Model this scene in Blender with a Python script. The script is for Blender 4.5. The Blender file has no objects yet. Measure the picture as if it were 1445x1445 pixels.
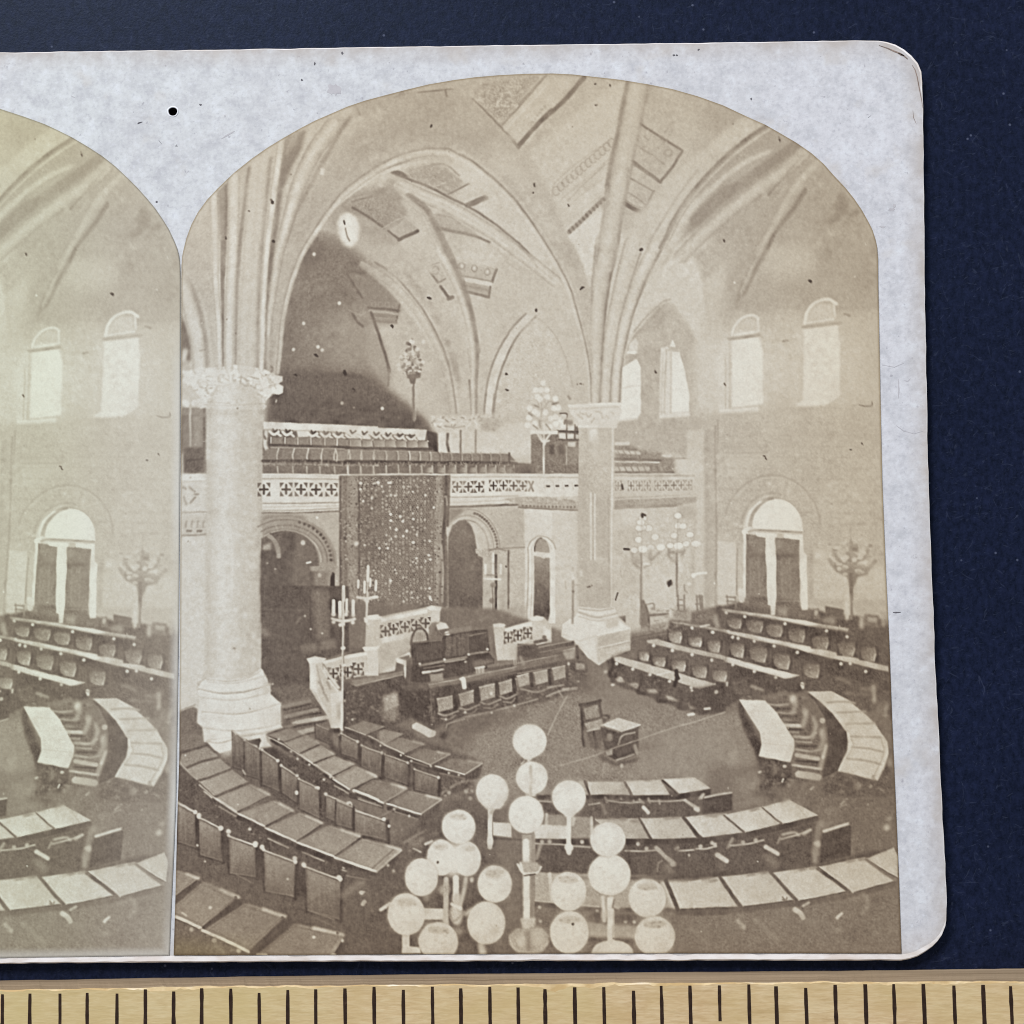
"""A printed stereo card lying on navy paper beside a wooden ruler, seen from above."""
import bpy, bmesh, math, random
import numpy as np

# ---------------------------------------------------------------- camera, light
IN = 0.0254
FOC, CEN = 1900.0, 722.5                     # focal length and centre in photo pixels (1445 x 1445)
CARD_T = 0.047 * IN                          # card thickness
RULE_H = 0.172 * IN                          # ruler thickness
TILT, PAN, ROLL, DIST = 0.08827583, 0.01531918, -0.00970702, 0.14778416
def _rot():
    ct, st, cp, sp, cr, sr = math.cos(TILT), math.sin(TILT), math.cos(PAN), math.sin(PAN), math.cos(ROLL), math.sin(ROLL)
    Rx = np.array([[1, 0, 0], [0, ct, -st], [0, st, ct]]); Ry = np.array([[cp, 0, sp], [0, 1, 0], [-sp, 0, cp]])
    Rz = np.array([[cr, -sr, 0], [sr, cr, 0], [0, 0, 1]])
    return Rz @ Rx @ Ry
ROT = _rot()
CAM = np.array([0, 0, DIST + CARD_T])
scene = bpy.context.scene
cam_data = bpy.data.cameras.new("camera"); cam = bpy.data.objects.new("camera", cam_data)
scene.collection.objects.link(cam); scene.camera = cam
from mathutils import Matrix, Vector
M4 = Matrix([[*ROT[i], CAM[i]] for i in range(3)] + [[0, 0, 0, 1]])
cam.matrix_world = M4
cam_data.sensor_width = 36; cam_data.lens = 36 * FOC / 1445.0
cam_data.clip_start = 0.005; cam_data.clip_end = 20

scene.cycles.filter_width = 1.05
scene.view_settings.view_transform = 'Standard'; scene.view_settings.look = 'None'
scene.view_settings.gamma = 1.0; scene.view_settings.exposure = 0.0; scene.view_settings.use_curve_mapping = False
world = bpy.data.worlds.new("World"); scene.world = world; world.use_nodes = True
bg = world.node_tree.nodes["Background"]
bg.inputs["Color"].default_value = (0.90, 0.95, 1.0, 1); bg.inputs["Strength"].default_value = 0.31
def area(name, loc, target, sx, sy, power, col):
    d = bpy.data.lights.new(name, 'AREA'); d.shape = 'RECTANGLE'; d.size = sx; d.size_y = sy; d.energy = power; d.color = col
    o = bpy.data.objects.new(name, d); scene.collection.objects.link(o); o.location = loc
    o.rotation_euler = (Vector(target) - Vector(loc)).to_track_quat('-Z', 'Y').to_euler()
    return o
area("window_light", (-0.75, 1.33, 1.09), (0.0, 0.0, 0.0), 0.70, 0.58, 40.5, (1.0, 0.99, 0.97))

# ---------------------------------------------------------------- helpers
def plane(P, z):
    """photo pixels -> points on the horizontal plane at height z"""
    P = np.atleast_2d(np.array(P, float))
    d = np.stack([(P[:, 0] - CEN) / FOC, -(P[:, 1] - CEN) / FOC, -np.ones(len(P))], 1) @ ROT.T
    return CAM[:2] + d[:, :2] * ((z - CAM[2]) / d[:, 2])[:, None]
def pixel(XY, z):
    v = np.concatenate([XY, np.full((len(XY), 1), z)], 1) - CAM
    q = v @ ROT
    return np.stack([CEN + FOC * q[:, 0] / -q[:, 2], CEN - FOC * q[:, 1] / -q[:, 2]], 1)
def lin(c):
    c = np.asarray(c, float) / 255.0
    return np.where(c <= .04045, c / 12.92, ((c + .055) / 1.055) ** 2.4)
def L3(r, g, b): return (*[float(x) for x in lin((r, g, b))], 1.0)
def link(name, me, mat=None, parent=None, **props):
    o = bpy.data.objects.new(name, me); scene.collection.objects.link(o)
    if mat: me.materials.append(mat)
    if parent: o.parent = parent
    for k, v in props.items(): o[k] = v
    return o
def mesh(name, verts, faces, mat=None, parent=None, **props):
    me = bpy.data.meshes.new(name); me.from_pydata([tuple(v) for v in verts], [], faces); me.update()
    return link(name, me, mat, parent, **props)
class NT:
    def __init__(s, name):
        s.m = bpy.data.materials.new(name); s.m.use_nodes = True; s.t = s.m.node_tree
        s.b = s.t.nodes["Principled BSDF"]
    def n(s, kind, **kw):
        q = s.t.nodes.new(kind)
        for k, v in kw.items():
            if k in q.inputs: q.inputs[k].default_value = v
            else: setattr(q, k, v)
        return q
    def l(s, a, b): s.t.links.new(a, b)
    def noise(s, scale, detail=4, rough=.6, vec=None, dist=0):
        q = s.n("ShaderNodeTexNoise", Scale=scale, Detail=detail, Roughness=rough, Distortion=dist)
        s.l(vec if vec is not None else s.co(), q.inputs["Vector"]); return q.outputs["Fac"]
    def co(s, sc=None):
        if not hasattr(s, "_c"): s._c = s.n("ShaderNodeTexCoord").outputs["Object"]
        if sc is None: return s._c
        mp = s.n("ShaderNodeMapping"); mp.inputs["Scale"].default_value = sc; s.l(s._c, mp.inputs["Vector"]); return mp.outputs["Vector"]
    def ramp(s, fac, stops):
        r = s.n("ShaderNodeValToRGB"); e = r.color_ramp.elements
        while len(e) < len(stops): e.new(.5)
        for q, (p, c) in zip(e, stops): q.position = p; q.color = c if len(c) == 4 else (*c, 1)
        s.l(fac, r.inputs["Fac"]); return r.outputs["Color"]
    def mix(s, fac, a, b, mode='MIX'):
        q = s.n("ShaderNodeMix", data_type='RGBA', blend_type=mode)
        for v, i in ((fac, 0), (a, 6), (b, 7)):
            if hasattr(v, "links"): s.l(v, q.inputs[i])
            else: q.inputs[i].default_value = v
        return q.outputs[2]
    def fin(s, col, rough=.8, spec=.2, bump=None, dist=.0001, strength=.5):
        s.l(col, s.b.inputs["Base Color"]) if hasattr(col, "links") else None
        s.b.inputs["Roughness"].default_value = rough; s.b.inputs["Specular IOR Level"].default_value = spec
        if bump is not None:
            q = s.n("ShaderNodeBump", Strength=strength, Distance=dist); s.l(bump, q.inputs["Height"]); s.l(q.outputs["Normal"], s.b.inputs["Normal"])
        return s.m
def gray(v): return (v, v, v, 1)
# ---- tonal painter for the two albumen prints (pure numpy) -------------------
PW, PH, PX, PY = 1075, 1290, 235, 85          # canvas size and origin
rng = np.random.RandomState(7)
CAN = np.full((PH, PW), 176.0, np.float32)
_org = [0.0, 0.0, 1.0]

def T(cx, cy):
    _org[0] = (245, 490, 735, 985)[cx]; _org[1] = (100, 345, 590, 835, 1070)[cy]; _org[2] = .2
def G():
    _org[0] = 0; _org[1] = 0; _org[2] = 1.0
def pts(s):
    a = np.array([float(q) for q in s.replace(',', ' ').split()], np.float64).reshape(-1, 2) if isinstance(s, str) else np.array(s, np.float64)
    return a * _org[2] + np.array([_org[0] - PX, _org[1] - PY])
def smooth(P, closed=False, n=6):
    if len(P) < 3: return P
    if closed: Q = np.vstack([P[-1:], P, P[:2]])
    else: Q = np.vstack([2 * P[:1] - P[1:2], P, 2 * P[-1:] - P[-2:-1]])
    out = []
    for i in range(1, len(Q) - 2):
        a, b, c, d = Q[i - 1], Q[i], Q[i + 1], Q[i + 2]
        for k in range(n):
            t = k / n
            out.append(.5 * (2 * b + (c - a) * t + (2 * a - 5 * b + 4 * c - d) * t * t + (3 * b - a - 3 * c + d) * t ** 3))
    if not closed: out.append(P[-1])
    return np.array(out)
def box1(m, r, ax):
    k = 2 * r + 1
    c = np.cumsum(m, ax, dtype=np.float64)
    z = np.zeros_like(np.take(c, [0], ax)); c = np.concatenate([z, c], ax)
    n = m.shape[ax]; i = np.arange(n)
    lo = np.clip(i - r, 0, n); hi = np.clip(i + r + 1, 0, n)
    return ((np.take(c, hi, ax) - np.take(c, lo, ax)) / k).astype(np.float32)
def blur(m, s):
    r = int(max(1, round(s)))
    if s < .45: return m
    if s < 1.2:                                     # light 3-tap kernel
        w = min(.33, s * .28)
        for ax in (0, 1):
            a = np.roll(m, 1, ax); b = np.roll(m, -1, ax); m = m * (1 - 2 * w) + (a + b) * w
        return m
    for _ in range(2):
        m = box1(box1(m, r, 0), r, 1)
    return m
def cover(P, pad):
    x0 = int(max(0, np.floor(P[:, 0].min()) - pad)); x1 = int(min(PW, np.ceil(P[:, 0].max()) + pad + 1))
    y0 = int(max(0, np.floor(P[:, 1].min()) - pad)); y1 = int(min(PH, np.ceil(P[:, 1].max()) + pad + 1))
    if x1 <= x0 or y1 <= y0: return None
    ss = 3
    ys = y0 + (np.arange((y1 - y0) * ss) + .5) / ss
    A = P; B = np.roll(P, -1, 0)
    ya, yb = A[:, 1][None], B[:, 1][None]
    cr = ((ya <= ys[:, None]) & (ys[:, None] < yb)) | ((yb <= ys[:, None]) & (ys[:, None] < ya))
    dy = np.where(np.abs(yb - ya) < 1e-9, 1e-9, yb - ya)
    xs = np.where(cr, A[:, 0][None] + (ys[:, None] - ya) / dy * (B[:, 0] - A[:, 0])[None], np.inf)
    xs.sort(1)
    k = int(cr.sum(1).max()) if len(ys) else 0
    cols = np.arange(x0, x1)[None]
    m = np.zeros((len(ys), x1 - x0), np.float32)
    for j in range(0, k - 1, 2):
        a = xs[:, j][:, None]; b = xs[:, j + 1][:, None]
        ok = np.isfinite(b)
        a = np.where(ok, a, 0); b = np.where(ok, b, 0)
        m += (np.clip(b - cols, 0, 1) - np.clip(a - cols, 0, 1)) * ok
    m = m.reshape(y1 - y0, ss, x1 - x0).mean(1)
    return m, x0, y0
def put(m, x0, y0, v, al):
    h, w = m.shape
    S = CAN[y0:y0 + h, x0:x0 + w]
    if isinstance(v, tuple):                        # (va, xa, ya, vb, xb, yb)
        p = pts([(v[1], v[2]), (v[4], v[5])]); d = p[1] - p[0]
        yy, xx = np.mgrid[y0:y0 + h, x0:x0 + w]
        t = np.clip(((xx - p[0, 0]) * d[0] + (yy - p[0, 1]) * d[1]) / (d @ d), 0, 1)
        v = v[0] + (v[3] - v[0]) * t
    S += (v - S) * m * al
def F(s, v, b=.7, al=1.0, sm=False, tx=0):
    b *= .8
    P = pts(s)
    if sm: P = smooth(P, True)
    r = cover(P, int(b * 3) + 2)
    if r is None: return
    m = blur(r[0], b)
    put(m, r[1], r[2], v, al)
    if tx:
        h, w = m.shape
        n = rng.randn(h, w).astype(np.float32)
        CAN[r[2]:r[2] + h, r[1]:r[1] + w] += (n * .7 + blur(n, 1.0) * 1.3) * tx * m
def L(s, w, v, b=.6, al=1.0, sm=True, w2=None):
    P = pts(s)
    if sm: P = smooth(P)
    b *= .8
    w = w * _org[2]; w2 = w if w2 is None else w2 * _org[2]
    pad = int(max(w, w2) / 2 + b * 3 + 3)
    x0 = int(max(0, P[:, 0].min() - pad)); x1 = int(min(PW, P[:, 0].max() + pad + 1))
    y0 = int(max(0, P[:, 1].min() - pad)); y1 = int(min(PH, P[:, 1].max() + pad + 1))
    if x1 <= x0 or y1 <= y0: return
    m = np.zeros((y1 - y0, x1 - x0), np.float32)
    n = len(P) - 1
    for i in range(n):
        a, c = P[i], P[i + 1]
        ww = (w + (w2 - w) * (i + .5) / n) / 2
        q = ww + 2
        u0 = int(max(x0, min(a[0], c[0]) - q)); u1 = int(min(x1, max(a[0], c[0]) + q + 1))
        t0 = int(max(y0, min(a[1], c[1]) - q)); t1 = int(min(y1, max(a[1], c[1]) + q + 1))
        if u1 <= u0 or t1 <= t0: continue
        yy, xx = np.mgrid[t0:t1, u0:u1] + .5
        d = c - a; l2 = d @ d + 1e-9
        t = np.clip(((xx - a[0]) * d[0] + (yy - a[1]) * d[1]) / l2, 0, 1)
        D = np.hypot(xx - a[0] - t * d[0], yy - a[1] - t * d[1])
        cv = np.clip(ww - D + .5, 0, 1) * min(1, 2 * ww + .25)
        S = m[t0 - y0:t1 - y0, u0 - x0:u1 - x0]; np.maximum(S, cv, out=S)
    put(blur(m, b), x0, y0, v, al)
def R(s, w, tones, w2=None, b=.7, al=.75):
    """a moulded rib: a band whose tone varies across its width"""
    P = smooth(pts(s)); w = w * _org[2] / 2; w2 = w if w2 is None else w2 * _org[2] / 2
    pad = int(max(w, w2) + 4)
    x0 = int(max(0, P[:, 0].min() - pad)); x1 = int(min(PW, P[:, 0].max() + pad + 1)); y0 = int(max(0, P[:, 1].min() - pad)); y1 = int(min(PH, P[:, 1].max() + pad + 1))
    if x1 <= x0 or y1 <= y0: return
    best = np.full((y1 - y0, x1 - x0), 1e9, np.float32); U = np.zeros_like(best); Wd = np.ones_like(best)
    n = len(P) - 1
    for i in range(n):
        a, c = P[i], P[i + 1]; ww = w + (w2 - w) * (i + .5) / n; m_ = ww + 4
        u0 = int(max(x0, min(a[0], c[0]) - m_)); u1 = int(min(x1, max(a[0], c[0]) + m_ + 1)); t0 = int(max(y0, min(a[1], c[1]) - m_)); t1 = int(min(y1, max(a[1], c[1]) + m_ + 1))
        if u1 <= u0 or t1 <= t0: continue
        yy, xx = np.mgrid[t0:t1, u0:u1] + .5
        d = c - a; ln = np.hypot(*d) + 1e-9
        t = np.clip(((xx - a[0]) * d[0] + (yy - a[1]) * d[1]) / ln ** 2, 0, 1)
        Dd = np.hypot(xx - a[0] - t * d[0], yy - a[1] - t * d[1]); u = ((xx - a[0]) * d[1] - (yy - a[1]) * d[0]) / ln
        sl = (slice(t0 - y0, t1 - y0), slice(u0 - x0, u1 - x0)); k = Dd < best[sl]
        best[sl] = np.where(k, Dd, best[sl]); U[sl] = np.where(k, u, U[sl]); Wd[sl] = np.where(k, ww, Wd[sl])
    v = np.interp(U / Wd, np.linspace(-1, 1, len(tones)), tones)
    m = np.clip((Wd - best) / np.maximum(1.5, Wd * .18) + .5, 0, 1) * (best < 1e8)
    put(blur(m.astype(np.float32), b), x0, y0, v, al)
def E(x, y, rx, ry, v, b=.6, al=1.0, a=0, tx=0):
    t = np.linspace(0, 2 * np.pi, 26)[:-1]
    c, s = np.cos(np.radians(a)), np.sin(np.radians(a))
    X, Y = rx * np.cos(t), ry * np.sin(t)
    F(np.stack([x + X * c - Y * s, y + X * s + Y * c], 1), v, b, al, False, tx)
def D(s, r, v, b=.4, al=1.0):                        # a list of dots
    for x, y in ((pts(s) - np.array([_org[0] - PX, _org[1] - PY])) / _org[2]): E(x, y, r, r, v, b, al)
def lerp(a, b, t): return (a[0] + (b[0] - a[0]) * t, a[1] + (b[1] - a[1]) * t)
def arc(cx, cy, rx, ry, a0, a1, n=14):
    t = np.radians(np.linspace(a0, a1, n)); return np.stack([cx + rx * np.cos(t), cy - ry * np.sin(t)], 1)
def quatre(x, y, w, h, v=95, k=1.0):                 # pierced quatrefoil with dark spandrels
    L([(x - w * .30, y), (x + w * .30, y)], h * .17, v, .4, k, False)
    L([(x, y - h * .33), (x, y + h * .33)], w * .17, v, .4, k, False)
    for sx in (-1, 1):
        for sy in (-1, 1):
            F([(x + sx * w * .5, y + sy * h * .52), (x + sx * w * .16, y + sy * h * .52), (x + sx * w * .46, y + sy * h * .12)], v + 10, .5, k * .9)
def grain(scale, amp, x0, y0, x1, y1):
    G(); p = pts([(x0, y0), (x1, y1)]).astype(int)
    h, w = p[1, 1] - p[0, 1], p[1, 0] - p[0, 0]
    n = blur(rng.randn(h, w).astype(np.float32), scale); n /= n.std()
    CAN[p[0, 1]:p[1, 1], p[0, 0]:p[1, 0]] += n * amp

def warp(amp, scale):
    global CAN
    yy, xx = np.mgrid[0:PH, 0:PW].astype(np.float32)
    f = []
    for _ in (0, 1):
        n = blur(rng.randn(PH, PW).astype(np.float32), scale); f.append(n / n.std() * amp)
    x = np.clip(xx + f[0], 0, PW - 1.01); y = np.clip(yy + f[1], 0, PH - 1.01)
    i = x.astype(int); j = y.astype(int); u = x - i; w = y - j
    CAN[:] = (CAN[j, i] * (1 - u) + CAN[j, i + 1] * u) * (1 - w) + (CAN[j + 1, i] * (1 - u) + CAN[j + 1, i + 1] * u) * w
def develop():
    """print structure: uneven local contrast, soft relief, paper mottle"""
    global CAN
    warp(.16, 3); warp(.3, 22)
    b = blur(CAN, 9); n = blur(rng.randn(PH, PW).astype(np.float32), 6); n /= n.std()
    CAN[:] = b + (CAN - b) * (1.02 + .16 * np.clip(n, -2, 2))
    CAN += .28 * (CAN - blur(CAN, 3.2)) + .5 * (CAN - blur(CAN, 1.3))
    s_ = box1(rng.randn(PH, PW).astype(np.float32), 3, 0); s_ /= s_.std(); d_ = np.clip((150 - CAN) / 50, 0, 1)
    s2 = blur(rng.randn(PH, PW).astype(np.float32), 1.3); s2 /= s2.std()
    CAN += d_ * (2.6 * s_ + 2.6 * s2)
    m = blur(rng.randn(PH, PW).astype(np.float32), 2); m /= m.std()
    k = blur(rng.randn(PH, PW).astype(np.float32), 14); k /= k.std()
    CAN += m * (1.5 + 1.1 * np.clip(k, -1, 2))
def paint_upper():
    # ---------------- vaults, walls -------------------------------------------
    G()
    F("235,85 1310,85 1310,480 235,480", 174, 3)
    F("820,330 1000,330 1010,600 990,870 700,870 690,640", 190, 18)
    F("985,100 1310,100 1310,480 1040,470 1000,300", 163, 14)
    F("1000,440 1310,440 1310,900 1000,880", 177, 10)
    # vault web right of the big arch (light)
    F("745,215 880,110 876,250 850,320 835,450 815,360 780,280", 184, 4)
    F("700,185 760,110 810,112 745,205", 182, 3)
    F("660,130 720,108 765,108 708,178", 166, 2, tx=5)
    T(1, 0)
    for _ in range(26):
        x, y = 880 + rng.rand() * 380, 60 + rng.rand() * 230
        if x + y < 1480: L([(x, y), (x + rng.uniform(-50, 50), y + rng.uniform(-30, 30))], 14, rng.choice([148, 185]), .8, .6, False)
    L("840,180 930,250 1010,330 1090,405", 26, 132, 1.3); L("1095,385 1240,230 1390,50", 14, 150, 1)
    L("1090,415 1150,470 1205,545", 26, 140, 1.3); L("1205,545 1330,400 1445,280", 28, 130, 1.1)
    L("1120,420 1260,270 1420,90", 16, 190, 1.4); L("1165,470 1300,330 1445,180", 40, 186, 3, .7)
    T(2, 0)
    L("-10,525 140,370 300,220 450,50", 27, 128, 1.1, w2=34); L("-10,240 100,120 180,40", 12, 152, 1)
    for k in range(6): E(90 + k * 16, 365 - k * 22, 10, 8, 158, 1, .7)
    # tall rib from column to the crown
    F("770,70 905,90 870,300 790,560 740,800 700,1100 655,1445 515,1445 560,1000 620,740 690,430 735,150", 177, 1.5)
    L("760,80 720,270 690,430 640,640 610,820", 34, 147, 1.6, sm=True); L("610,820 570,1050 545,1250 520,1445", 14, 162, 1.2)
    L("905,110 880,220", 38, 153, 3, .8); L("870,300 800,560", 12, 165, 2)
    L("760,700 745,850 710,1020 690,1200 650,1445", 20, 143, 1.3)
    F("590,960 550,1190 515,1445 440,1445 380,1280 335,1170 470,1060", 193, 1.5)
    L("590,905 520,970 430,1060 345,1140", 32, 150, .9)
    for k in range(11):
        t = k / 10; E(350 + 240 * t, 1135 - 225 * t, 9, 17, 128, .5, .9, -40)
    L("330,920 450,800 600,660", 10, 164, 1.2); L("300,990 430,880 580,760", 8, 176, 1.2)
    for k in range(13):                                           # frieze of small rosettes
        t = k / 12; x, y = 250 + 390 * t, 850 - 340 * t
        L(arc(x, y, 24, 30, 0, 330), 8, 153, .8, .8); L(arc(x, y, 10, 12, 0, 330), 6, 168, .7, .7)
    L("225,890 240,800 420,640 640,480", 9, 166, 1.1, .8); L("290,905 480,750 650,600", 8, 168, 1.1, .8)
    # coffered panels right
    F("840,370 1140,565 980,790 770,640 780,500", 171, 2.5)
    L("840,370 960,450 1140,565", 16, 138, .8); L("1140,570 1070,680 985,790", 20, 136, .8, sm=False); L("985,790 880,710 790,640", 22, 142, .8)
    L("790,660 890,730 965,780", 10, 148, .7); L("800,520 900,580 1010,660", 14, 158, 1.2)
    for _ in range(34):
        x, y = 830 + rng.rand() * 250, 430 + rng.rand() * 200
        L([(x, y), (x + rng.uniform(-25, 25), y + rng.uniform(-25, 25))], 9, rng.choice([150, 186, 160]), .7, .55, False)
    E(1040, 580, 34, 30, 154, 1, .8); E(1040, 580, 18, 16, 176, .8)
    L("780,765 860,810 940,855", 12, 143, .7); L("940,855 905,930 860,1000", 18, 140, .7, sm=False); L("735,850 810,890 880,945", 9, 152, .7)
    L("735,935 800,975 865,1000", 30, 122, 1); L("730,905 800,950 870,975", 8, 150, .6)
    # ribs from the column to the right
    G()
    F("870,389 900,300 960,240 1040,170 1075,150 1085,175 1020,240 970,300 930,360 915,389", 182, 4)
    T(2, 0)
    L("1445,620 1330,730 1190,930 1080,1100 980,1270 900,1445", 26, 142, 1.6); L("1445,690 1350,770 1210,960 1100,1130", 34, 184, 2.2)
    L("1445,860 1330,980 1180,1130", 80, 150, 3.5, .9, w2=60); L("1180,1140 1080,1250 1000,1380", 14, 158, 2)
    L("1250,700 1130,860 1000,1060 880,1260 800,1445", 10, 163, 1.6); L("1300,760 1100,1060", 10, 190, 2)
    T(3, 0)
    L("-10,830 110,700 230,590 340,490 480,400", 26, 134, 1.4, w2=30); L("-10,880 150,720 300,590 520,470", 55, 156, 2, .8)
    L("-10,940 150,790 330,650 500,570", 34, 182, 1.8); L("-10,1060 130,920 300,810 430,720 560,620 700,520", 95, 145, 2, .9, w2=70)
    L("0,1180 220,980 420,830 600,700 740,590", 80, 178, 2.6, .9); L("740,600 600,760 500,880", 16, 146, 1.4)
    L("830,650 700,800 620,960 540,1100", 40, 174, 2.2); L("700,900 620,1020 520,1140 470,1260 380,1400", 80, 141, 2, .85, w2=30)
    F("1000,850 1080,900 1060,1010 930,1090 860,1080 960,950", 144, 3); L("1130,980 1040,1080", 34, 148, 4); L("960,980 880,1060 830,1130", 40, 160, 4)
    E(640, 1350, 200, 120, 180, 9, .8); E(1150, 1230, 130, 200, 160, 14, .7); E(60, 470, 70, 60, 178, 8, .6)
    E(540, 1310, 60, 90, 172, 6, .5); E(930, 1250, 40, 70, 153, 6, .7)

def paint_arch():
    G()
    # interior seen through the great arch
    F("375,470 400,380 440,320 490,275 540,245 600,228 650,232 700,255 760,310 810,400 832,480 834,590 700,600 600,640 372,640", 180, 1.5)
    # alcove
    F("388,600 390,520 395,450 410,390 430,345 470,305 520,290 560,330 600,400 640,480 690,600 600,640", 171, 3)
    F("388,600 390,520 395,450 412,380 440,330 470,330 510,360 535,400 550,450 555,520 540,560 470,600", 126, 9, tx=3)
    F("440,312 480,272 530,262 570,300 560,345 520,345 470,318", 160, 5)
    F("480,285 550,262 570,280 540,310 500,305", 150, 3)
    E(490, 480, 45, 45, 146, 16, .8); E(520, 470, 32, 45, 150, 12, .6); E(432, 360, 30, 24, 117, 10, .8); E(405, 480, 14, 70, 118, 10, .7)
    T(1, 0)
    F("-60,930 60,880 200,870 330,880 430,1000 400,1060 250,1110 100,1010 0,1000", 153, 3)
    T(1, 1)
    F("0,180 150,200 280,290 380,400 330,560 220,620 160,480 60,300", 134, 6)
    F("150,430 380,430 370,480 330,570 190,540", 138, 2)
    for q in ("150,445 260,455 370,470", "200,545 270,550 350,558"): L(q, 15, 116, .9)
    L("375,420 360,480", 13, 115, .8); L("355,510 345,560", 13, 115, .8); L("160,470 260,480 355,495", 17, 160, 1); L("180,515 350,530", 8, 150, .8)
    for k in range(4): L(arc(190 + k * 48, 425, 17, 18, 0, 330), 7, 154, .7, .6)
    L("0,210 60,300 110,380", 13, 112, 1.2); L("40,490 70,540 110,580", 18, 112, 1); L("10,190 130,205", 16, 116, 1.5)
    L("20,470 90,500 130,480", 9, 152, 1)
    F("180,560 380,560 560,640 600,800 640,1000 690,1200 560,1260 300,1030 290,860 250,720", 177, 7)
    F("180,560 250,700 290,860 300,1010 200,940 130,760 140,600", 155, 6)
    L("170,480 200,570 245,700 285,830 300,900", 19, 112, 1.1); L("300,870 292,1000", 12, 130, 1.2)
    F("-520,880 0,905 120,925 230,990 330,1050 420,1130 500,1215 560,1260 620,1330 640,1400 -580,1300", 104, 8, tx=3)
    F("-500,1060 420,1150 560,1260 560,1300 -580,1290", 93, 8, .8)
    L("-510,1150 -200,1160 100,1190 400,1225", 14, 112, 2, .7)
    F("-40,905 120,925 125,945 -200,930", 90, 2, .8)
    # wall and arch ribs right of the alcove
    F("90,120 160,120 300,200 430,330 530,470 620,620 690,800 650,820 560,680 470,540 370,410 260,290 150,205", (152, 110, 140, 184, 380, 330), 1.8)
    L("-60,330 0,300 110,340", 3, 140, 1)
    L("200,130 330,210 440,330 530,450 600,570 660,690 710,820 740,960 760,1100 765,1190", 17, 142, 1)
    L("300,180 370,230 460,330 550,450 620,570 682,690 735,830 765,980 785,1180", 20, 188, 1.2)
    F("235,130 420,130 580,300 720,480 820,680 850,900 870,1190 790,1190 760,960 720,820 620,560 460,330", 176, 2.5)
    for q in ("400,215 450,230 540,350 540,380 490,330", "560,380 600,420 610,450 575,430", "600,480 660,530 665,560 620,560", "680,660 730,680 735,740 700,720", "712,755 765,755 800,950 800,985 760,960"):
        F(q, 155, 2.5, .85)
    L("280,110 420,250 560,420", 40, 168, 6, .7)
    L("472,930 472,1000 476,1245", 17, 132, .8); L("462,935 462,1000", 7, 188, .7); L("484,950 486,1240", 6, 182, .7, .7)
    F("425,915 520,905 520,940 490,945 480,985 450,985 440,945 425,945", 116, .8); L("425,880 425,920", 8, 128, .8); L("518,880 516,935", 8, 122, .8)
    r3 = np.random.RandomState(21)
    for _ in range(120):
        x, y = r3.normal(460, 38), r3.uniform(670, 910); wd = np.interp(y, [670, 740, 830, 910], [16, 40, 90, 62])
        if abs(x - 460) > wd: continue
        E(x, y, r3.uniform(7, 15), r3.uniform(7, 14), r3.choice([110, 125, 140, 150, 196, 204]), .5, .8)
    D("385,795 365,850 372,880 410,770 540,688 535,830 500,830 440,835 415,820 465,690 495,740 470,770", 15, 198, .8, .85); D("430,700 445,740 505,780 525,850 400,860 490,870", 13, 130, .8, .85)
    # rib B
    T(1, 0)
    L("430,905 520,960 590,1060 640,1170 700,1290 770,1440", 52, 143, 1.4, w2=60)
    L("300,800 400,830 480,900", 60, 160, 5, .8)
    T(1, 1)
    L("660,-20 730,110 790,240 840,380 880,520 910,660 925,760", 56, 144, 1.2, w2=26)
    L("925,740 918,860 912,990", 16, 150, 1)
    L("600,30 690,190 760,360 820,560 860,760 885,960 895,1190", 62, 182, 1.6, w2=26)
    L("865,960 875,1080 880,1200", 18, 138, .8); L("850,740 870,900", 7, 166, .8); L("910,990 910,1210", 9, 158, .7)
    # light web and panels
    F("760,100 1080,140 1010,330 960,560 935,740 900,520 830,320", 182, 2)
    F("770,115 1060,180 1025,265 805,225", 172, .8); L("770,112 900,130 1060,180", 9, 148, .6); L("1055,180 1025,265", 20, 128, .6, sm=False); L("1030,265 900,240 810,225", 11, 145, .6)
    for x, y in ((810, 155), (900, 172), (990, 195)): L(arc(x, y, 20, 24, 0, 340), 9, 150, .5); E(x, y, 8, 10, 192, .5)
    for x, y in ((855, 165), (945, 185)): D([(x, y)], 6, 156)
    F("810,240 1020,280 1000,370 830,340", 165, .8); F("805,232 1025,272 1020,300 812,260", 194, .7); L("835,335 910,352 1000,375", 20, 136, .6); L("1012,300 1000,370", 15, 130, .6, sm=False); L("820,290 1000,325", 16, 150, 1.5)
    F("560,165 640,130 700,240 640,265", 174, .8); L("560,165 640,270", 15, 128, .7, sm=False); L("640,272 695,245", 11, 145, .6, sm=False); L(arc(625, 185, 22, 28, 0, 320), 8, 153, .6); L("570,160 650,130", 6, 150, .6)
    F("665,300 720,275 750,380 720,390", 184, .8); L("660,300 725,385", 20, 122, .7, sm=False); L("715,385 745,375", 26, 130, .7, sm=False)
    F("735,410 800,420 830,560 800,540", 186, 3)
    F("1250,500 1330,510 1445,600 1445,1180 1035,1200 1050,1020 1110,850 1200,650", 184, 4, .8, tx=3)
    F("968,1200 985,1000 1060,780 1160,610 1260,495 1330,510 1210,640 1130,800 1060,980 1030,1200", 193, 1.2)
    L("1262,492 1160,600 1060,770 1000,940 970,1120 964,1200", 15, 147, .8); L("1330,512 1210,640 1130,790 1068,960 1040,1100 1028,1200", 16, 143, .8)
    L("1040,1060 1030,1190", 18, 150, 1); L("1290,370 1240,400 1210,440", 14, 176, 2, .7)
    # rib A (from crown) light with dark shadow above
    T(1, 0)
    F("380,760 460,790 620,860 860,990 1050,1110 1250,1270 1440,1420 1445,1450 1300,1420 1010,1215 700,1010 560,960 400,890", 186, 1.5)
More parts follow.
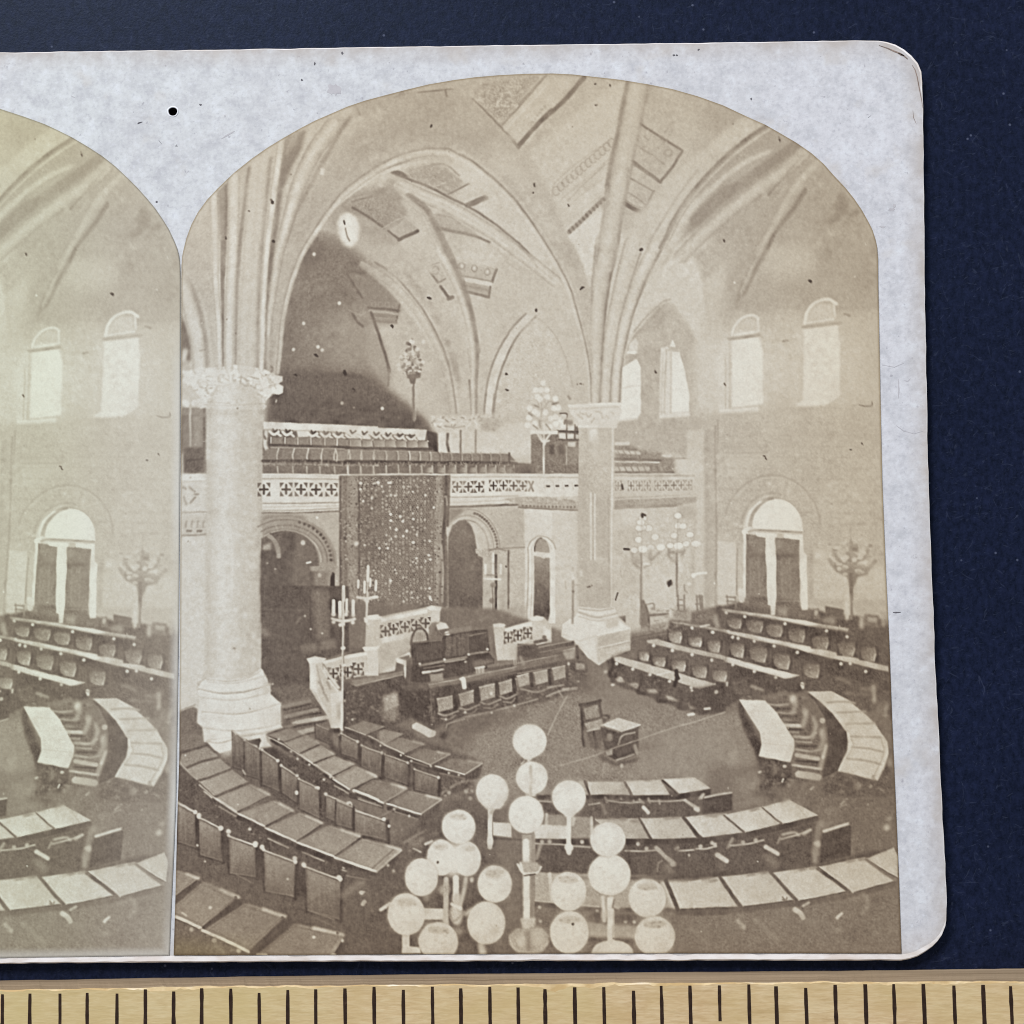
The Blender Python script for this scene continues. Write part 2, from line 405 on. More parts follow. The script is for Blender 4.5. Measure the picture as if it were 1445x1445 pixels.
    for o in (30, 62): L([(520 + i * 100, 880 + o + i * 58 + (i * i) * 1.5) for i in range(8)], 6, 174, 1, .7)
    F("430,690 600,660 700,680 800,760 830,800 720,870 620,840 410,750", 163, 2, tx=4)
    F("590,720 720,700 820,780 680,850 600,800", 158, 1.2)
    for _ in range(24):
        x, y = 600 + rng.rand() * 170, 720 + rng.rand() * 110
        L([(x, y), (x + rng.uniform(-30, 30), y + rng.uniform(-25, 25))], 9, rng.choice([144, 185, 176]), .7, .6, False)
    L("860,800 790,835 715,872", 13, 136, .7); F("725,880 860,805 960,880 840,955", 186, 1)
    L("850,950 980,895", 40, 130, .8, sm=False); F("890,970 1000,900 1100,980 1400,1330 1340,1340 1150,1150", 188, 2.5)
    L("320,710 390,725 430,765 540,805 640,850 740,905 860,965 1000,1050 1110,1135 1220,1225 1300,1310 1345,1390", 20, 126, .9, w2=12)
    L("330,715 410,750", 36, 130, 1.5)
    F("575,1020 680,1010 860,1110 930,1160 640,1115", 168, 1.5); L("590,1010 720,1030 800,1080", 8, 150, 1); L("640,1110 760,1135 900,1165 1005,1210", 26, 136, 1, w2=16)
    F("650,1130 900,1180 1060,1260 1100,1340 1060,1400 880,1370 740,1340", 184, 2.5)
    # coffer left of rib B
    F("30,960 150,900 300,900 420,1020 260,1110 160,1040", 150, 1.2, tx=4)
    L("40,965 150,1030 260,1110", 16, 124, .9); L("250,1115 340,1060 430,1025", 9, 168, .9)
    for _ in range(30):
        x, y = 140 + rng.rand() * 220, 930 + rng.rand() * 120
        L([(x, y), (x + rng.uniform(-25, 25), y + rng.uniform(-20, 20))], 8, rng.choice([132, 165, 140]), .7, .6, False)
    F("290,1130 420,1050 500,1110 370,1190", 166, 1); L("290,1130 370,1195", 14, 124, .7, sm=False); L("365,1195 500,1130", 25, 122, .8, sm=False)
    F("380,1230 480,1180 640,1440 560,1445", 178, 5)
    L("0,940 60,905 140,880", 9, 170, 1.5, .8); L("30,925 100,905 180,890", 9, 126, 1.2, .7)
    # the great arch: face, mouldings
    G()
    F("372,470 378,420 386,380 398,350 415,315 440,270 470,225 500,190 560,150 600,118 690,108 662,135 708,182 732,212 758,252 775,272 785,300 803,336 823,388 835,449 834,560 827,485 817,445 805,407 789,375 771,345 740,298 710,264 670,228 642,214 600,213 560,224 524,243 490,268 467,295 443,330 425,360 413,392 403,430 396,470 390,528 375,528", 170, 1.2)
    F("500,190 560,150 610,125 660,140 700,185 720,215 660,205 600,195 540,210 490,240", 163, 10)
    F("700,185 745,240 785,310 815,380 832,450 832,520 822,440 790,365 745,295 690,235", 176, 5)
    T(1, 0)
    F("800,600 980,740 1170,930 1445,1280 1445,1420 1340,1340 1110,1040 1000,900 860,800 700,690", 187, 2)
    L("-20,850 60,790 150,735 250,690 400,640 500,600 600,580", 26, 151, 1.5, .9)
    L("-10,870 70,815 180,745 300,705 420,670 560,640", 26, 187, 1.2); L("250,690 420,600 560,560 680,545 760,560", 26, 190, 1.5, .9)
    L("300,655 420,605 520,590", 15, 146, 1); L("720,570 800,585 900,650 1000,740 1100,830 1180,920 1260,1010 1360,1130 1445,1280", 15, 146, .9)
    L("880,660 1100,860 1250,1030", 10, 188, 1.2); L("600,660 700,665 790,740", 14, 150, 1.4, .8)
    for q in ("80,270 95,310", "695,140 703,180", "400,150 340,190", "380,170 430,160"): L(q, 14, 130, 1, .8)
    L("500,150 620,140 745,130", 9, 135, .8); L("20,540 140,500 260,470", 22, 177, 3, .7)
    F("0,240 250,160 480,110 480,200 330,230 100,320", 160, 6, .7)
    T(2, 0)
    L("-10,965 80,1060 160,1170 230,1280 300,1410 320,1460", 14, 147, .9); L("30,640 100,740 150,800", 12, 182, 2)
    L("-10,1240 60,1310 120,1390", 14, 130, 1)
    T(2, 1)
    L("180,0 230,80 290,190 350,310 395,450 430,560 460,690 485,800 492,900 495,1100", 13, 145, .9, w2=15)
    F("370,0 440,150 490,320 505,450 500,520 470,430 430,330 390,240 330,140 230,0", 172, 1.8)
    F("250,0 360,-20 440,150 430,200 330,160", 166, 4, .8)
    # ribs above the column
    F("520,0 680,0 640,250 600,480 585,700 565,850 560,1110 500,1110 495,900 510,500", 180, 1.5)
    F("680,0 850,20 760,300 700,560 650,800 635,1110 560,1110 575,800 600,480 640,240", 185, 2)
    F("850,20 1010,0 880,280 800,500 750,700 715,900 705,1110 640,1110 645,880 690,600 760,320", 188, 2)
    L("670,0 645,180 615,380 595,560 580,760", 20, 139, 1.2, w2=14); L("580,740 568,900 562,1110", 10, 163, 1)
    L("535,20 510,250 500,420 510,560", 14, 158, 1.5); L("515,330 507,420", 14, 140, 1)
    L("850,60 790,240 740,400 700,560 680,700", 13, 153, 1.3); L("680,700 650,850 632,1000 630,1110", 15, 153, 1.2)
    L("1010,0 930,170 860,320 800,470 755,640 725,800 705,940 700,1110", 19, 152, 1.4, w2=15); L("1080,-10 960,160 900,260", 18, 178, 2)
    L("160,1160 100,900 300,1100", 1, 185, 1, .1)
    L("100,505 190,580 262,668 312,790 345,920 372,1010", 10, 163, 1, .9); F("20,560 100,510 200,600 270,690 320,830 350,960 200,930 60,900 0,760", 184, 5, .7, tx=3)
    L("0,110 120,240 240,420 310,620 345,860", 10, 176, 2, .6); L("0,60 100,170 200,320", 8, 170, 1.5, .7)
    # right aisle arch and windows
    F("770,700 850,560 960,420 1020,400 1090,440 1180,560 1280,760 1330,1000 1330,1200 1000,1240 840,1240 720,1260 720,880", 172, 3)
    F("800,640 880,540 970,440 1030,420 1010,600 850,620", 163, 3); L("735,800 790,660 870,540 960,440 1010,405", 22, 186, 1.5)
    L("760,760 800,660 850,600", 20, 163, 1.4); L("800,620 880,520 1000,410 1060,390", 10, 162, 1.4)
    F("985,560 1020,560 1000,640 990,720 850,720 830,800 850,860 985,860", 165, 4, .6)
    F("720,870 820,810 850,870 850,1190 820,1240 690,1260 715,1120", 214, 1.2); F("760,770 770,700 810,660 830,690 825,770", 193, 1.2); L("745,800 825,790", 22, 168, 1); L("760,765 805,765", 16, 214, .9); L("720,1015 845,1000", 8, 196, .8); L("700,1250 820,1235", 14, 203, 1)
    F("990,730 1035,720 1080,760 1120,760 1160,900 1190,1060 1190,1215 980,1235 985,950", 198, 1.4); F("1070,760 1120,760 1160,900 1190,1080 1185,1180 1070,1180", 215, 1.1)
    L("1062,740 1062,1190", 12, 186, .9); L("1030,740 1015,1190", 11, 180, 1); L("1005,760 995,1200", 9, 184, .9); F("1050,720 1075,670 1095,725", 213, 1); L("1045,745 1110,735", 15, 172, .9); L("990,1220 1190,1205", 20, 206, 1)
    L("1250,720 1290,860 1320,1000", 60, 182, 5, .8); L("1440,720 1420,900 1430,1190", 55, 198, 5)
    F("1310,200 1420,120 1445,250 1400,480 1345,560 1310,360", 183, 4)
    F("670,1260 840,1240 1190,1215 1310,1205 1310,1320 1180,1320 1180,1450 670,1450", 168, 3); L("1310,1200 1445,1200", 20, 198, 2)
    T(3, 1)
    F("-40,60 40,250 85,560 120,590 180,400 240,200 300,60 240,-20", 168, 4)
    F("50,250 200,130 190,330 120,560 85,560", 181, 4); L("500,-10 430,100 350,220 290,370 265,450", 34, 145, 3, w2=18); L("260,400 200,560", 60, 160, 6, .6)
    L("250,440 210,620", 10, 160, 2)
    E(350, 900, 300, 330, 200, 20, .5); E(860, 860, 330, 340, 198, 20, .45); E(110, 950, 150, 300, 196, 16, .4)
    F("240,660 430,650 460,760 460,1130 240,1150", 211, 1.6); L("242,640 258,580 300,530 350,502 400,500 428,520", 18, 206, 1)
    F("250,650 290,570 370,520 430,560 425,620", 187, 1.5); L("260,640 430,610", 14, 208, 1.3); L("220,670 430,640", 22, 160, 1.4); L("430,520 430,610", 14, 205, 1.3)
    F("180,680 230,680 220,1170 160,1190 160,800", 196, 2); L("195,800 195,1170", 8, 180, 1); L("225,700 225,1180", 12, 184, 1.2); F("150,1170 430,1150 430,1190 150,1205", 208, 1.4)
    F("750,590 990,570 1005,700 1000,1070 900,1140 660,1165 740,1100", 208, 1.8); F("700,600 745,600 745,1100 660,1160 680,720", 190, 4, .7)
    L("756,556 768,490 810,430 870,398 930,395 978,425", 22, 206, 1); F("765,550 790,460 860,420 950,420 960,530", 190, 2); L("760,560 960,530", 13, 206, 1.2); L("740,585 1010,560", 22, 164, 1.5); L("960,430 970,510", 16, 200, 1.2)
    F("0,700 60,760 100,1000 100,1180 0,1200", 190, 6); F("30,1200 1280,1120 1300,1450 30,1450", 176, 4)
    for q in ("30,1205 430,1200", "560,1165 900,1150"): L(q, 10, 170, 2)

def paint_pier():
    # springing ribs of the near pier (left)
    G()
    F("240,560 240,340 300,260 350,210 400,185 500,150 480,200 447,240 425,290 411,320 397,360 385,400 377,435 375,530 300,525 262,500", 179, 1.5)
    T(0, 0)
    F("60,1445 90,1150 180,1000 310,850 300,1000 260,1445", 176, 2); F("80,1180 250,1180 250,1445 60,1445", 170, 12, .8)
    L("285,880 290,1100 295,1300 295,1445", 54, 189, 1.4)
    F("305,870 390,780 385,1000 374,1200 366,1445 338,1445 328,1200 315,1000", 153, 1.4)
    L("370,820 372,1000 362,1200 352,1445", 20, 138, 1.5); L("318,900 330,1200", 12, 165, 1)
    L("430,780 425,1000 420,1200 412,1445", 72, 188, 1.6)
    L("540,690 512,900 484,1100 468,1225 455,1445", 32, 152, 1.8, w2=27)
    F("560,640 690,560 650,950 615,1445 490,1445 500,1100", 184, 2)
    L("690,620 660,900 635,1120 606,1445", 27, 157, 1.8)
    L("760,520 735,720 702,950 676,1150 648,1445", 46, 192, 1.6)
    F("790,480 940,410 900,560 830,700 770,860 745,1100 692,1445 664,1445 700,1150 735,850 770,620", 138, 2.5)
    F("800,480 900,420 850,540 790,620", 158, 3)
    L("1070,420 990,560 900,760 840,950 790,1130 745,1300 725,1445", 110, 185, 4, w2=40)
    L("1250,330 1180,420 1080,600 1000,740 930,880 870,1000 830,1100 790,1230 745,1340 715,1445", 26, 149, 2)
    L("1180,300 1010,480 900,680", 16, 178, 3)
    L("1445,735 1250,870 1100,1010 980,1170 900,1310 860,1445", 17, 190, 1); L("1240,820 1180,880 1120,960", 34, 150, 3, .8)
    F("1160,650 1300,640 1100,860 960,1110 850,1340 800,1440 860,1150 1000,880", 163, 7, .8)
    F("1040,690 1070,695 1060,740 1035,735", 205, 1)
    T(0, 1)
    F("60,280 230,600 330,870 100,890 60,500", 178, 2)
    F("57,500 100,600 125,720 130,830 60,850", 118, 2); L("85,760 75,820", 40, 190, 2.5); L("80,830 120,840", 20, 185, 2)
    F("60,180 110,180 200,350 270,560 290,860 230,860 220,700 150,500 60,270", 160, 3)
    L("60,330 110,470 150,600 180,740 182,880", 88, 191, 2, w2=94); L("70,200 140,340 190,480 225,640 235,860", 34, 151, 2.2, w2=24); L("65,160 150,270 205,400 240,560 262,700 275,860", 26, 185, 2)
    L("190,755 225,745", 9, 120, .6); L("150,630 180,640", 5, 160, 1)
    F("110,40 250,40 265,300 290,600 230,480 160,300 90,170", 174, 3)
    L("295,-10 305,250 325,550 330,870", 56, 189, 1.3, w2=30)
    L("352,-10 348,250 350,560 352,865", 36, 138, 1.2, w2=12)
    L("418,0 406,220 394,600 392,865", 74, 191, 1.6, w2=52)
    L("468,0 452,220 443,600 438,865", 28, 151, 1.6, w2=18)
    F("490,0 600,0 590,400 575,870 455,870 465,400", 184, 2); E(540, 560, 40, 40, 178, 5, .6)
    L("623,0 606,220 598,500 590,870", 28, 155, 1.6, w2=22); L("667,0 648,220 630,600 620,870", 44, 193, 1.3, w2=34)
    L("706,-10 678,220 655,560 648,880", 34, 136, 1.6, w2=18); L("745,-10 715,200 690,420 672,600", 30, 184, 1.6, w2=22)
    F("770,0 940,0 880,150 810,330 760,530 735,700 725,910 655,900 660,600 700,360", 171, 3); L("730,130 720,260 695,480 690,700 690,880", 26, 156, 3, .8)
    L("930,20 850,220 790,400 755,560 732,700 718,910", 15, 192, .9)
    # capital
    F("55,890 110,900 180,865 230,875 330,870 420,850 520,860 640,880 700,910 730,925 770,930 772,965 745,985 778,1005 775,1050 745,1062 700,1055 660,1100 640,1130 660,1145 640,1168 240,1165 205,1130 185,1080 100,960", 205, .9)
    for q in ("440,960 480,940 520,965", "500,1000 540,1000 575,1015", "540,940 600,950", "320,970 345,960", "140,1040 170,1030", "680,1000 720,990", "250,1115 400,1125", "480,930 470,990", "455,960 500,1000 550,1000"): L(q, 12, 165, 1, .8)
    for q in ("380,890 400,1000", "450,1060 440,1110", "600,960 620,1000", "650,1060 690,1050", "300,1020 280,1070", "740,985 700,1000"): L(q, 10, 190, 1.2, .8)
    for _ in range(60):
        x, y = rng.uniform(200, 740), rng.uniform(920, 1110)
        if 460 - abs(x - 460) > (y - 1000) * .9: L([(x, y), (x + rng.uniform(-25, 25), y + rng.uniform(-22, 22))], 8, rng.choice([172, 164, 216]), .7, .7, False)
    for k in range(22):
        x, y = rng.uniform(150, 730), rng.uniform(930, 1070)
        if y > 1010 and abs(x - 450) > 260: continue
        L(arc(x, y, rng.uniform(14, 30), rng.uniform(12, 26), rng.uniform(0, 180), rng.uniform(200, 360)), 10, rng.choice([172, 180, 166]), 1, .6)
        E(x + 8, y + 6, 13, 11, 217, .9, .8); E(x - 14, y + 14, 12, 7, 170, 1, .6)
    L("205,1135 400,1140 640,1125", 9, 182, .8); L("180,990 330,1000 500,1030 690,1010", 7, 186, .9, .7)
    L("690,900 700,880 690,860", 14, 140, 1); L("240,880 420,880 640,895", 8, 194, 1.3)
    # left sliver: lamp, window
    F("58,960 185,1080 215,1150 60,1160", 187, 3); F("60,1150 235,1160 235,1450 60,1450", 140, 1.3)
    D("80,1115 100,1130 150,1120 190,1110 205,1140 85,960 110,975", 22, 204, 1)
    L("122,1140 122,1445", 17, 176, 1); L("222,1170 222,1445", 14, 118, 1)
    T(0, 2)
    F("58,-20 237,-20 237,395 58,395", 130, 1.2); L("120,-20 125,220", 14, 176, 1); F("80,210 235,210 235,390 80,390", 108, 1.5, tx=4); L("222,0 222,220", 14, 100, 1); F("140,-20 205,-20 205,200 140,200", 148, 2); L("100,300 220,290", 10, 90, 1); L("66,260 66,390", 14, 175, 1.2)
    F("40,395 245,395 260,1450 40,1450", 193, 2)
    F("50,395 250,395 250,440 50,450", 206, 1); L("55,448 240,445", 8, 178, 1); F("60,475 190,475 190,620 60,620", 190, 2)
    for q in ("70,490 90,500", "75,560 90,610", "115,490 150,520", "120,600 155,560", "150,540 175,540"): L(q, 15, 158, 1)
    L("60,668 245,665", 10, 160, 1); F("60,680 250,690 240,830 60,830", 183, 2)
    for k in range(4): L([(90 + k * 42, 730), (85 + k * 42, 770)], 14, 163, 1)
    for x in (110, 185): F([(x - 22, 790), (x + 20, 790), (x + 18, 806), (x - 20, 808)], 140, 1)
    L("60,830 150,828 235,822", 12, 156, 1)
    # shaft
    F("240,-20 634,-20 630,500 624,1450 240,1450", 198, 1.2)
    F("470,-20 540,-20 540,240 470,260", 188, 4); F("540,0 610,0 615,250 560,250", 203, 5); F("540,0 632,0 628,1450 560,1450", 190, 6, .7)
    F("430,300 632,200 628,1450 440,1450", 190, 18, .8)
    F("585,-20 634,-20 628,1450 590,1450", 180, 6, .7); F("240,-20 290,-20 285,1450 240,1450", 190, 6, .6); F("300,0 420,0 420,640 300,640", 204, 10, .7)
    L("345,700 345,1300", 26, 208, 2, .9); L("415,860 415,1300", 18, 212, 1.6); L("375,880 375,1290", 14, 190, 1.2, .8); L("388,720 388,1000", 10, 190, 1.5, .6)
    L("555,500 590,690", 6, 205, 1, .6); L("575,530 575,690", 12, 206, 1.5, .8); L("560,800 548,1090", 12, 203, 2, .7)
    E(522, 758, 15, 16, 225, .8); E(370, 1345, 38, 40, 216, 3, .8); L("360,1330 372,1360", 9, 175, .8)
    D("600,212 160,190 120,420", 7, 165, .8)
    T(0, 3)
    F("40,-20 628,-20 622,545 550,600 400,625 240,615 165,640 165,830 40,840", 194, 1.4)
    F("430,0 628,0 622,540 460,560", 188, 14, .8); L("340,150 335,420", 22, 206, 1.6); L("350,0 350,80", 60, 206, 4, .7); L("415,0 415,60", 10, 210, 1)
    E(420, 400, 55, 75, 207, 7); E(432, 395, 26, 22, 178, 2, .9); E(432, 402, 12, 7, 95, .8); D("130,180 170,170 210,220", 16, 203, 1.6, .7); L("100,390 40,440", 4, 175, 1)
    F("235,540 390,590 540,575 610,540 615,570 400,628 240,610", 180, 3, .7)

def paint_gallery():
    # upper gallery with rows of seats, balustrades, arches
    T(0, 2)
    F("632,60 1445,60 1445,400 632,400", 118, 1, tx=3)
    T(1, 2)
    F("-10,60 600,110 600,160 640,215 660,250 1150,260 1200,310 1300,330 1445,330 1445,395 -10,395", 116, 1, tx=3)
    F("560,90 655,110 655,260 580,200", 84, 1.2)
    # wall, clustered piers right of the gallery
    F("640,100 1310,60 1310,330 1200,320 1150,250 650,245", 192, 1.6)
    F("560,-10 1110,-30 1060,100 920,95 650,115 600,70", 186, 3)
    for _ in range(80):
        x, y = rng.uniform(600, 1080), rng.uniform(-5, 85)
        L([(x, y), (x + rng.uniform(-22, 22), y + rng.uniform(-22, 22))], 9, rng.choice([138, 210, 150, 206]) if x < 920 else rng.choice([148, 158, 184]), .6, .8, False)
    F("945,10 1110,10 1060,95 945,95", 165, 2, .7)
    F("650,110 720,110 705,245 650,245", 200, 1); F("705,110 725,110 735,245 715,245 700,190", 105, 1); F("728,100 800,95 800,250 735,245 715,170", 192, 1.2)
    L("803,90 803,255", 12, 120, .9); F("815,90 905,90 905,255 815,255", 190, 1); L("908,90 908,260", 12, 142, .9); L("690,60 760,70 830,60", 10, 160, 1)
    # pale seat backs rows, back to front
    T(0, 2)
    F("634,28 1445,60 1445,112 634,82", 207, .7); L("640,84 1445,116", 8, 165, .7)
    for i in range(8):
        x = 690 + i * 92 - i * i * .4; y = 108 + i * 4.2
        if i == 2: F([(x, y - 25), (x + 85, y - 22), (x + 85, y + 20), (x + 10, y + 20)], 200, .8); continue
        L([(x - 10, y - 12), (x + 20, y + 10), (x + 62, y - 14)], 18, 208, .6); L([(x + 12, y - 28), (x + 24, y - 8), (x + 42, y - 24)], 11, 98, .6); L([(x + 45, y + 2), (x + 70, y + 20)], 16, 200, .7)
        L([(x + 60, y - 22), (x + 72, y + 2)], 9, 110, .6)
    L("655,100 648,180 660,220", 26, 195, 1.2); L("640,130 650,150", 14, 120, .8)
    xs = (690, 790, 880, 972, 1070, 1155, 1250, 1325, 1410)
    for i, x in enumerate(xs):
        y = 138 + (x - 690) * .018
        F([(x + 8, y), (x + 82, y), (x + 80, y + 50), (x + 8, y + 50)], 132, .8, tx=2); L([(x, y), (x, y + 52)], 8, 182 + 4 * (i > 3), .5)
        L([(x + 84, y - 2), (x + 66, y + 25), (x + 80, y + 52)], 8, 150, .8, .7)
    L("680,190 1000,202 1445,212", 15, 92, .8); L("690,210 1445,225", 9, 150, .7)
    for x in (740, 850, 950, 1050, 1140, 1233, 1325, 1415):
        y = 222 + (x - 740) * .01
        F([(x - 82, y), (x - 8, y), (x - 12, y + 78), (x - 78, y + 78)], 128, 1, tx=3); L([(x + 6, y - 4), (x - 6, y + 45), (x, y + 82)], 9, 188, .6)
    L("632,304 1000,306 1445,320", 18, 88, .8); L("632,326 1000,330 1445,338", 8, 155, .7, .8)
    for k in range(70):
        x = rng.uniform(640, 1440); L([(x, rng.uniform(296, 345)), (x + rng.uniform(-14, 14), rng.uniform(300, 350))], 8, rng.choice([165, 90, 150]), .6, .6, False)
    for x in (738, 845, 945, 1035, 1140, 1228, 1320, 1410): L([(x, 345), (x + 4, 392)], 9, 178, .6)
    T(1, 2)
    F("-10,58 565,85 550,160 510,150 480,120 -10,112", 206, .7)
    for i in range(6):
        x, y = 10 + i * 84, 112 + i * 6
        L([(x - 8, y - 8), (x + 25, y + 14), (x + 50, y - 10)], 16, 205, .6); L([(x + 12, y - 22), (x + 26, y - 4), (x + 48, y - 20)], 12, 95, .6); L([(x + 50, y + 4), (x + 66, y + 24)], 17, 198, .7)
    F("480,120 560,90 545,162 505,158", 204, .8); L("-10,150 200,156 590,168", 8, 105, .8)
    for x in (25, 105, 190, 268, 345, 425, 500):
        y = 150 + x * .025
        F([(x, y), (x + 74, y + 3), (x + 72, y + 52), (x, y + 52)], (128, x, y, 178, x + 76, y + 50), .7); L([(x + 74, y), (x + 76, y + 55)], 7, 190, .5); L([(x + 76, y + 10), (x + 82, y + 55)], 7, 92, .5)
    L("-10,212 300,216 600,220", 16, 95, .8); L("-10,232 400,238 640,246", 8, 150, .7)
    xs = (-75, 15, 100, 187, 273, 357, 440, 515, 590, 665, 737, 810, 880, 945, 1012, 1080)
    for i, x in enumerate(xs):
        y = 238 + max(0, x) * .016; w = xs[i + 1] - x - 10 if i < 15 else 60
        F([(x + 8, y), (x + w, y + 2), (x + w, y + 62), (x + 8, y + 62)], 138 - 10 * (x > 600), .8, tx=3); L([(x, y - 5), (x + 6, y + 30), (x + 2, y + 66)], 9, 180 - 25 * (x > 650), .6)
    F("1140,245 1152,245 1156,320 1140,320", 88, .8); L("1150,318 1200,320", 14, 98, .8); L("1155,305 1200,310", 6, 180, .6)
    L("-10,305 400,312 1140,318", 19, 88, .9)
    for k in range(110):
        x = rng.uniform(0, 1150); L([(x, rng.uniform(312, 345)), (x + rng.uniform(-14, 14), rng.uniform(312, 345))], 7, rng.choice([160, 90, 146]), .5, .6, False)
    for i, x in enumerate((8, 95, 185, 275, 362, 445, 530, 605, 690, 765, 840, 912, 980, 1050, 1115, 1180)):
        if x > 600: F([(x - 62, 352), (x - 4, 350), (x - 4, 388), (x - 55, 388)], (110, x - 60, 360, 182, x, 385), .7)
        L([(x, 338), (x + 2, 392)], 9, 176, .6)
    F("1160,350 1445,352 1445,392 1160,392", 102, 2, .8); L("1190,330 1300,335", 10, 95, 1); F("1195,330 1310,330 1310,360 1195,355", 122, 2)
    F("1310,110 1440,110 1440,330 1310,330", 126, 1.5, tx=4)
    # main balustrade left
    T(0, 2)
    F("628,395 1178,400 1178,662 628,680", 203, .7); L("632,432 1170,434", 9, 160, .6); L("632,412 1170,412", 6, 188, .7)
    F("690,448 748,448 748,585 690,585", 208, 1)
    for x in (640, 800, 905, 1010, 1118): quatre(x, 508, 92, 92, 98)
    for x in (852, 958, 1064): L([(x, 458), (x, 565)], 8, 188, .7)
    L("632,606 900,604 1175,598", 8, 142, .6); L("632,632 1175,622", 7, 178, .8); L("632,655 900,652 1175,640", 10, 165, .8); L("628,672 900,672 1175,662", 16, 130, .8)
    F("628,680 1178,668 1178,1450 628,1450", 172, 1)
    F("628,690 900,685 960,720 700,745 628,780", 128, 4)
    # left portal
    F(np.vstack([[(628, 1450), (628, 770)], arc(790, 1010, 365, 315, 118, 0), [(1155, 1030), (1155, 1450)]]), 150, 1)
    for r, v, w in ((345, 128, 8), (300, 122, 8), (255, 175, 8), (268, 130, 6), (225, 168, 6)): L(arc(790, 1015, r, r * .86, 125, 0), w, v, .8)
    for k in range(12):
        a = np.radians(72 - k * 6.4); D([(790 + 326 * np.cos(a), 1010 - 288 * np.sin(a))], 11, 98, .6)
    for k in range(24):
        a = np.radians(118 - k * 3); L([(790 + 270 * np.cos(a), 1010 - 235 * np.sin(a)), (790 + 298 * np.cos(a), 1010 - 258 * np.sin(a))], 6, rng.choice([136, 168]), .6, .7)
    F(np.vstack([[(620, 1450), (620, 850)], arc(790, 1020, 240, 225, 130, 0), [(1030, 1450)]]), 112, 1, tx=3)
    F("620,940 860,940 860,1450 620,1450", 98, 3); F("840,840 960,880 1000,1000 1000,1200 840,1200", 116, 8)
    L(arc(650, 980, 95, 150, 75, 0), 32, 150, 1.2); L(arc(650, 980, 118, 170, 75, 5), 7, 110, .7); F("632,900 690,880 690,930 632,935", 158, 1.5); F("770,820 860,810 860,940 775,940", 96, 2)
    F("965,1050 1100,1040 1165,1045 1150,1090 970,1085", 152, 1, tx=4); F("985,1085 1105,1085 1105,1450 1000,1450", 132, 2, tx=3); F("968,1085 985,1085 1000,1450 968,1450", 92, 2)
    F("1110,1120 1125,1085 1140,1100 1140,1290 1105,1290", 72, .8); F("1145,1060 1178,1050 1176,1290 1146,1290", 165, 1); F("1100,1290 1180,1290 1180,1450 1110,1450", 88, 2)
    E(1035, 1110, 14, 16, 165, 1); E(915, 880, 16, 18, 190, 1); L("945,1025 970,1018", 13, 215, .6); E(1013, 704, 9, 9, 212, .7); D("665,1028 722,1070 738,1220 930,1395 910,1280 940,1340", 7, 150, .7); L("850,1200 865,1240", 6, 160, .7)
    # main balustrade centre
    T(1, 2)
    F("725,395 1445,395 1445,555 1330,548 1240,600 725,632", 205, .7); L("735,418 1445,420", 8, 170, .6)
    for x in (778, 856, 932): quatre(x, 488, 74, 80, 98)
    for x in (1034, 1106, 1178, 1246): quatre(x, 482, 68, 76, 100, .95)
    L("1310,450 1290,480 1310,515", 12, 120, .7); F("1408,472 1432,472 1428,486 1408,486", 85, .5)
    L("728,562 1000,560 1240,552", 7, 152, .7); F("725,572 1240,556 1240,600 725,632", 200, 1); L("730,600 1240,580", 7, 180, .8)
    L("710,632 1000,622 1250,612", 17, 118, .8); F("1100,575 1240,555 1445,560 1445,625 1250,625", 168, 1.2)
    for k in range(60):
        x = rng.uniform(1110, 1440); y = rng.uniform(565, 610); L([(x, y), (x + rng.uniform(-12, 12), y + rng.uniform(-10, 10))], 7, rng.choice([145, 190]), .6, .6, False)
    D([(1260 + k * 22, 625 + k * .6) for k in range(9)], 7, 120, .6); L("1255,635 1445,645", 12, 130, .8)
    # wall + right portal
    F("700,640 1255,625 1255,1450 700,1450", 176, 1.2, tx=3); F("1255,640 1450,650 1450,1450 1255,1450", 198, 1.2)
    F(np.vstack([[(705, 1450), (705, 720)], arc(850, 930, 232, 285, 135, 0), [(1082, 1450)]]), 178, 1)
    F("720,640 850,640 760,720 720,770", 140, 3); F("1110,660 1250,650 1250,900 1090,900", 170, 5)
    for k in range(16):
        a = np.radians(76 - k * 5.2); D([(850 + 212 * np.cos(a), 930 - 262 * np.sin(a))], 10, 112, .6)
    L(arc(850, 930, 230, 285, 90, 0), 7, 145, .7); L(arc(850, 930, 188, 240, 120, 0), 7, 152, .7); L(arc(850, 930, 148, 205, 125, 0), 7, 140, .7); L(arc(850, 930, 165, 222, 125, 10), 8, 192, .7)
    F("718,1450 715,840 745,765 790,728 840,722 880,765 905,830 918,930 925,975 958,985 958,1350 915,1390 910,1450", (122, 830, 760, 96, 830, 1420), 1, tx=3)
    E(850, 1080, 40, 160, 124, 10, .7); F("870,740 905,790 918,930 1000,930 990,830 940,740", 184, 1.5, .6)
    for q, v in (("905,925 1130,925 1160,940 1150,970 1110,980 1060,960 1040,985 960,985 940,960 910,960", 172),): F(q, v, .8, tx=6)
    L("1000,930 1250,915", 11, 145, .7); L("1000,940 1060,925 1120,940", 8, 130, .7)
    F("962,985 1042,985 1046,1370 962,1370", 176, 1); F("1040,965 1060,965 1060,1370 1042,1370", 82, .8); F("1064,980 1132,985 1140,1370 1066,1370", 172, 1); L("1140,940 1138,1120 1140,1370", 12, 108, .8)
    F("940,1370 1160,1350 1160,1450 910,1450", 165, 1.5, tx=4); L("1040,1350 1040,1450", 14, 130, 1)
    F("1150,1335 1260,1320 1280,1450 1150,1450", 160, 2)
    L("1032,960 1032,1020", 17, 212, .7); D("1030,1180 1022,1290", 20, 140, .8); L("1025,1180 1030,1300 1030,1440", 8, 120, .7)
    for x in (977, 1030, 1085): L([(x, 1040), (x, 1100)], 14, 214, .6)
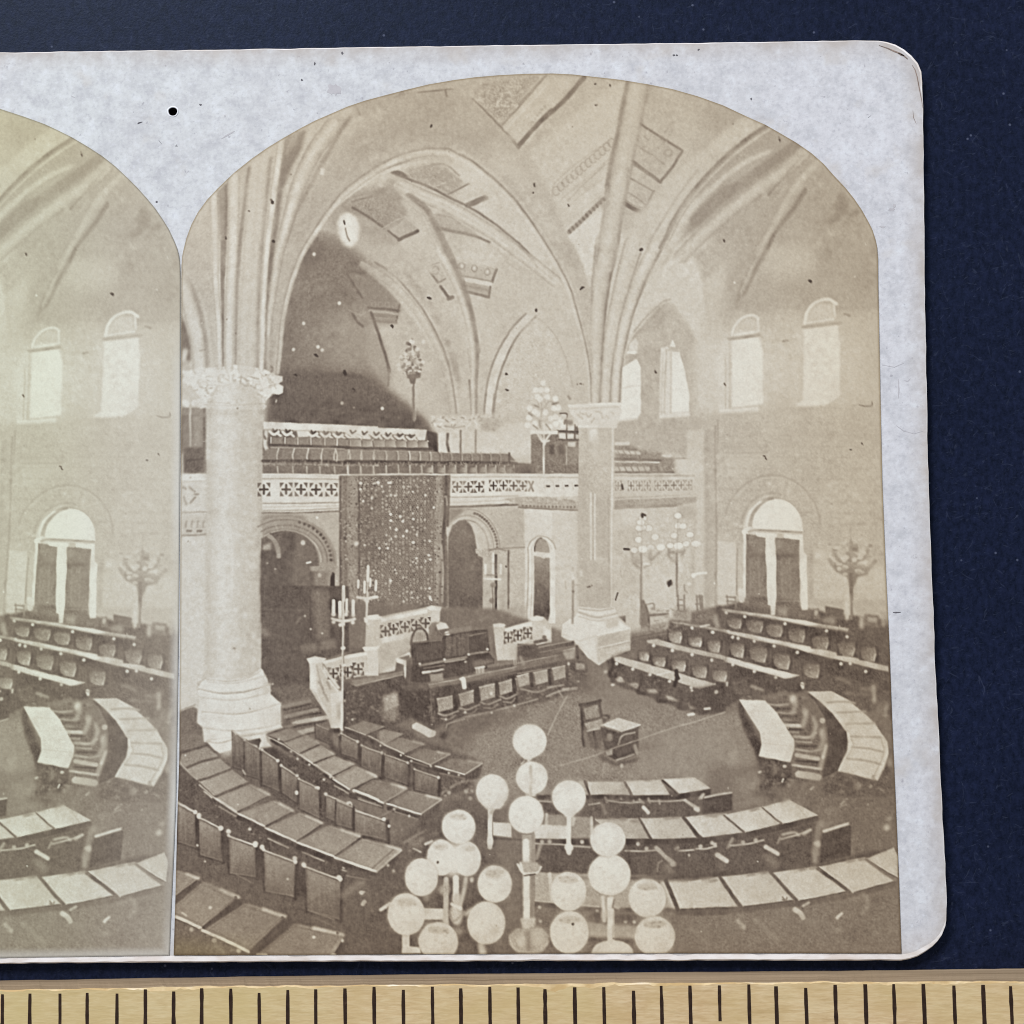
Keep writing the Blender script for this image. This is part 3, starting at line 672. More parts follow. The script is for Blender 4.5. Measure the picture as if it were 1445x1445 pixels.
    L("970,1135 1080,1140", 14, 208, .7); L("985,1110 1060,1110", 6, 130, .6); E(1122, 1052, 7, 8, 78, .5)
    # door
    F(np.vstack([[(1282, 1450), (1282, 960)], arc(1375, 945, 95, 105, 180, 0), [(1470, 1450)]]), 206, 1)
    L(np.vstack([[(1270, 1430), (1278, 960)], arc(1375, 945, 100, 110, 175, 10)]), 8, 160, .7); L(np.vstack([[(1300, 1430), (1305, 960)], arc(1375, 945, 72, 84, 175, 10)]), 6, 175, .6)
    F(np.vstack([[(1325, 945)], arc(1378, 935, 53, 85, 178, 2), [(1432, 955)]]), 150, .8, tx=3); L(np.vstack([[(1325, 945)], arc(1378, 935, 54, 86, 178, 90)]), 9, 105, .7)
    F("1318,975 1432,988 1432,1385 1415,1450 1318,1450", (142, 1370, 980, 98, 1370, 1350), .7, tx=3); L("1372,980 1388,988 1400,980", 10, 200, .7)
    # tapestry behind the rostrum
    T(0, 2)
    F("1180,402 1460,402 1460,1450 1230,1450 1180,1290", 122, .9)
    T(1, 2)
    F("-40,402 700,402 730,402 725,640 700,760 715,1000 715,1330 660,1335 570,1340 200,1400 -40,1400", 118, .9, tx=4)
    F("10,405 78,405 75,1390 5,1390", 142, 1.5, tx=7); F("622,405 672,405 680,700 650,1330 618,1340", 148, 1.5, tx=7); L("700,410 695,650 680,860 690,1330", 20, 96, 1); L("690,560 700,560 706,620", 12, 180, .9, .7); L("668,900 680,1100 675,1300", 16, 162, 1.2); L("715,640 710,760", 22, 110, 1)
    L("-50,400 300,402 720,400", 10, 190, .6); L("-45,415 -45,1290", 14, 100, 1); L("85,415 85,1380", 8, 96, .8)
    r2 = np.random.RandomState(11)
    for i in range(500):
        x, y = r2.uniform(-50, 690), r2.uniform(425, 1385)
        if y > 1390 - (x > 200) * (x - 200) * .12: continue
        if x < 85 and r2.rand() < .4: continue
        E(x, y, r2.uniform(4, 8), r2.uniform(4, 9), r2.choice([88, 96, 138, 150, 162]), .5, .8)
    for i in range(22):
        x = 100 + i * 25
        if i % 2: L([(x, 420), (x + rng.uniform(-3, 3), 1385 - max(0, x - 200) * .12)], 5, 94, .5, .6, False)
        for j in range(33):
            y = 430 + j * 29 + (i % 2) * 14
            if y > 1360 - max(0, x - 200) * .12: break
            k = r2.rand()
            L([(x, y - 11), (x + 8, y), (x, y + 11), (x - 8, y), (x, y - 11)], 4, r2.choice([152, 168, 144]), .4, .85, False)
            E(x, y, 4, 5, 84 if k < .6 else r2.choice([150, 170, 190]), .4, .9)
    for i in range(90):
        x, y = 92 + r2.randint(0, 17) * 31 + r2.uniform(-6, 6), 460 + r2.randint(0, 30) * 31 + r2.uniform(-8, 8)
        if y > 1370 - max(0, x - 200) * .12: continue
        E(x, y, r2.uniform(4, 9), r2.uniform(5, 11), r2.choice([172, 190, 205]), .6, .95)
    D("95,460 220,460 290,460 305,460 310,680 375,695 310,725 612,637 470,880 290,920 580,970 590,1000 310,1150 585,1205 590,1278 470,715 395,730 425,800 350,790 230,920", 9, 216, .5)
    L("590,1260 600,1290", 10, 220, .5); E(30, 620, 18, 30, 168, 2.5, .6); E(65, 890, 16, 13, 200, 1.5)
    T(0, 2)
    for i in range(420):
        x, y = r2.uniform(1185, 1440), r2.uniform(420, 1270)
        E(x, y, r2.uniform(4, 8), r2.uniform(4, 9), r2.choice([92, 100, 140, 156, 165]), .5, .8)
    for x in (1195, 1230, 1270, 1310): L([(x, 420), (x + 4, 1280)], 8, 150 if x != 1310 else 90, 1, .6)
    F("1310,560 1440,560 1440,1060 1310,1060", 100, 10, .35); D("1325,460 1320,505 1440,455 1400,570 1340,590 1400,640 1350,900", 9, 198, .6); E(1290, 890, 18, 14, 196, 1.6)
    # window side: seats left of the column, right wall gallery
    T(2, 2)
    F("75,120 410,60 410,395 -10,395 -10,330 75,330", 128, 1.2, tx=5); F("-10,330 80,330 100,395 -10,395", 110, 2)
    F("270,40 330,45 325,90 270,90", 188, .8); F("335,55 385,60 380,95 330,95", 196, .8); F("272,108 322,110 320,150 272,148", 190, .8); F("332,112 380,115 378,155 330,150", 196, .8); F("335,172 390,172 385,208 332,205", 202, .9); F("390,120 410,120 410,160 390,155", 180, .8)
    L("265,95 410,100", 12, 98, .8); L("270,155 410,158", 12, 100, .8)
    for x in (328, 385): L([(x, 50), (x - 4, 160)], 8, 108, .7)
    F("205,190 240,190 240,260 205,260", 98, 1.5); F("265,190 310,190 310,260 270,260", 102, 1.5); F("330,215 410,215 405,330 330,330", 150, 2, .7, tx=4); L("325,200 325,330", 10, 160, .8)
    L("165,120 165,395", 13, 206, .7); F("70,90 270,90 265,115 70,115", 210, .8); L("120,110 160,170 210,115", 14, 208, .8); L("160,170 140,120", 9, 205, .7); L("170,190 180,170 205,160", 12, 200, .7)
    T(2, 1)
    for q in ("150,960 150,1300", "110,1090 150,1170 210,1110 270,1160", "60,1160 100,1190 60,1230", "80,1200 150,1250 250,1210"): L(q, 7, 160, .7, .8)
    D("160,980 145,1030 110,1030 185,1030 120,1080 140,1095 190,1080 250,1090 65,1160 100,1185 120,1200 240,1160 270,1155 180,1190 60,1230 215,1230 250,1220 285,1240 100,1270 250,1270 50,1280 300,1280 210,1290", 21, 212, 1, .85)
    for q in ("60,1195 80,1210", "100,1140 125,1150", "135,1250 140,1290", "90,1280 120,1300", "180,1270 210,1310", "230,1130 270,1120"): L(q, 13, 140, .7, .85)
    L("280,1195 330,1200 310,1270", 10, 110, .8); F("290,1200 330,1205 325,1240 285,1240", 190, .8); F("310,1240 370,1240 370,1275 320,1275", 130, 1.5)
    L("270,1150 290,1080 340,1060 360,1090", 12, 168, 2, .8); L("340,1070 350,1090", 16, 140, 1)
    T(2, 2)
    F("660,140 1000,240 1090,280 1090,390 660,390", 142, 2, tx=4); F("660,60 1180,90 1180,280 1000,240 850,235 760,180 660,170", 170, 3)
    L("670,185 760,185", 26, 192, 1); L("670,240 840,250", 24, 180, 1.2); L("665,290 990,300", 14, 120, 1); L("665,310 980,315", 10, 196, .8); L("665,360 900,360", 30, 178, 1.3); L("670,385 1085,385", 9, 125, 1)
    for k in range(8): L([(690 + k * 45, 345), (705 + k * 45, 378)], 9, 128, .8, .7); L([(685 + k * 40, 235), (700 + k * 40, 262)], 8, 140, .8, .7)
    L("1005,265 1060,270", 18, 195, 1.5); L("1040,285 1180,285", 8, 152, 1.2)
    F("1180,90 1310,90 1300,1350 1235,1350 1245,600 1180,380", 186, 2.5); F("1310,60 1445,60 1445,1320 1350,1380 1305,1330", 176, 3); L("1375,60 1370,1380", 20, 168, 1.6); L("1330,100 1330,1380", 10, 166, 1.6)
    # balustrade behind and right of the column
    F("-10,395 410,395 410,555 200,555 -10,560", 203, .9); L("-10,418 410,420", 8, 172, .7)
    quatre(18, 482, 60, 74, 105); L("60,450 90,515", 12, 135, .7); L("90,450 60,515", 12, 135, .7)
    for x in (195, 260, 325, 395): F([(x - 14, 474), (x + 13, 474), (x + 13, 486), (x - 14, 486)], 88, .5); L([(x - 30, 455), (x - 20, 505)], 7, 182, .7, .8)
    F("-10,560 200,555 410,590 410,655 200,645 -10,630", 168, 1.2, tx=3)
    for k in range(70):
        x = rng.uniform(0, 405); y = rng.uniform(570, 600) + x * .03; L([(x, y), (x + rng.uniform(-12, 12), y + rng.uniform(-10, 10))], 7, rng.choice([146, 190]), .6, .6, False)
    D([(20 + k * 26, 622 + k * .7) for k in range(15)], 8, 122, .6); L("-10,632 200,642 410,655", 11, 135, .7); F("255,575 275,555 290,580", 205, .8)
    F("660,390 1240,400 1240,545 660,560", 186, 1.2); L("660,405 1230,412", 9, 165, .8); L("670,425 1220,430", 6, 198, .8)
    for x in (690, 780, 838, 895, 970, 1028, 1083, 1135, 1188): quatre(x, 478, 52, 70, 130, .7)
    F("670,470 700,470 700,500 670,500", 150, 2, .6); L("715,470 722,500", 14, 75, .6)
    F("660,560 1250,545 1240,600 1110,625 660,650", 160, 1.6, tx=3); L("665,575 1245,552", 9, 192, .9); L("660,642 900,632 1100,622", 9, 138, 1)
    for k in range(40): L([(670 + k * 12, 620 - k * .3), (674 + k * 12, 640 - k * .3)], 5, 128, .6, .7)
    F("660,655 1110,630 1240,610 1235,1390 660,1400", 184, 3, tx=3); L("1230,640 1215,1250", 20, 172, 2.5); F("1110,625 1240,610 1230,720 1110,700", 170, 3)
    E(760, 1000, 80, 260, 176, 14, .7); F("840,1050 1100,1050 1090,1380 860,1380", 192, 6, .7); F("660,650 900,640 800,740 660,760", 190, 5)

def paint_column():
    T(2, 1)
    F("340,1140 480,1128 700,1125 720,1180 690,1260 680,1300 420,1300 400,1240 350,1190", 199, 1)
    L("345,1140 500,1130 710,1128", 14, 209, .9); L("345,1160 700,1150", 7, 182, .9)
    for q in ("420,1190 450,1200", "460,1190 480,1220 500,1200", "530,1180 570,1190 580,1230", "640,1190 660,1200", "600,1210 620,1230", "440,1230 400,1200", "520,1230 500,1260"): L(q, 11, 170, 1, .8)
    T(2, 2)
    F("410,60 662,70 660,400 655,1330 620,1345 410,1345", 177, .8, tx=3)
    L("412,62 665,68", 15, 206, .9); F("480,80 545,80 545,170 500,180", 212, 3); F("500,120 560,120 550,300 500,300", 184, 5)
    L("652,80 645,600 640,1330", 14, 202, 1); L("620,560 625,1000 630,1300", 10, 166, 1.2)
    L("497,530 497,1000", 12, 204, .9); L("525,540 525,1000", 12, 200, 1); L("512,530 512,1000", 7, 168, .8); L("530,995 620,1000", 6, 192, 1.2)
    F("540,540 610,540 610,980 540,980", 170, 3, .8); F("412,420 480,420 490,1200 412,1200", 171, 6, .8); F("410,1040 660,1040 650,1340 410,1340", 168, 8, .7)
    F("560,60 640,60 640,330 560,330", 180, 6, .8)
    for q, r in (("475,1195 490,1190", 12),): L(q, r, 110, 1)
    T(2, 3)
    F("405,110 560,125 660,110 685,160 690,195 770,255 775,410 650,450 555,520 480,470 385,360 290,320 295,235 345,195 370,190 405,150", 206, .9)
    F("410,118 560,132 660,115 658,125 560,142 410,128", 180, 1, .7); L("410,140 540,180 680,150", 9, 184, 1.2); L("420,165 540,195 690,180", 7, 190, 1)
    F("530,320 765,255 772,405 540,510 535,400", 188, 1.5); F("545,330 690,290 750,290 745,350 550,400", 181, 3); L("540,310 770,258", 8, 212, .8); L("545,405 775,355", 8, 206, .9); L("560,400 770,372", 6, 165, .9); L("320,320 420,380 530,490", 8, 190, 2)
    F("600,200 690,195 690,240 610,260", 190, 3)

def paint_right_wall():
    T(3, 2)
    F("130,0 1310,-30 1330,1380 130,1380", 175, 3, tx=2)
    for q, v in (("145,180 520,180 520,250 145,250", 170), ("560,60 1290,60 1290,240 560,240", 172), ("150,260 470,260 300,420 160,420", 180), ("850,450 1300,520 1310,760 900,760", 178)): F(q, v, 6, .8)
    for k in range(9): L([(140 + rng.uniform(0, 40), 130 + k * 75), (1290, 120 + k * 80)], 5, 162, 1.2, .6)
    for k in range(60):
        x, y = rng.uniform(880, 1290), rng.uniform(450, 980); L([(x, y), (x + rng.uniform(10, 50), y + rng.uniform(-6, 6))], 14, rng.choice([160, 188, 164]), 1.6, .7, False)
    L("140,250 500,245", 8, 164, 1.2); L("535,0 530,220", 40, 180, 4, .5); L("142,20 142,250", 12, 160, 1.4)
    F("45,0 130,0 130,1340 60,1340", 172, 3); L("125,60 130,850 125,1330", 12, 158, 1.4); L("70,100 65,1330", 24, 166, 3)
    L(arc(525, 790, 345, 385, 165, 5), 10, 158, 1.6); L(arc(525, 790, 330, 370, 168, 5), 8, 185, 1.8, .6); L(arc(525, 770, 215, 240, 175, 60), 12, 165, 1.8); L(arc(525, 770, 195, 220, 178, 70), 10, 186, 1.6)
    for k in range(12):
        a = np.radians(20 + k * 12.5); L([(525 + 230 * np.cos(a), 780 - 255 * np.sin(a)), (525 + 325 * np.cos(a), 780 - 365 * np.sin(a))], 5, 166, 1.6, .7)
    L("880,560 885,770", 18, 182, 2, .8); L("320,780 130,800", 10, 165, 1.6, .7)
    F("140,870 260,880 275,930 275,1320 140,1340", 192, 1.3); F("270,920 325,880 330,1290 285,1290 272,1330", 182, 1.4); L("278,930 275,1250", 10, 148, 1)
    F("800,930 960,940 1000,1030 1080,1080 1075,1380 790,1380", 184, 2, tx=2); F("1120,1080 1310,1030 1330,1390 1110,1390", 184, 4); L("805,930 800,1280", 22, 166, 2); L("775,1020 770,1350", 12, 180, 1.2)
    F(np.vstack([[(322, 1290), (325, 720)], arc(535, 770, 210, 195, 172, 2), [(745, 1320)], [(700, 1330)]]), 192, 1)
    F(np.vstack([[(388, 780)], arc(560, 780, 178, 208, 178, 3), [(742, 800)]]), 217, .9)
    L(np.vstack([[(372, 770)], arc(560, 780, 190, 218, 172, 100)]), 26, 160, 1.2); L(np.vstack([[(345, 760)], arc(545, 775, 200, 210, 168, 120)]), 16, 208, 1.2)
    L("330,805 370,785", 36, 212, 1); L("360,805 420,792 560,800 735,808", 15, 160, .9)
    F("340,820 400,825 480,840 495,1300 340,1270", 132, .9, tx=3); F("545,845 720,850 722,1290 556,1290", 131, .9, tx=3); F("340,960 490,960 490,1000 340,1000", 120, 3, .8); F("552,960 722,960 722,995 555,995", 115, 3, .8)
    for q in ("370,1000 375,1250", "430,980 440,1250", "590,1000 600,1270", "650,990 655,1280"): L(q, 9, 142, 1.2, .7)
    F("410,812 555,818 555,845 480,848 420,835", 217, .8); F("610,825 742,825 745,860 700,860 610,848", 213, .9); F("565,815 610,820 605,850 565,850", 178, 1)
    F("480,830 545,840 555,1000 552,1330 545,1400 510,1400 510,1330 490,1320 492,1100 480,1000", 214, .9)
    F("722,850 742,860 752,950 770,970 770,1360 725,1365 720,1250 740,1190 722,1120", 213, .9); F("322,800 340,820 335,1290 300,1285 322,1200", 209, 1)
    F("340,1265 490,1265 495,1340 340,1310", 108, 2, tx=4); F("556,1285 720,1290 725,1370 640,1390 560,1380", 112, 2.5, tx=5); F("560,1320 640,1330 640,1420 560,1400", 145, 3)
    # standing lamp at right, chairs along the wall
    for q in ("1085,1200 1080,1120 1040,1080 970,1060 930,1000", "1085,1150 1120,1100 1190,1075 1250,1010", "1082,1100 1060,1040 1000,1010 960,950", "1085,1080 1110,1020 1170,990 1200,930", "1082,1050 1078,960 1085,880"): L(q, 26, 148, 1.6, .85)
    F("960,1020 1030,1045 1080,1050 1140,1050 1215,1055 1200,1105 1125,1125 1100,1195 1068,1190 1055,1125 975,1085", 143, 1.6)
    for k in range(70):
        x, y = rng.normal(1088, 92), rng.uniform(880, 1110)
        if abs(x - 1088) < 50 + (1150 - y) * .5: E(x, y, rng.uniform(12, 24), rng.uniform(9, 16), rng.choice([138, 146, 152, 160, 190, 186]), 1.1, .75)
    L("1082,1100 1083,1250 1085,1400", 24, 132, 1); D("1105,1000 1145,985 1000,1065 1180,1020 1040,990", 17, 190, 1.2, .85); L("1078,760 1080,900", 9, 158, 1.2, .8)
def paint_lamps():
    # the two many-globed standards right of the column
    T(2, 2)
    for p, v, r in (("835,860 865,930 805,935 920,915 990,915 950,840 905,780 860,775 840,780 865,710 850,740", 205, 26), ("1115,900 1055,900 1170,890 1235,890 1085,830 1195,825 1110,760 1145,765 1110,690", 207, 25)):
        for x, y in np.array([float(q) for q in p.replace(',', ' ').split()]).reshape(-1, 2): E(x, y, r + 6, r * .8 + 6, 150, 1, .5); E(x, y, r, r * .8, v + 4, .8, .95)
    E(865, 925, 30, 24, 222, 1); E(1115, 903, 32, 22, 222, 1); E(990, 912, 30, 22, 213, 1); E(1238, 890, 32, 20, 210, 1.2)
    L("855,700 857,960", 7, 168, 1, .7); L("1107,720 1105,960", 7, 160, 1, .7)
    for q in ("790,960 800,1020 850,1060 915,1030", "920,930 915,1000 980,950", "1045,930 1050,980 1100,1010 1160,940", "1060,950 1140,950"): L(q, 20, 150, 1.6, .8)
    E(815, 1010, 36, 34, 158, 2.5, .8); E(1110, 1000, 40, 30, 170, 3, .8); L("1120,980 1130,1080", 20, 205, 2, .8); L("870,1030 910,1030", 14, 200, 1)
    L("853,960 852,1120", 15, 142, 1); L("850,1110 852,1300 850,1450", 20, 140, 1, w2=26); L("1104,960 1102,1100 1105,1260", 15, 140, 1); L("862,1040 860,1280", 6, 190, .8)
    E(1052, 1168, 22, 20, 88, 1.4, .85); L("1060,1150 1045,1190", 12, 80, .7); L("862,700 860,680 880,690", 16, 70, .6); L("735,928 765,930", 16, 66, .5); L("685,1235 670,1285", 9, 72, .5)
    L("1220,1110 1260,1100 1310,1095", 15, 222, .8); E(1222,1115, 14, 16, 224, .8); E(1190, 1175, 14, 12, 205, 1.2); L("1155,1180 1160,1220 1175,1230", 10, 150, .8); L("700,1080 720,1130 750,1040", 5, 168, 1)
    # pole lamp by the column
    L("370,1150 368,1300 366,1450", 15, 150, .9); L("315,1150 315,1200", 10, 165, 1); L("365,1180 420,1180", 8, 165, .9); L("370,1060 370,1080", 16, 165, 1); L("365,1110 370,1130", 16, 206, 1.2); E(370, 1225, 10, 10, 120, .8); E(425, 1100, 10, 24, 200, 1.6)

def paint_ribs():
    G()
    # ribs of the near pier
    R("302,270 303,320 304,360 305,400 309,455 311,520", 12, (165, 192, 198, 188, 160), 7)
    R("331,252 330,300 328,360 326,405 324,460 323.5,520", 17, (158, 188, 198, 190, 162), 12)
    R("367,236 361,300 356,380 352,430 348,520", 28, (170, 186, 188, 182, 186, 178, 164), 25, al=.6)
    R("397,204 392,244 385.5,290 380,330 375,385 371,465 369,520", 11, (158, 194, 203, 190, 146), 8)
    R("468,180 445,212 426,252 413,290 403,326 394,360 388,400 382,440 379,470", 26, (150, 172, 190, 194, 184, 168, 150), 7)
    R("257,395 268,435 276,470 281,500 282,521", 20, (150, 186, 196, 194, 170), 19, al=.6)
    # mouldings of the great arch
    R("645,214 602,213 562,224 524,243 490,268 467,295 443,330 425,360 413,392 403,430 396,470 391,525", 17, (168, 165, 148, 184, 196, 186, 160), 9)
    R("640,214 670,230 710,264 740,298 771,345 789,375 805,407 817,445 827,485 833,525 835,566", 19, (186, 192, 188, 146, 184, 178, 172), 9)
    R("650,160 700,190 735,225 770,285 800,345 822,400 833,450", 20, (172, 166, 170, 180), 10, b=2, al=.35)
    # ribs of the vault within
    T(1, 0)
    R("380,815 520,880 680,945 860,1045 1010,1135 1200,1275 1380,1415 1470,1490", 100, (158, 176, 190, 182, 192, 178, 150), 84)
    R("440,905 540,985 605,1095 665,1220 735,1390", 80, (170, 184, 182, 146, 140, 150), 100)
    T(1, 1)
    R("680,60 740,170 795,290 838,420 872,560 893,700 900,850 897,1000 894,1195", 110, (168, 186, 192, 176, 148, 140, 150), 46)
    R("120,150 210,200 330,290 450,420 560,580 640,740 700,900 735,1060 750,1190", 60, (160, 174, 182, 184, 150), 50, al=.55)
    # ribs over the free-standing column
    T(2, 1)
    R("600,-20 580,180 555,400 545,600 538,800 528,1110", 140, (166, 182, 190, 186, 180, 164, 140), 64)
    R("790,0 735,200 688,400 645,600 615,800 598,1110", 120, (150, 182, 192, 186, 184, 170), 66)
    R("945,20 850,220 785,400 728,600 690,800 672,960 668,1110", 96, (156, 180, 194, 192, 178, 148), 66)
    T(2, 0)
    R("830,90 800,280 745,540 700,800 650,1060 610,1300 600,1360", 150, (154, 176, 184, 186, 180, 172, 152), 138)
    # ribs of the right-hand bay
    T(3, 0)
    R("560,350 400,450 240,575 110,700 -20,845 -150,1030 -250,1230", 90, (182, 176, 138, 150, 164, 180, 156), 70)
    R("745,580 600,710 420,840 220,990 0,1190 -120,1310", 110, (146, 168, 184, 182, 172, 152), 100, b=1.2, al=.7)
    R("730,860 640,1000 540,1120 480,1250 400,1400 330,1560", 90, (174, 176, 160, 138, 146, 166), 60, b=1.2, al=.8)
    R("860,640 720,780 620,930 540,1080 440,1250", 70, (156, 172, 182, 176, 160), 60, b=1.4, al=.6)
    # rounded shafts
    G()
    R("332,580 332,700 331,820 330,950", 80, (170, 184, 196, 199, 192, 184, 180, 176, 170, 160), 80, al=.65)
    for _ in range(160):
        x, y = rng.uniform(296, 368), rng.uniform(582, 945); E(x, y, rng.uniform(1.5, 6), rng.uniform(2, 9), rng.choice([176, 182, 202, 206]), 1.6, .3)
    R("842,604 841,700 841,800 841,855", 50, (162, 176, 184, 178, 170, 170, 176, 182, 172, 198), 49, al=.6)
    for _ in range(120):
        x, y = rng.uniform(819, 864), rng.uniform(608, 852); E(x, y, rng.uniform(1, 4), rng.uniform(1.5, 6), rng.choice([160, 166, 190]), 1.2, .3)
def seats(q, dark, light):
    for x0, x1, y0, y1 in q:
        w = x1 - x0; h = y1 - y0; d = rng.uniform(-8, 8)
        F([(x0 - 6, y0 - 6), (x1 + 16, y0 + 2), (x1 + 14, y1), (x0 - 4, y1 - 10)], dark - 4, 1.2, .85)
        F([(x0 + 2, y0 + h * .2), (x0 + w * .3, y0 + h * .06), (x1 - 6, y0 + h * .12), (x1 - 2, y0 + h * .5), (x1 - w * .12, y1 - 2), (x0 + w * .5, y1 - h * .06), (x0 + w * .14, y1 - h * .2)], (dark + 18, x0 + w * .2, y0, light + d, x1 - w * .25, y1 - 4), 1, tx=5)
        L([(x0 + w * .1, y0 + h * .1), (x0 + w * .5, y0 + h * .02), (x1 - 4, y0 + h * .1)], 7, dark + 30, .8, .7)
        L([(x1 - w * .08, y0 + h * .5), (x1 - w * .16, y1 - h * .05)], 8, light + 26, .8, .8)
        L([(x0 + w * .3, y1 - h * .1), (x1 - w * .2, y1)], 6, light + 20, .8, .6)
        for _ in range(3): E(x0 + w * rng.uniform(.2, .8), y0 + h * rng.uniform(.3, .9), 8, 7, light + rng.choice([-30, 16]), 1, .5)
def lid(s, v, edge=200, ew=8, hl=None, dk=92):
    P = np.array([float(q) for q in s.replace(',', ' ').split()]).reshape(-1, 2)
    F(P + np.array([[4, 10]]), dk, 1.2, .9)
    c = P.mean(0); F(P, (v - 8, P[1, 0], P[1, 1], v + 10, P[3, 0], P[3, 1]), .6, tx=3.5)
    F(c + (P - c) * .82, v + 4, 1.2, .5, tx=2)
    Q = c + (P - c) * .84
    L([Q[0], Q[1], Q[2], Q[3], Q[0]], ew * .45, v - 14, .6, .55, False)
    for _ in range(5):
        u, w_ = rng.uniform(.15, .85), rng.uniform(.15, .85); z = (P[0] * (1 - u) + P[3] * u) * (1 - w_) + (P[1] * (1 - u) + P[2] * u) * w_
        E(z[0], z[1], rng.uniform(8, 34), rng.uniform(4, 12), v + rng.choice([-9, 10, -6]), 2, .55)
    if edge: L([P[0], P[3]], ew, edge, .5, sm=False)
    L([P[0], P[1]], ew * .5, v - 34, .7, .7, False)
    if hl: L([P[1] + (P[2] - P[1]) * hl[0], P[1] + (P[2] - P[1]) * .97], ew * 1.5, hl[1] - 4, 1.6, .8, False); L([P[1] + (P[2] - P[1]) * .1, P[1] + (P[2] - P[1]) * hl[0]], ew * .9, v + 18, 1.5, .6, False)
def chair(s, v, rail=168, w=9, dots=190):
    P = np.array([float(q) for q in s.replace(',', ' ').split()]).reshape(-1, 2)
    c = P.mean(0)
    L([P[1] + [8, 4], P[2] + [8, 0]], w * 2.6, 76, 1, .9, False); L([P[0] - [7, 0], P[3] - [7, 0]], w * 1.6, 78, 1, .85, False)
    F(P, (v + 18, P[0, 0], P[0, 1], v - 16, P[3, 0], P[3, 1]), .8, tx=3)
    Q = c + (P - c) * .82; F(Q, (v + 27, Q[0, 0], Q[0, 1], v - 8, Q[3, 0], Q[3, 1]), 1.6, .7, tx=3)
    for k in range(8):
        u = rng.rand(); a = P[0] + (P[1] - P[0]) * u; d = P[3] + (P[2] - P[3]) * u
        L([a + (d - a) * rng.uniform(.05, .4), a + (d - a) * rng.uniform(.6, .95)], 5, v + rng.choice([-16, 20]), .9, .5, False)
    L([P[3], P[2]], w, 80, 1, .8, False); L([P[3] + [4, -10], P[2] + [0, -12]], w * .6, v + 18, .8, .6, False)
    L([P[0], P[1]], w, rail, .6, sm=False); L([P[0] + [0, w], P[1] + [0, w]], w * .6, 88, .7, .7, False)
    if dots: E(P[1, 0] + 2, P[1, 1], w * 1.25, w * 1.25, dots, .6); E(P[0, 0] - 3, P[0, 1] - 3, w * 1.0, w, dots - 12, .6)
def clutter(x0, y0, x1, y1, n, vs, ln=26, w=8, al=.7, keep=None):
    for _ in range(n):
        x, y = rng.uniform(x0, x1), rng.uniform(y0, y1)
        if keep is not None and not keep(x, y): continue
        a = rng.choice([-.45, .3, 1.3, 1.7, .5]) + rng.uniform(-.3, .3); l = rng.uniform(.3, 1.1) * ln; v = rng.choice(vs)
        if rng.rand() < .35: E(x, y, w * rng.uniform(.7, 1.8), w * rng.uniform(.6, 1.3), v, .8, al * .7)
        else: L([(x, y), (x + np.cos(a) * l, y + np.sin(a) * l * .8)], w * rng.uniform(.5, 1.3), v, 1.3, al * .75, False)

def paint_floor():
    G()
    F("370,860 500,850 700,860 820,900 900,900 1310,880 1310,1365 240,1365 240,1000 300,1080 380,1030", 118, 3)
    F("640,1080 700,1010 820,960 900,960 1000,1010 1060,1000 1060,1090 1000,1110 820,1110 690,1130", 134, 6, tx=5)
    F("820,950 900,940 960,990 900,1000 830,1000", 128, 8); F("890,1040 1050,1020 1060,1100 900,1100", 142, 14, .8)
    F("1000,1080 1290,1080 1290,1210 1120,1190 1000,1130", 118, 8); E(1060, 1120, 30, 30, 135, 10, .6)
    F("240,1000 330,1080 480,1140 560,1230 580,1365 240,1365", 104, 4, tx=3)
    F("560,1180 640,1130 700,1120 700,1365 480,1365 520,1280", 101, 6, tx=3)
    T(3, 4)
    F("0,1040 1400,880 1440,1380 -1200,1380 -1200,1060", 124, 2, tx=4); F("860,400 1100,440 1390,560 1390,650 1060,680", 118, 4)
    F("400,200 1380,150 1390,640 1080,690 1080,460 860,400 700,300", 116, 8, tx=3)

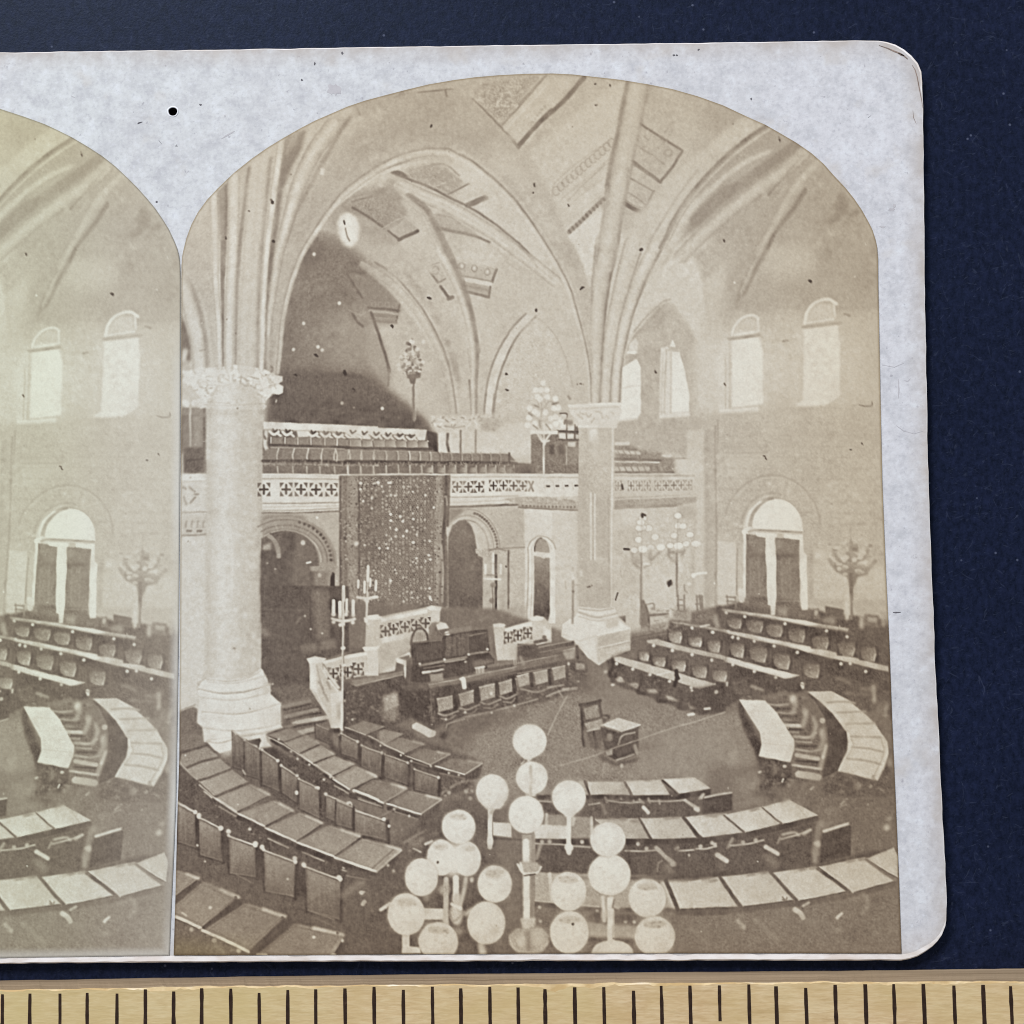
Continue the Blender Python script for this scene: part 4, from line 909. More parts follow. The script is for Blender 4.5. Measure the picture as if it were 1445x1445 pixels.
def paint_rostrum():
    T(2, 3)
    F("535,312 768,258 774,405 545,508", 180, 1.2, .9, tx=3); F("548,330 745,282 748,350 552,398", 172, 1.5, .8); L("535,310 768,258", 9, 214, .6, sm=False); L("538,404 776,352", 12, 160, .8, sm=False); L("540,398 772,345", 7, 208, .6, sm=False)
    L("535,315 540,505", 9, 196, .8, sm=False); L("300,300 420,350 535,312", 8, 188, 1.2, sm=False); L("310,330 430,400 535,500", 8, 180, 1.5)
    L("410,150 540,185 682,155", 10, 168, .8); L("408,178 540,208 690,186", 8, 178, .8); F("600,205 688,196 690,240 610,262", 182, 1.5, .9); L("412,120 540,138 658,118", 9, 172, .8)
    L("770,255 690,200", 9, 186, 1); F("650,450 775,412 780,430 620,470 560,515", 92, 2, .8)
    # left passage, steps, stair balustrades
    T(0, 3)
    F("626,-40 1240,-40 1240,420 1060,480 960,480 970,720 770,790 690,720 660,600 622,545", 93, 1.2, tx=3)
    F("660,130 960,120 960,560 690,560", 97, 10); F("975,-20 1100,-20 1110,330 1010,340", 118, 4, tx=3); F("1105,-20 1140,-20 1140,330 1110,330", 82, 2)
    F("895,380 1012,366 1010,430 900,440", 122, 2.5); F("1035,345 1145,335 1150,400 1040,410", 120, 2.5); F("900,440 990,440 960,640 880,650", 100, 6); L("630,125 960,130", 7, 112, 1.5); L("965,0 970,330", 9, 82, 1.2)
    L("640,280 660,300", 40, 150, 2, .8); L("870,220 900,180", 14, 128, 1.5); D("700,655 800,725 880,725 930,170 970,265 1050,295", 8, 185, .7); L("760,450 800,500", 5, 115, .8)
    F("700,680 960,640 1000,760 1060,850 1110,960 1010,960 1000,1040 770,975 755,800", 112, 2, tx=4)
    L("790,800 960,765", 30, 124, 2); L("800,870 1020,820", 14, 92, 1.5); L("870,925 1090,890", 24, 166, 1.4); L("780,890 880,870", 30, 122, 2); L("900,1010 1005,975", 34, 150, 2); L("780,960 1000,935", 14, 96, 1.5)
    for s_, v_, w_ in (("775,815 960,772", 138, 22), ("790,885 1015,832", 142, 24), ("850,935 1085,885", 172, 26), ("880,1000 1005,968", 162, 26), ("765,965 860,945", 130, 20)): L(s_, w_, v_, 1, .9, sm=False)
    for s_ in ("780,840 970,795", "800,908 1040,856", "850,962 1080,915", "880,1025 1005,995"): L(s_, 12, 84, .9, .9, sm=False)
    F("962,505 1052,495 1060,560 1160,690 1195,705 1195,965 1110,965 1090,880 1020,780 965,690", 182, 1, tx=2)
    F("940,475 1000,455 1078,472 1060,500 960,512", 203, .8); F("962,510 1010,508 1010,700 970,690", 200, 1.5); L("1010,520 1040,640 1060,700", 9, 160, 1); L("1060,560 1110,640 1160,700", 12, 205, .8)
    for q in ("1030,640 1055,690", "1060,710 1090,770", "1090,640 1110,690"): L(q, 16, 148, 1.2, .8)
    F("1110,720 1185,705 1195,965 1115,965", 197, 1); F("1150,790 1195,780 1190,900 1150,900", 168, 2); L("1000,690 1100,890", 9, 195, 1)
    F("1055,490 1355,430 1375,590 1280,615 1140,640", 186, .9); L("1065,500 1200,468 1360,436", 20, 208, .7)
    for x, y in ((1130, 580), (1215, 560), (1300, 545)):
        quatre(x, y, 84, 84, 92); L(arc(x, y, 34, 36, 20, 340), 6, 120, .5, .7)
    F("1060,520 1110,590 1180,680 1160,690 1060,560", 196, .8)
    F("1340,395 1400,380 1450,390 1450,600 1375,590 1365,420", 196, .9); F("1338,395 1450,385 1450,410 1355,425", 207, .7); F("1380,170 1450,165 1450,390 1375,380", 162, 1.2); F("1370,170 1450,165 1450,190 1360,195", 203, .8)
    # desk left of the rostrum
    F("1150,610 1290,650 1450,610 1660,555 1660,900 1445,930 1200,940 1195,700", 90, 1.5, tx=4)
    F("1150,612 1260,600 1450,592 1290,660", 112, 1.5); L("1290,655 1450,625", 22, 136, 1); E(1288, 652, 9, 12, 195, .7)
    clutter(1200, 690, 1440, 930, 70, [78, 125, 145, 105], 30, 8); D("1210,770 1265,905 1340,800 1420,880", 9, 165, .8)
    T(1, 3)
    F("60,650 400,570 430,630 440,900 270,980 60,900", 88, 2, tx=4); F("20,650 390,570 400,590 70,670", 128, 1); L("60,660 390,590", 8, 158, .8)
    clutter(0, 690, 420, 930, 120, [76, 120, 140, 105, 160], 34, 8)
    F("250,740 360,710 365,800 270,850", 160, 2, tx=5); E(310, 850, 60, 70, 150, 5, .8, tx=6); L("270,840 370,800 400,880", 12, 170, 1.2, .8)
    # balustrade panels behind
    F("150,185 240,180 570,110 600,120 660,115 655,220 580,260 575,350 450,400 350,460 340,560 230,580 215,400 130,390 150,230", 181, 1, tx=2)
    F("135,180 190,170 250,180 230,200 150,200", 206, .8); F("240,195 570,125 570,150 245,220", 206, .7); F("565,115 600,100 675,110 660,140 590,135", 208, .8); F("595,140 655,135 650,215 600,230", 190, 1.5)
    F("245,225 575,160 575,250 245,320", 178, .7)
    for x, y in ((275, 285), (330, 270), (410, 255), (490, 240), (555, 225)): quatre(x, y, 76, 86, 88)
    F("250,330 580,260 575,300 250,370", 196, 1.2); F("110,395 235,385 210,420 130,415", 208, .8); F("130,420 220,410 215,590 140,600", 193, 1.5, .9); F("-10,450 130,425 130,590 -10,620", 184, 1)
    for x, y in ((5, 570), (80, 548)): quatre(x, y, 84, 88, 92); L(arc(x, y, 34, 38, 20, 340), 6, 125, .5, .7)
    L("-10,468 130,440", 18, 206, .8); F("230,390 440,350 440,430 350,470 330,540 230,560", 172, 2)
    F("345,470 440,430 450,460 420,490 415,620 405,600 400,520 350,500", 205, 1); F("420,490 450,470 450,640 420,640", 98, 1); F("360,470 440,450 440,480 420,490", 110, 1.2)
    F("30,630 400,560 400,575 70,660", 134, .9)
    # rostrum
    F("445,370 475,355 670,340 690,290 870,270 990,260 1010,420 990,430 690,480 510,515 460,520", 84, .8, tx=3)
    F("600,290 620,230 680,210 710,260 870,260 860,280 690,310 600,330", 116, 1.4, tx=4); F("580,250 600,220 640,215 600,300 580,320", 130, 1.5); F("630,235 660,215 700,225 720,260 640,275", 194, 1.2); E(710, 297, 20, 14, 205, 1); F("720,270 870,245 880,275 720,300", 132, 1)
    L("450,370 460,320 490,270 530,265 560,300 570,350", 16, 78, .8); F("465,340 490,280 530,275 550,300 550,345 470,358", 178, 1)
    for k in range(6): L([(480 + k * 14, 290), (474 + k * 14, 345)], 5, 120, .6)
    F("480,390 660,355 670,470 490,495", 92, 1.2, tx=2); F("700,320 850,290 850,440 690,470", 100, 1.2, tx=4); F("865,320 975,300 980,400 860,430", 82, 1); L("860,315 980,290", 9, 122, .8); L("690,300 860,275 985,262", 8, 128, .7); L("480,360 665,345", 8, 135, .7); L("855,300 855,440", 9, 112, .8)
    for k in range(8): L([(705 + k * 18, 325), (703 + k * 18, 450)], 5, rng.choice([82, 122]), .8, .6)
    F("450,520 690,480 1000,430 1040,480 1040,540 700,610 540,650 450,640", 78, 1, tx=3)
    L("510,525 690,490 840,465", 16, 134, .9); L("690,500 830,480", 8, 166, .7); L("850,445 990,425", 10, 142, .8); L("540,545 690,520", 9, 120, .7); D("688,480 855,445 835,500 510,512 990,408", 9, 200, .6)
    L("540,575 600,565 680,550", 14, 188, .8); L("535,575 580,570", 18, 216, .6); F("580,590 675,575 680,630 590,640", 148, 1.2, tx=3); F("690,530 880,500 900,580 700,610", 86, 2, tx=3); F("880,490 1020,480 1040,500 900,550", 120, 2, tx=3)
    F("905,540 968,532 968,580 910,585", 172, .8); L("905,545 968,535", 12, 200, .7); L("920,550 922,580", 5, 130, .5); L("945,548 946,580", 5, 130, .5); F("1170,470 1255,455 1260,510 1180,520", 165, .9)
    for k in range(5): L([(1185 + k * 16, 470), (1188 + k * 16, 512)], 5, 118, .5)
    F("985,525 1170,485 1175,510 1000,550", 128, 1.2); F("985,545 1175,512 1180,540 1050,570 985,560", 100, 1.2)
    # long curved clerks' table
    F("575,665 900,600 1100,550 1445,470 1560,430 1560,470 1445,500 1100,580 800,640 580,690", 122, .9, tx=3)
    L("580,660 900,595 1200,530 1445,465", 8, 160, .7); L("590,690 900,640 1100,590 1445,505", 12, 98, .8); L("585,712 850,660 1050,610 1445,520", 9, 140, .7)
    F("570,690 900,640 1445,520 1445,700 1330,760 1180,800 1000,850 850,870 700,960 640,970 570,950", 88, 1.5, tx=4)
    F("370,650 560,650 600,700 640,960 590,980 480,900 370,880", 82, 1.5, tx=3)
    clutter(370, 660, 640, 940, 90, [72, 112, 130, 95], 34, 9); F("380,660 560,660 590,690 400,690", 112, 2); L("500,880 560,910", 12, 170, 1); L("590,700 600,900", 9, 120, 1, .7)
    F("460,945 490,925 625,985 615,1020 580,1030 460,970", 208, .9); F("600,985 628,985 625,1015 590,1030", 190, .8); L("490,880 530,900 570,920", 40, 74, 2)
    L("805,620 825,620 830,680", 22, 212, .7); F("805,615 825,612 845,680 815,690", 214, .7)
    for x, y, w, h in ((635, 760, 112, 90), (790, 725, 105, 85), (935, 680, 108, 95), (1070, 650, 95, 85), (1190, 620, 100, 85), (1325, 585, 95, 80)):
        F([(x, y), (x + w, y - 26), (x + w + 2, y + h - 28), (x + 12, y + h)], (142, x + 20, y, 170, x + w, y + h), .7, tx=6)
        L([(x, y), (x + w, y - 26)], 8, 190, .6, .9, False); L([(x + w + 14, y - 40), (x + w + 22, y + h)], 26, 76, 1, .95); L([(x - 14, y - 10), (x - 4, y + h)], 12, 80, .9)
        L([(x + 10, y + h + 8), (x + 60, y + h + 22), (x + w + 40, y + h - 10)], 12, 152, .9); L([(x + 30, y + h + 45), (x + 90, y + h + 50), (x + w + 20, y + h + 20)], 9, 160, .9, .8)
    clutter(640, 800, 1440, 900, 70, [80, 150, 165, 100], 36, 8, .6, lambda x, y: y < 990 - (x - 640) * .25)
    L("700,940 820,890 1000,850 1180,810 1330,760 1445,740", 12, 150, 1.2, .8); D("1018,725 835,850 1020,855 1180,810 700,900", 9, 195, .8)
    F("640,940 720,930 700,1040 660,1040", 84, 2, tx=4); E(670, 970, 28, 30, 140, 2, .6); L("700,960 720,930 830,900", 8, 165, .8)
    E(1000, 920, 300, 50, 100, 8, .55, -14)
    # right balustrade by the rostrum
    F("1030,235 1110,225 1120,260 1300,205 1390,180 1445,240 1445,360 1300,380 1200,480 1060,490", 182, 1, tx=2); F("1030,230 1080,222 1125,235 1100,250 1040,248", 206, .7); F("1115,260 1310,215 1310,238 1115,285", 207, .7); F("1290,185 1340,170 1390,182 1380,210 1305,208", 208, .8); F("1310,215 1380,210 1385,270 1310,300", 188, 1.2); F("1385,240 1445,290 1445,350 1390,330", 204, 1.5)
    for x, y in ((1140, 325), (1208, 310), (1278, 295)): quatre(x, y, 68, 84, 92, .95); L(arc(x, y, 28, 34, 20, 340), 5, 130, .5, .7)
    F("1115,370 1310,330 1200,400 1205,470 1115,480", 186, 1.5); F("1205,370 1265,375 1270,450 1205,460", 84, 1); L("1210,385 1265,380", 16, 180, .9); F("1265,390 1330,370 1400,370 1445,380 1445,440 1270,460", 96, 1.5, tx=3); L("1330,360 1405,345", 24, 100, 1); D("1395,325", 16, 120, 1); L("1340,375 1400,362", 8, 195, .8); F("1350,400 1445,370 1445,400 1370,420", 140, 1)
    # left candelabra
    T(0, 2)
    for x, y0, y1, w in ((1372, 1050, 1150, 19), (1305, 1145, 1195, 16), (1350, 1155, 1230, 17), (1390, 1135, 1185, 14), (1430, 1150, 1215, 16), (1202, 1190, 1290, 21), (1132, 1290, 1380, 22), (1178, 1300, 1400, 22), (1225, 1280, 1360, 18), (1271, 1290, 1385, 21)): L([(x, y0), (x, y1)], w, 222, .5)
    L("1300,1262 1370,1275 1440,1262", 19, 202, .8); E(1368, 1290, 16, 18, 198, 1); L("1372,1150 1370,1260", 10, 190, .7); L("1368,1300 1368,1450", 13, 190, .7); D("1340,1270 1400,1270", 8, 120, .7)
    L("1202,1290 1202,1450", 13, 185, .7); L("1130,1420 1200,1435 1280,1420", 17, 204, .8); D("1132,1385 1178,1405 1225,1365 1272,1390", 14, 190, .8)
    T(0, 3)
    L("1120,190 1150,200 1200,205 1250,200 1282,190", 17, 206, .8); D("1130,215 1178,235 1268,218 1220,160 1130,160", 14, 205, .8); E(1197, 230, 16, 18, 204, .8); L("1200,-10 1199,230 1195,560 1188,980", 15, 192, .7); L("1205,240 1202,560", 5, 120, .6); E(1197, 400, 18, 14, 206, .8); E(1200, 520, 18, 10, 212, .7); E(1186, 980, 16, 14, 220, .8); L("1190,800 1190,960", 14, 214, .8); L("1368,90 1365,380", 12, 186, .8); E(1362, 205, 14, 16, 205, .8); D("1355,190 1375,230", 9, 195, .7)
    L("1300,40 1370,45 1430,38", 14, 206, .7); L("1368,0 1370,90", 10, 192, .7)

def paint_left_desks():
    T(0, 3)
    # bottom of near column base
    F("618,545 632,555 640,590 665,620 670,650 685,680 685,725 755,790 757,945 772,962 650,1005 660,1060 700,1100 620,1110 430,1112 330,1142 290,1120 235,1060 210,1070 205,960 170,930 165,860 195,830 180,760 172,680 200,640 240,612 400,625 550,600", 207, .9, tx=1.5)
    L("240,640 420,650 560,620 650,600", 9, 186, 1.4); L("340,720 470,715 620,685 680,660", 15, 184, 1.5); L("215,850 420,860 600,830 750,800", 20, 194, 4); L("230,1050 420,1030", 7, 186, 1.3); L("420,1020 640,990 765,962", 10, 188, 1); L("400,740 400,850", 8, 196, 2); F("170,700 240,640 260,1050 200,930 170,900", 200, 4); E(330, 890, 70, 20, 192, 4, .6); D("540,828", 6, 150, .6)
    F("40,845 130,808 168,830 165,930 205,960 212,1075 130,1030 40,1040", 116, 1.5, tx=3); L("45,840 120,815 150,800", 12, 160, 1.2)
    for s_, v_ in (("240,622 400,634 540,606 620,560", 176), ("176,690 330,722 480,712 620,682 682,655", 168), ("180,745 400,770 600,735 690,700", 184), ("205,850 420,868 600,838 756,792", 176), ("212,965 420,985 640,960 758,932", 180), ("232,1058 330,1068 430,1040", 172), ("430,1030 640,998 766,966", 168)): L(s_, 11, v_, 1, .85)
    for s_ in ("180,700 340,736 500,722 680,668", "212,862 420,880 610,850 756,806"): L(s_, 8, 216, .9, .8)
    F("600,820 755,795 757,940 610,975", 196, 4, .7); F("640,640 682,650 684,720 640,735", 188, 3, .7); F("600,1010 660,1000 695,1095 620,1105", 190, 3, .7)
    # ---- third row (nearest the rostrum)
    T(1, 3)
    F("-40,990 130,910 400,960 560,1060 960,1200 940,1300 830,1400 640,1460 400,1400 -40,1250", 98, 2, tx=4)
    for s, v, e in (("5,970 110,912 270,955 130,1012", 136, 160), ("140,1018 250,972 402,1005 275,1078", 140, 165), ("258,1082 365,1030 550,1080 402,1145", 132, 178), ("412,1160 530,1108 728,1148 585,1220", 128, 190), ("622,1228 740,1178 957,1212 830,1292", 124, 206)):
        lid(s, v, e, 9, (.55, 190) if e > 170 else None)
    F("0,985 130,1025 400,1155 580,1230 830,1305 830,1330 570,1250 400,1190 130,1050 0,1010", 84, 1.2); L("0,975 130,1018 270,1082 400,1148", 8, 178, .6); L("585,1222 728,1150", 6, 172, .6); L("830,1292 955,1215", 7, 190, .6); F("830,1305 955,1225 930,1290 825,1400", 88, 1.5, tx=3)
    L("660,1280 830,1320", 9, 128, .8); L("450,1195 570,1235", 7, 135, .8); D("455,1195 590,1230 790,1295 720,1280 235,1085 380,1155 160,1060", 8, 190, .6); L("640,1440 790,1350 930,1330", 18, 140, 1.4, .7); clutter(640, 1330, 900, 1440, 34, [88, 140, 165], 40, 8); D("840,1410 870,1460 720,1420", 15, 170, 1.4, .7)
    for s, v in (("-45,1015 70,1060 62,1205 -42,1160", 112), ("98,1085 245,1140 236,1315 95,1255", 116), ("268,1150 428,1208 424,1372 268,1315", 114), ("478,1255 645,1310 640,1445 478,1405", 112)): chair(s, v, 165, 9, 182)
    T(0, 3)
    F("1200,940 1445,900 1445,1140 1330,1090 1220,1000", 96, 2, tx=4); L("1215,960 1330,1000 1445,1050", 8, 178, .6); L("1230,985 1445,1075", 22, 84, 1)
    lid("1225,960 1335,912 1490,955 1355,1012", 134, 160, 8)
    chair("1008,940 1110,985 1112,1085 1012,1040", 102, 140, 9, 0); E(1140, 1030, 30, 45, 118, 3, .8); L("1110,985 1170,985", 30, 92, 1.5); chair("1190,1005 1300,1060 1302,1190 1192,1150", 116, 160, 9, 175); chair("1330,1090 1470,1140 1462,1310 1330,1240", 112, 165, 9, 178); F("1100,1070 1190,1110 1195,1180 1110,1120", 92, 1.5)
    # ---- second row
    F("660,1000 780,965 1030,1070 1445,1300 1445,1450 1250,1400 900,1180 700,1060", 96, 1.5, tx=3)
    F("600,1110 700,1100 900,1200 1240,1400 1250,1450 860,1450 700,1250", 90, 2, tx=5)
    for s, v, e in (("668,1012 800,968 925,1012 780,1062", 134, 0), ("782,1068 930,1015 1032,1075 890,1140", 140, 150), ("900,1150 1040,1085 1142,1150 980,1212", 150, 168), ("1000,1222 1140,1160 1282,1220 1120,1302", 152, 178), ("1130,1310 1285,1230 1432,1302 1262,1397", 152, 186)): lid(s, v, e, 8, (.72, 180))
    L("670,1030 780,1085 900,1160 1000,1230 1130,1315 1262,1400", 9, 182, .6); L("690,1050 900,1185 1240,1405", 18, 84, 1)
    clutter(640, 1110, 1240, 1440, 130, [84, 130, 150, 100, 165], 30, 7, .7, lambda x, y: abs(y - 1120 - (x - 700) * .56) < 70); D("740,1045 830,1130 875,1180 960,1225 1065,1330 1110,1310 700,1205 735,1240", 9, 175, .7)
    L("1140,1370 1240,1425", 9, 165, .7); F("630,1115 700,1160 780,1180 740,1130 690,1100", 78, 2)
    for s, v in (("422,988 502,1045 506,1268 430,1245", 104), ("505,1052 610,1110 622,1335 508,1295", 108), ("622,1120 735,1195 742,1405 626,1370", 110), ("762,1230 872,1302 862,1480 766,1425", 114)): chair(s, v, 168, 8, 180)
    L("420,985 440,1010", 10, 180, .8); F("510,1055 610,1035 620,1055 600,1090 540,1070", 84, 1.2); L("600,1060 600,1095", 14, 90, 1); L("735,1200 740,1240", 8, 170, 1); L("490,1260 510,1290", 10, 170, 1)
    T(1, 4)
    for s, v, e in (("-95,150 60,62 215,132 20,222", 150, 190), ("48,236 180,150 422,214 262,318", 128, 206), ("283,322 430,232 668,290 522,398", 132, 210)): lid(s, v, e, 12, (.55, 200))
    L("262,318 422,218", 7, 160, .7); L("522,398 668,294", 9, 196, .6); F("20,240 50,250 260,330 262,360 20,280", 82, 1.2); F("285,340 520,410 522,440 285,370", 82, 1.2); F("522,410 668,300 640,400 520,520", 94, 2, tx=4)
    L("80,275 250,345", 9, 150, .8); L("340,378 500,430", 9, 150, .8); D("205,318 335,362 440,408 100,280", 9, 195, .7); L("200,430 360,350", 12, 140, 1.2, .7)
    clutter(290, 430, 660, 660, 70, [86, 120, 145, 100], 40, 9, .6); F("440,580 540,560 530,640 440,620", 132, 3, .8, tx=4); L("555,610 600,590", 18, 190, 1); L("400,600 470,560 540,520", 14, 150, 1.6, .7); L("470,640 520,665", 12, 175, 1)
    T(0, 4)
    F("870,150 1030,240 1250,340 1445,440 1445,600 1300,560 1060,450 900,390 700,270 620,130 760,60", 92, 2, tx=5)
    for s, v in (("630,-55 735,20 745,240 632,190", 112), ("762,55 872,125 866,320 766,250", 114), ("888,150 1022,215 1032,432 892,362", 124), ("1080,262 1255,332 1266,495 1082,425", 118), ("1285,365 1500,450 1510,600 1285,540", 116)): chair(s, v, 172, 10, 195)
    E(870, 245, 12, 16, 225, .6); L("990,345 870,350 900,390", 8, 110, 1); E(1075, 255, 14, 10, 198, .8); E(1250, 320, 13, 13, 205, .7); E(1012, 212, 16, 10, 200, .7); clutter(880, 330, 1300, 470, 50, [84, 140, 160], 30, 7, .5)
    L("1275,228 1360,260 1450,300", 15, 214, .6); L("1310,290 1445,335", 9, 165, .7); F("1265,215 1300,240 1445,300 1445,330 1300,275", 80, 1.2, .8); L("1275,228 1360,260 1450,300", 13, 214, .6)
    T(1, 4)
    chair("62,372 280,445 286,590 62,535", 122, 172, 10, 0); E(262, 432, 14, 12, 204, .7); E(296, 480, 12, 11, 220, .7); L("280,440 290,590", 12, 84, 1); E(15, 320, 18, 14, 195, 1); L("25,330 40,440", 16, 88, 1.2)
    chair("-70,300 40,345 40,500 -70,470", 114, 165, 9, 0)
    # ---- first long row
    T(0, 4)
    F("30,40 200,180 440,390 860,600 1130,710 1445,820 1445,980 1200,900 900,800 400,560 30,320", 92, 1.5, tx=5)
    clutter(40, 200, 1440, 900, 240, [82, 128, 146, 110, 160], 46, 8, .65, lambda x, y: -10 < y - 180 - (x - 30) * .52 < 110)
    for s, v, e, h in (("40,-45 50,-165 175,-170 235,-88", 122, 0, None), ("45,30 60,-35 235,-85 322,-8 100,72", 140, 0, None), ("80,70 110,60 322,-2 408,72 175,160", 150, 150, None)):
        q = np.array([float(z) for z in s.replace(',', ' ').split()]).reshape(-1, 2); F(q, v, .8, tx=3)
    L("45,-38 140,-60 235,-88", 16, 96, 1.2); L("95,68 200,25 322,-5", 16, 100, 1.2); L("45,30 120,110 190,170", 9, 170, .8)
    for s, v, e, h in (("185,168 412,80 532,168 288,272", 152, 0, None), ("296,282 540,182 680,262 442,378", 148, 180, (.5, 190)), ("452,388 705,298 848,375 642,482", 144, 196, (.3, 190)), ("650,494 885,386 1057,460 862,590", 142, 206, (.3, 196)), ("872,596 1095,470 1328,550 1132,694", 144, 210, (.4, 196)), ("1142,704 1335,568 1615,648 1440,806", 150, 212, (.6, 190))): lid(s, v, e, 13 if e > 170 else 8, h)
    L("170,160 280,130 408,78", 13, 98, 1.1); L("288,276 400,225 535,172", 13, 100, 1.1)
    L("185,190 300,290 440,385", 9, 186, .7); L("215,235 270,280", 10, 195, .8); L("322,345 440,410", 10, 150, .8); L("670,570 815,635", 11, 165, .7); L("915,665 1065,730", 11, 165, .7); L("1195,790 1370,850", 10, 160, .7); D("1205,770 540,500 1365,820", 12, 185, .7)
    F("452,400 640,495 640,525 450,430", 80, 1.2); F("650,510 860,610 860,640 650,540", 80, 1.2); F("872,615 1130,712 1130,745 872,645", 78, 1.2); F("1142,722 1440,825 1440,855 1142,752", 82, 1.2)
    T(1, 4)
    L("-85,702 60,750 212,806", 15, 216, .6); L("212,806 388,652", 10, 188, .7); L("180,780 330,650", 10, 110, 1, .7); F("0,780 210,820 200,900 0,850", 100, 2, tx=3); L("0,830 200,870", 8, 140, 1); F("212,815 390,665 340,780 210,900", 98, 3, tx=4); clutter(100, 880, 560, 1120, 60, [84, 112, 130], 50, 10, .5); D("110,950 210,960 330,800 290,760", 11, 180, 1, .8); L("95,1015 135,1010", 22, 215, .8); L("240,1070 300,1030", 26, 196, 1.2); L("-40,1050 70,960 180,880", 30, 132, 3, .7)
    T(0, 4)
    F("40,290 200,380 600,590 900,740 1200,850 1240,950 1180,1150 900,1100 600,900 30,800", 100, 2, tx=4)
    clutter(40, 640, 1180, 1120, 160, [84, 116, 126, 96], 60, 9, .5, lambda x, y: y > 640 + (x - 30) * .32)
    for s, v in (("30,318 152,382 158,640 32,600", 114), ("182,420 335,498 345,735 190,690", 122), ("392,552 578,618 582,850 400,820", 122), ("642,652 862,735 852,985 650,950", 128), ("932,768 1180,858 1178,1145 950,1085", 122)): chair(s, v, 182, 12, 210)
    L("35,315 100,350 160,385", 11, 185, .7); D("180,405 335,495 390,520 580,605 628,630 860,710 925,755 1172,845", 18, 205, .9, .9); E(905, 890, 20, 26, 150, 2, .8); L("1195,870 1190,1150", 16, 84, 1.2); F("870,780 940,790 940,1000 870,980", 84, 2, tx=3); F("585,650 640,680 645,880 590,850", 86, 2); F("345,520 395,570 400,760 345,720", 88, 2)
    L("970,1080 1140,1140", 10, 130, 1); L("980,1120 1140,1190", 8, 122, 1); L("440,820 550,880", 7, 130, 1); E(808, 855, 9, 9, 195, .7); E(170, 618, 9, 9, 190, .7); E(222, 732, 8, 8, 175, .8); E(690, 730, 40, 12, 150, 3, .8)
    F("1200,900 1300,870 1445,850 1445,1040 1300,1100 1200,1160", 104, 4, tx=3); L("1200,970 1340,880", 40, 140, 4, .7); D("1330,950 1350,1015 1340,1030", 15, 195, 1, .9); L("1320,950 1350,945", 14, 170, .9)
    # ---- nearest desks bottom left
    F("20,960 200,870 480,1000 800,1120 1220,1250 1220,1380 10,1380", 96, 2)
    for s, v, e, h in (("-160,870 10,790 180,852 -10,985", 138, 0, (.5, 190)), ("-60,1090 205,872 470,988 195,1200", 137, 206, (.5, 196)), ("208,1216 500,1022 800,1120 535,1365", 133, 212, (.45, 200)), ("590,1380 845,1168 1212,1248 1100,1440", 134, 0, (.4, 205))): lid(s, v, e, 17, h)
    F("440,985 430,1000 200,1200 215,1205 500,1025", 92, 1.5); F("780,1125 800,1130 560,1380 530,1365", 94, 1.5); F("820,1150 850,1170 600,1380 560,1380", 92, 2); L("1200,1260 1100,1380", 14, 165, 2, .7); D("440,985 770,1125 1160,1235", 11, 110, .7); D("1195,1288 990,1265 262,1055", 11, 205, .9); E(1130,1390, 20, 10, 205, 1)
    F("10,1130 200,1215 530,1375 10,1385", 112, 2, tx=4); L("20,1120 90,1150 185,1200", 17, 206, .8); L("205,1218 360,1285 530,1365", 20, 212, .8); D("130,1210 290,1290 460,1360", 17, 180, 1.2, .8); L("60,1090 90,1110", 12, 185, 1); clutter(20, 1190, 460, 1380, 40, [92, 140, 150], 50, 9, .5); L("590,1385 660,1388", 12, 200, 1); L("300,1320 360,1380", 20, 150, 2, .7)
    F("10,1340 500,1340 500,1390 10,1390", 150, 12, .4)

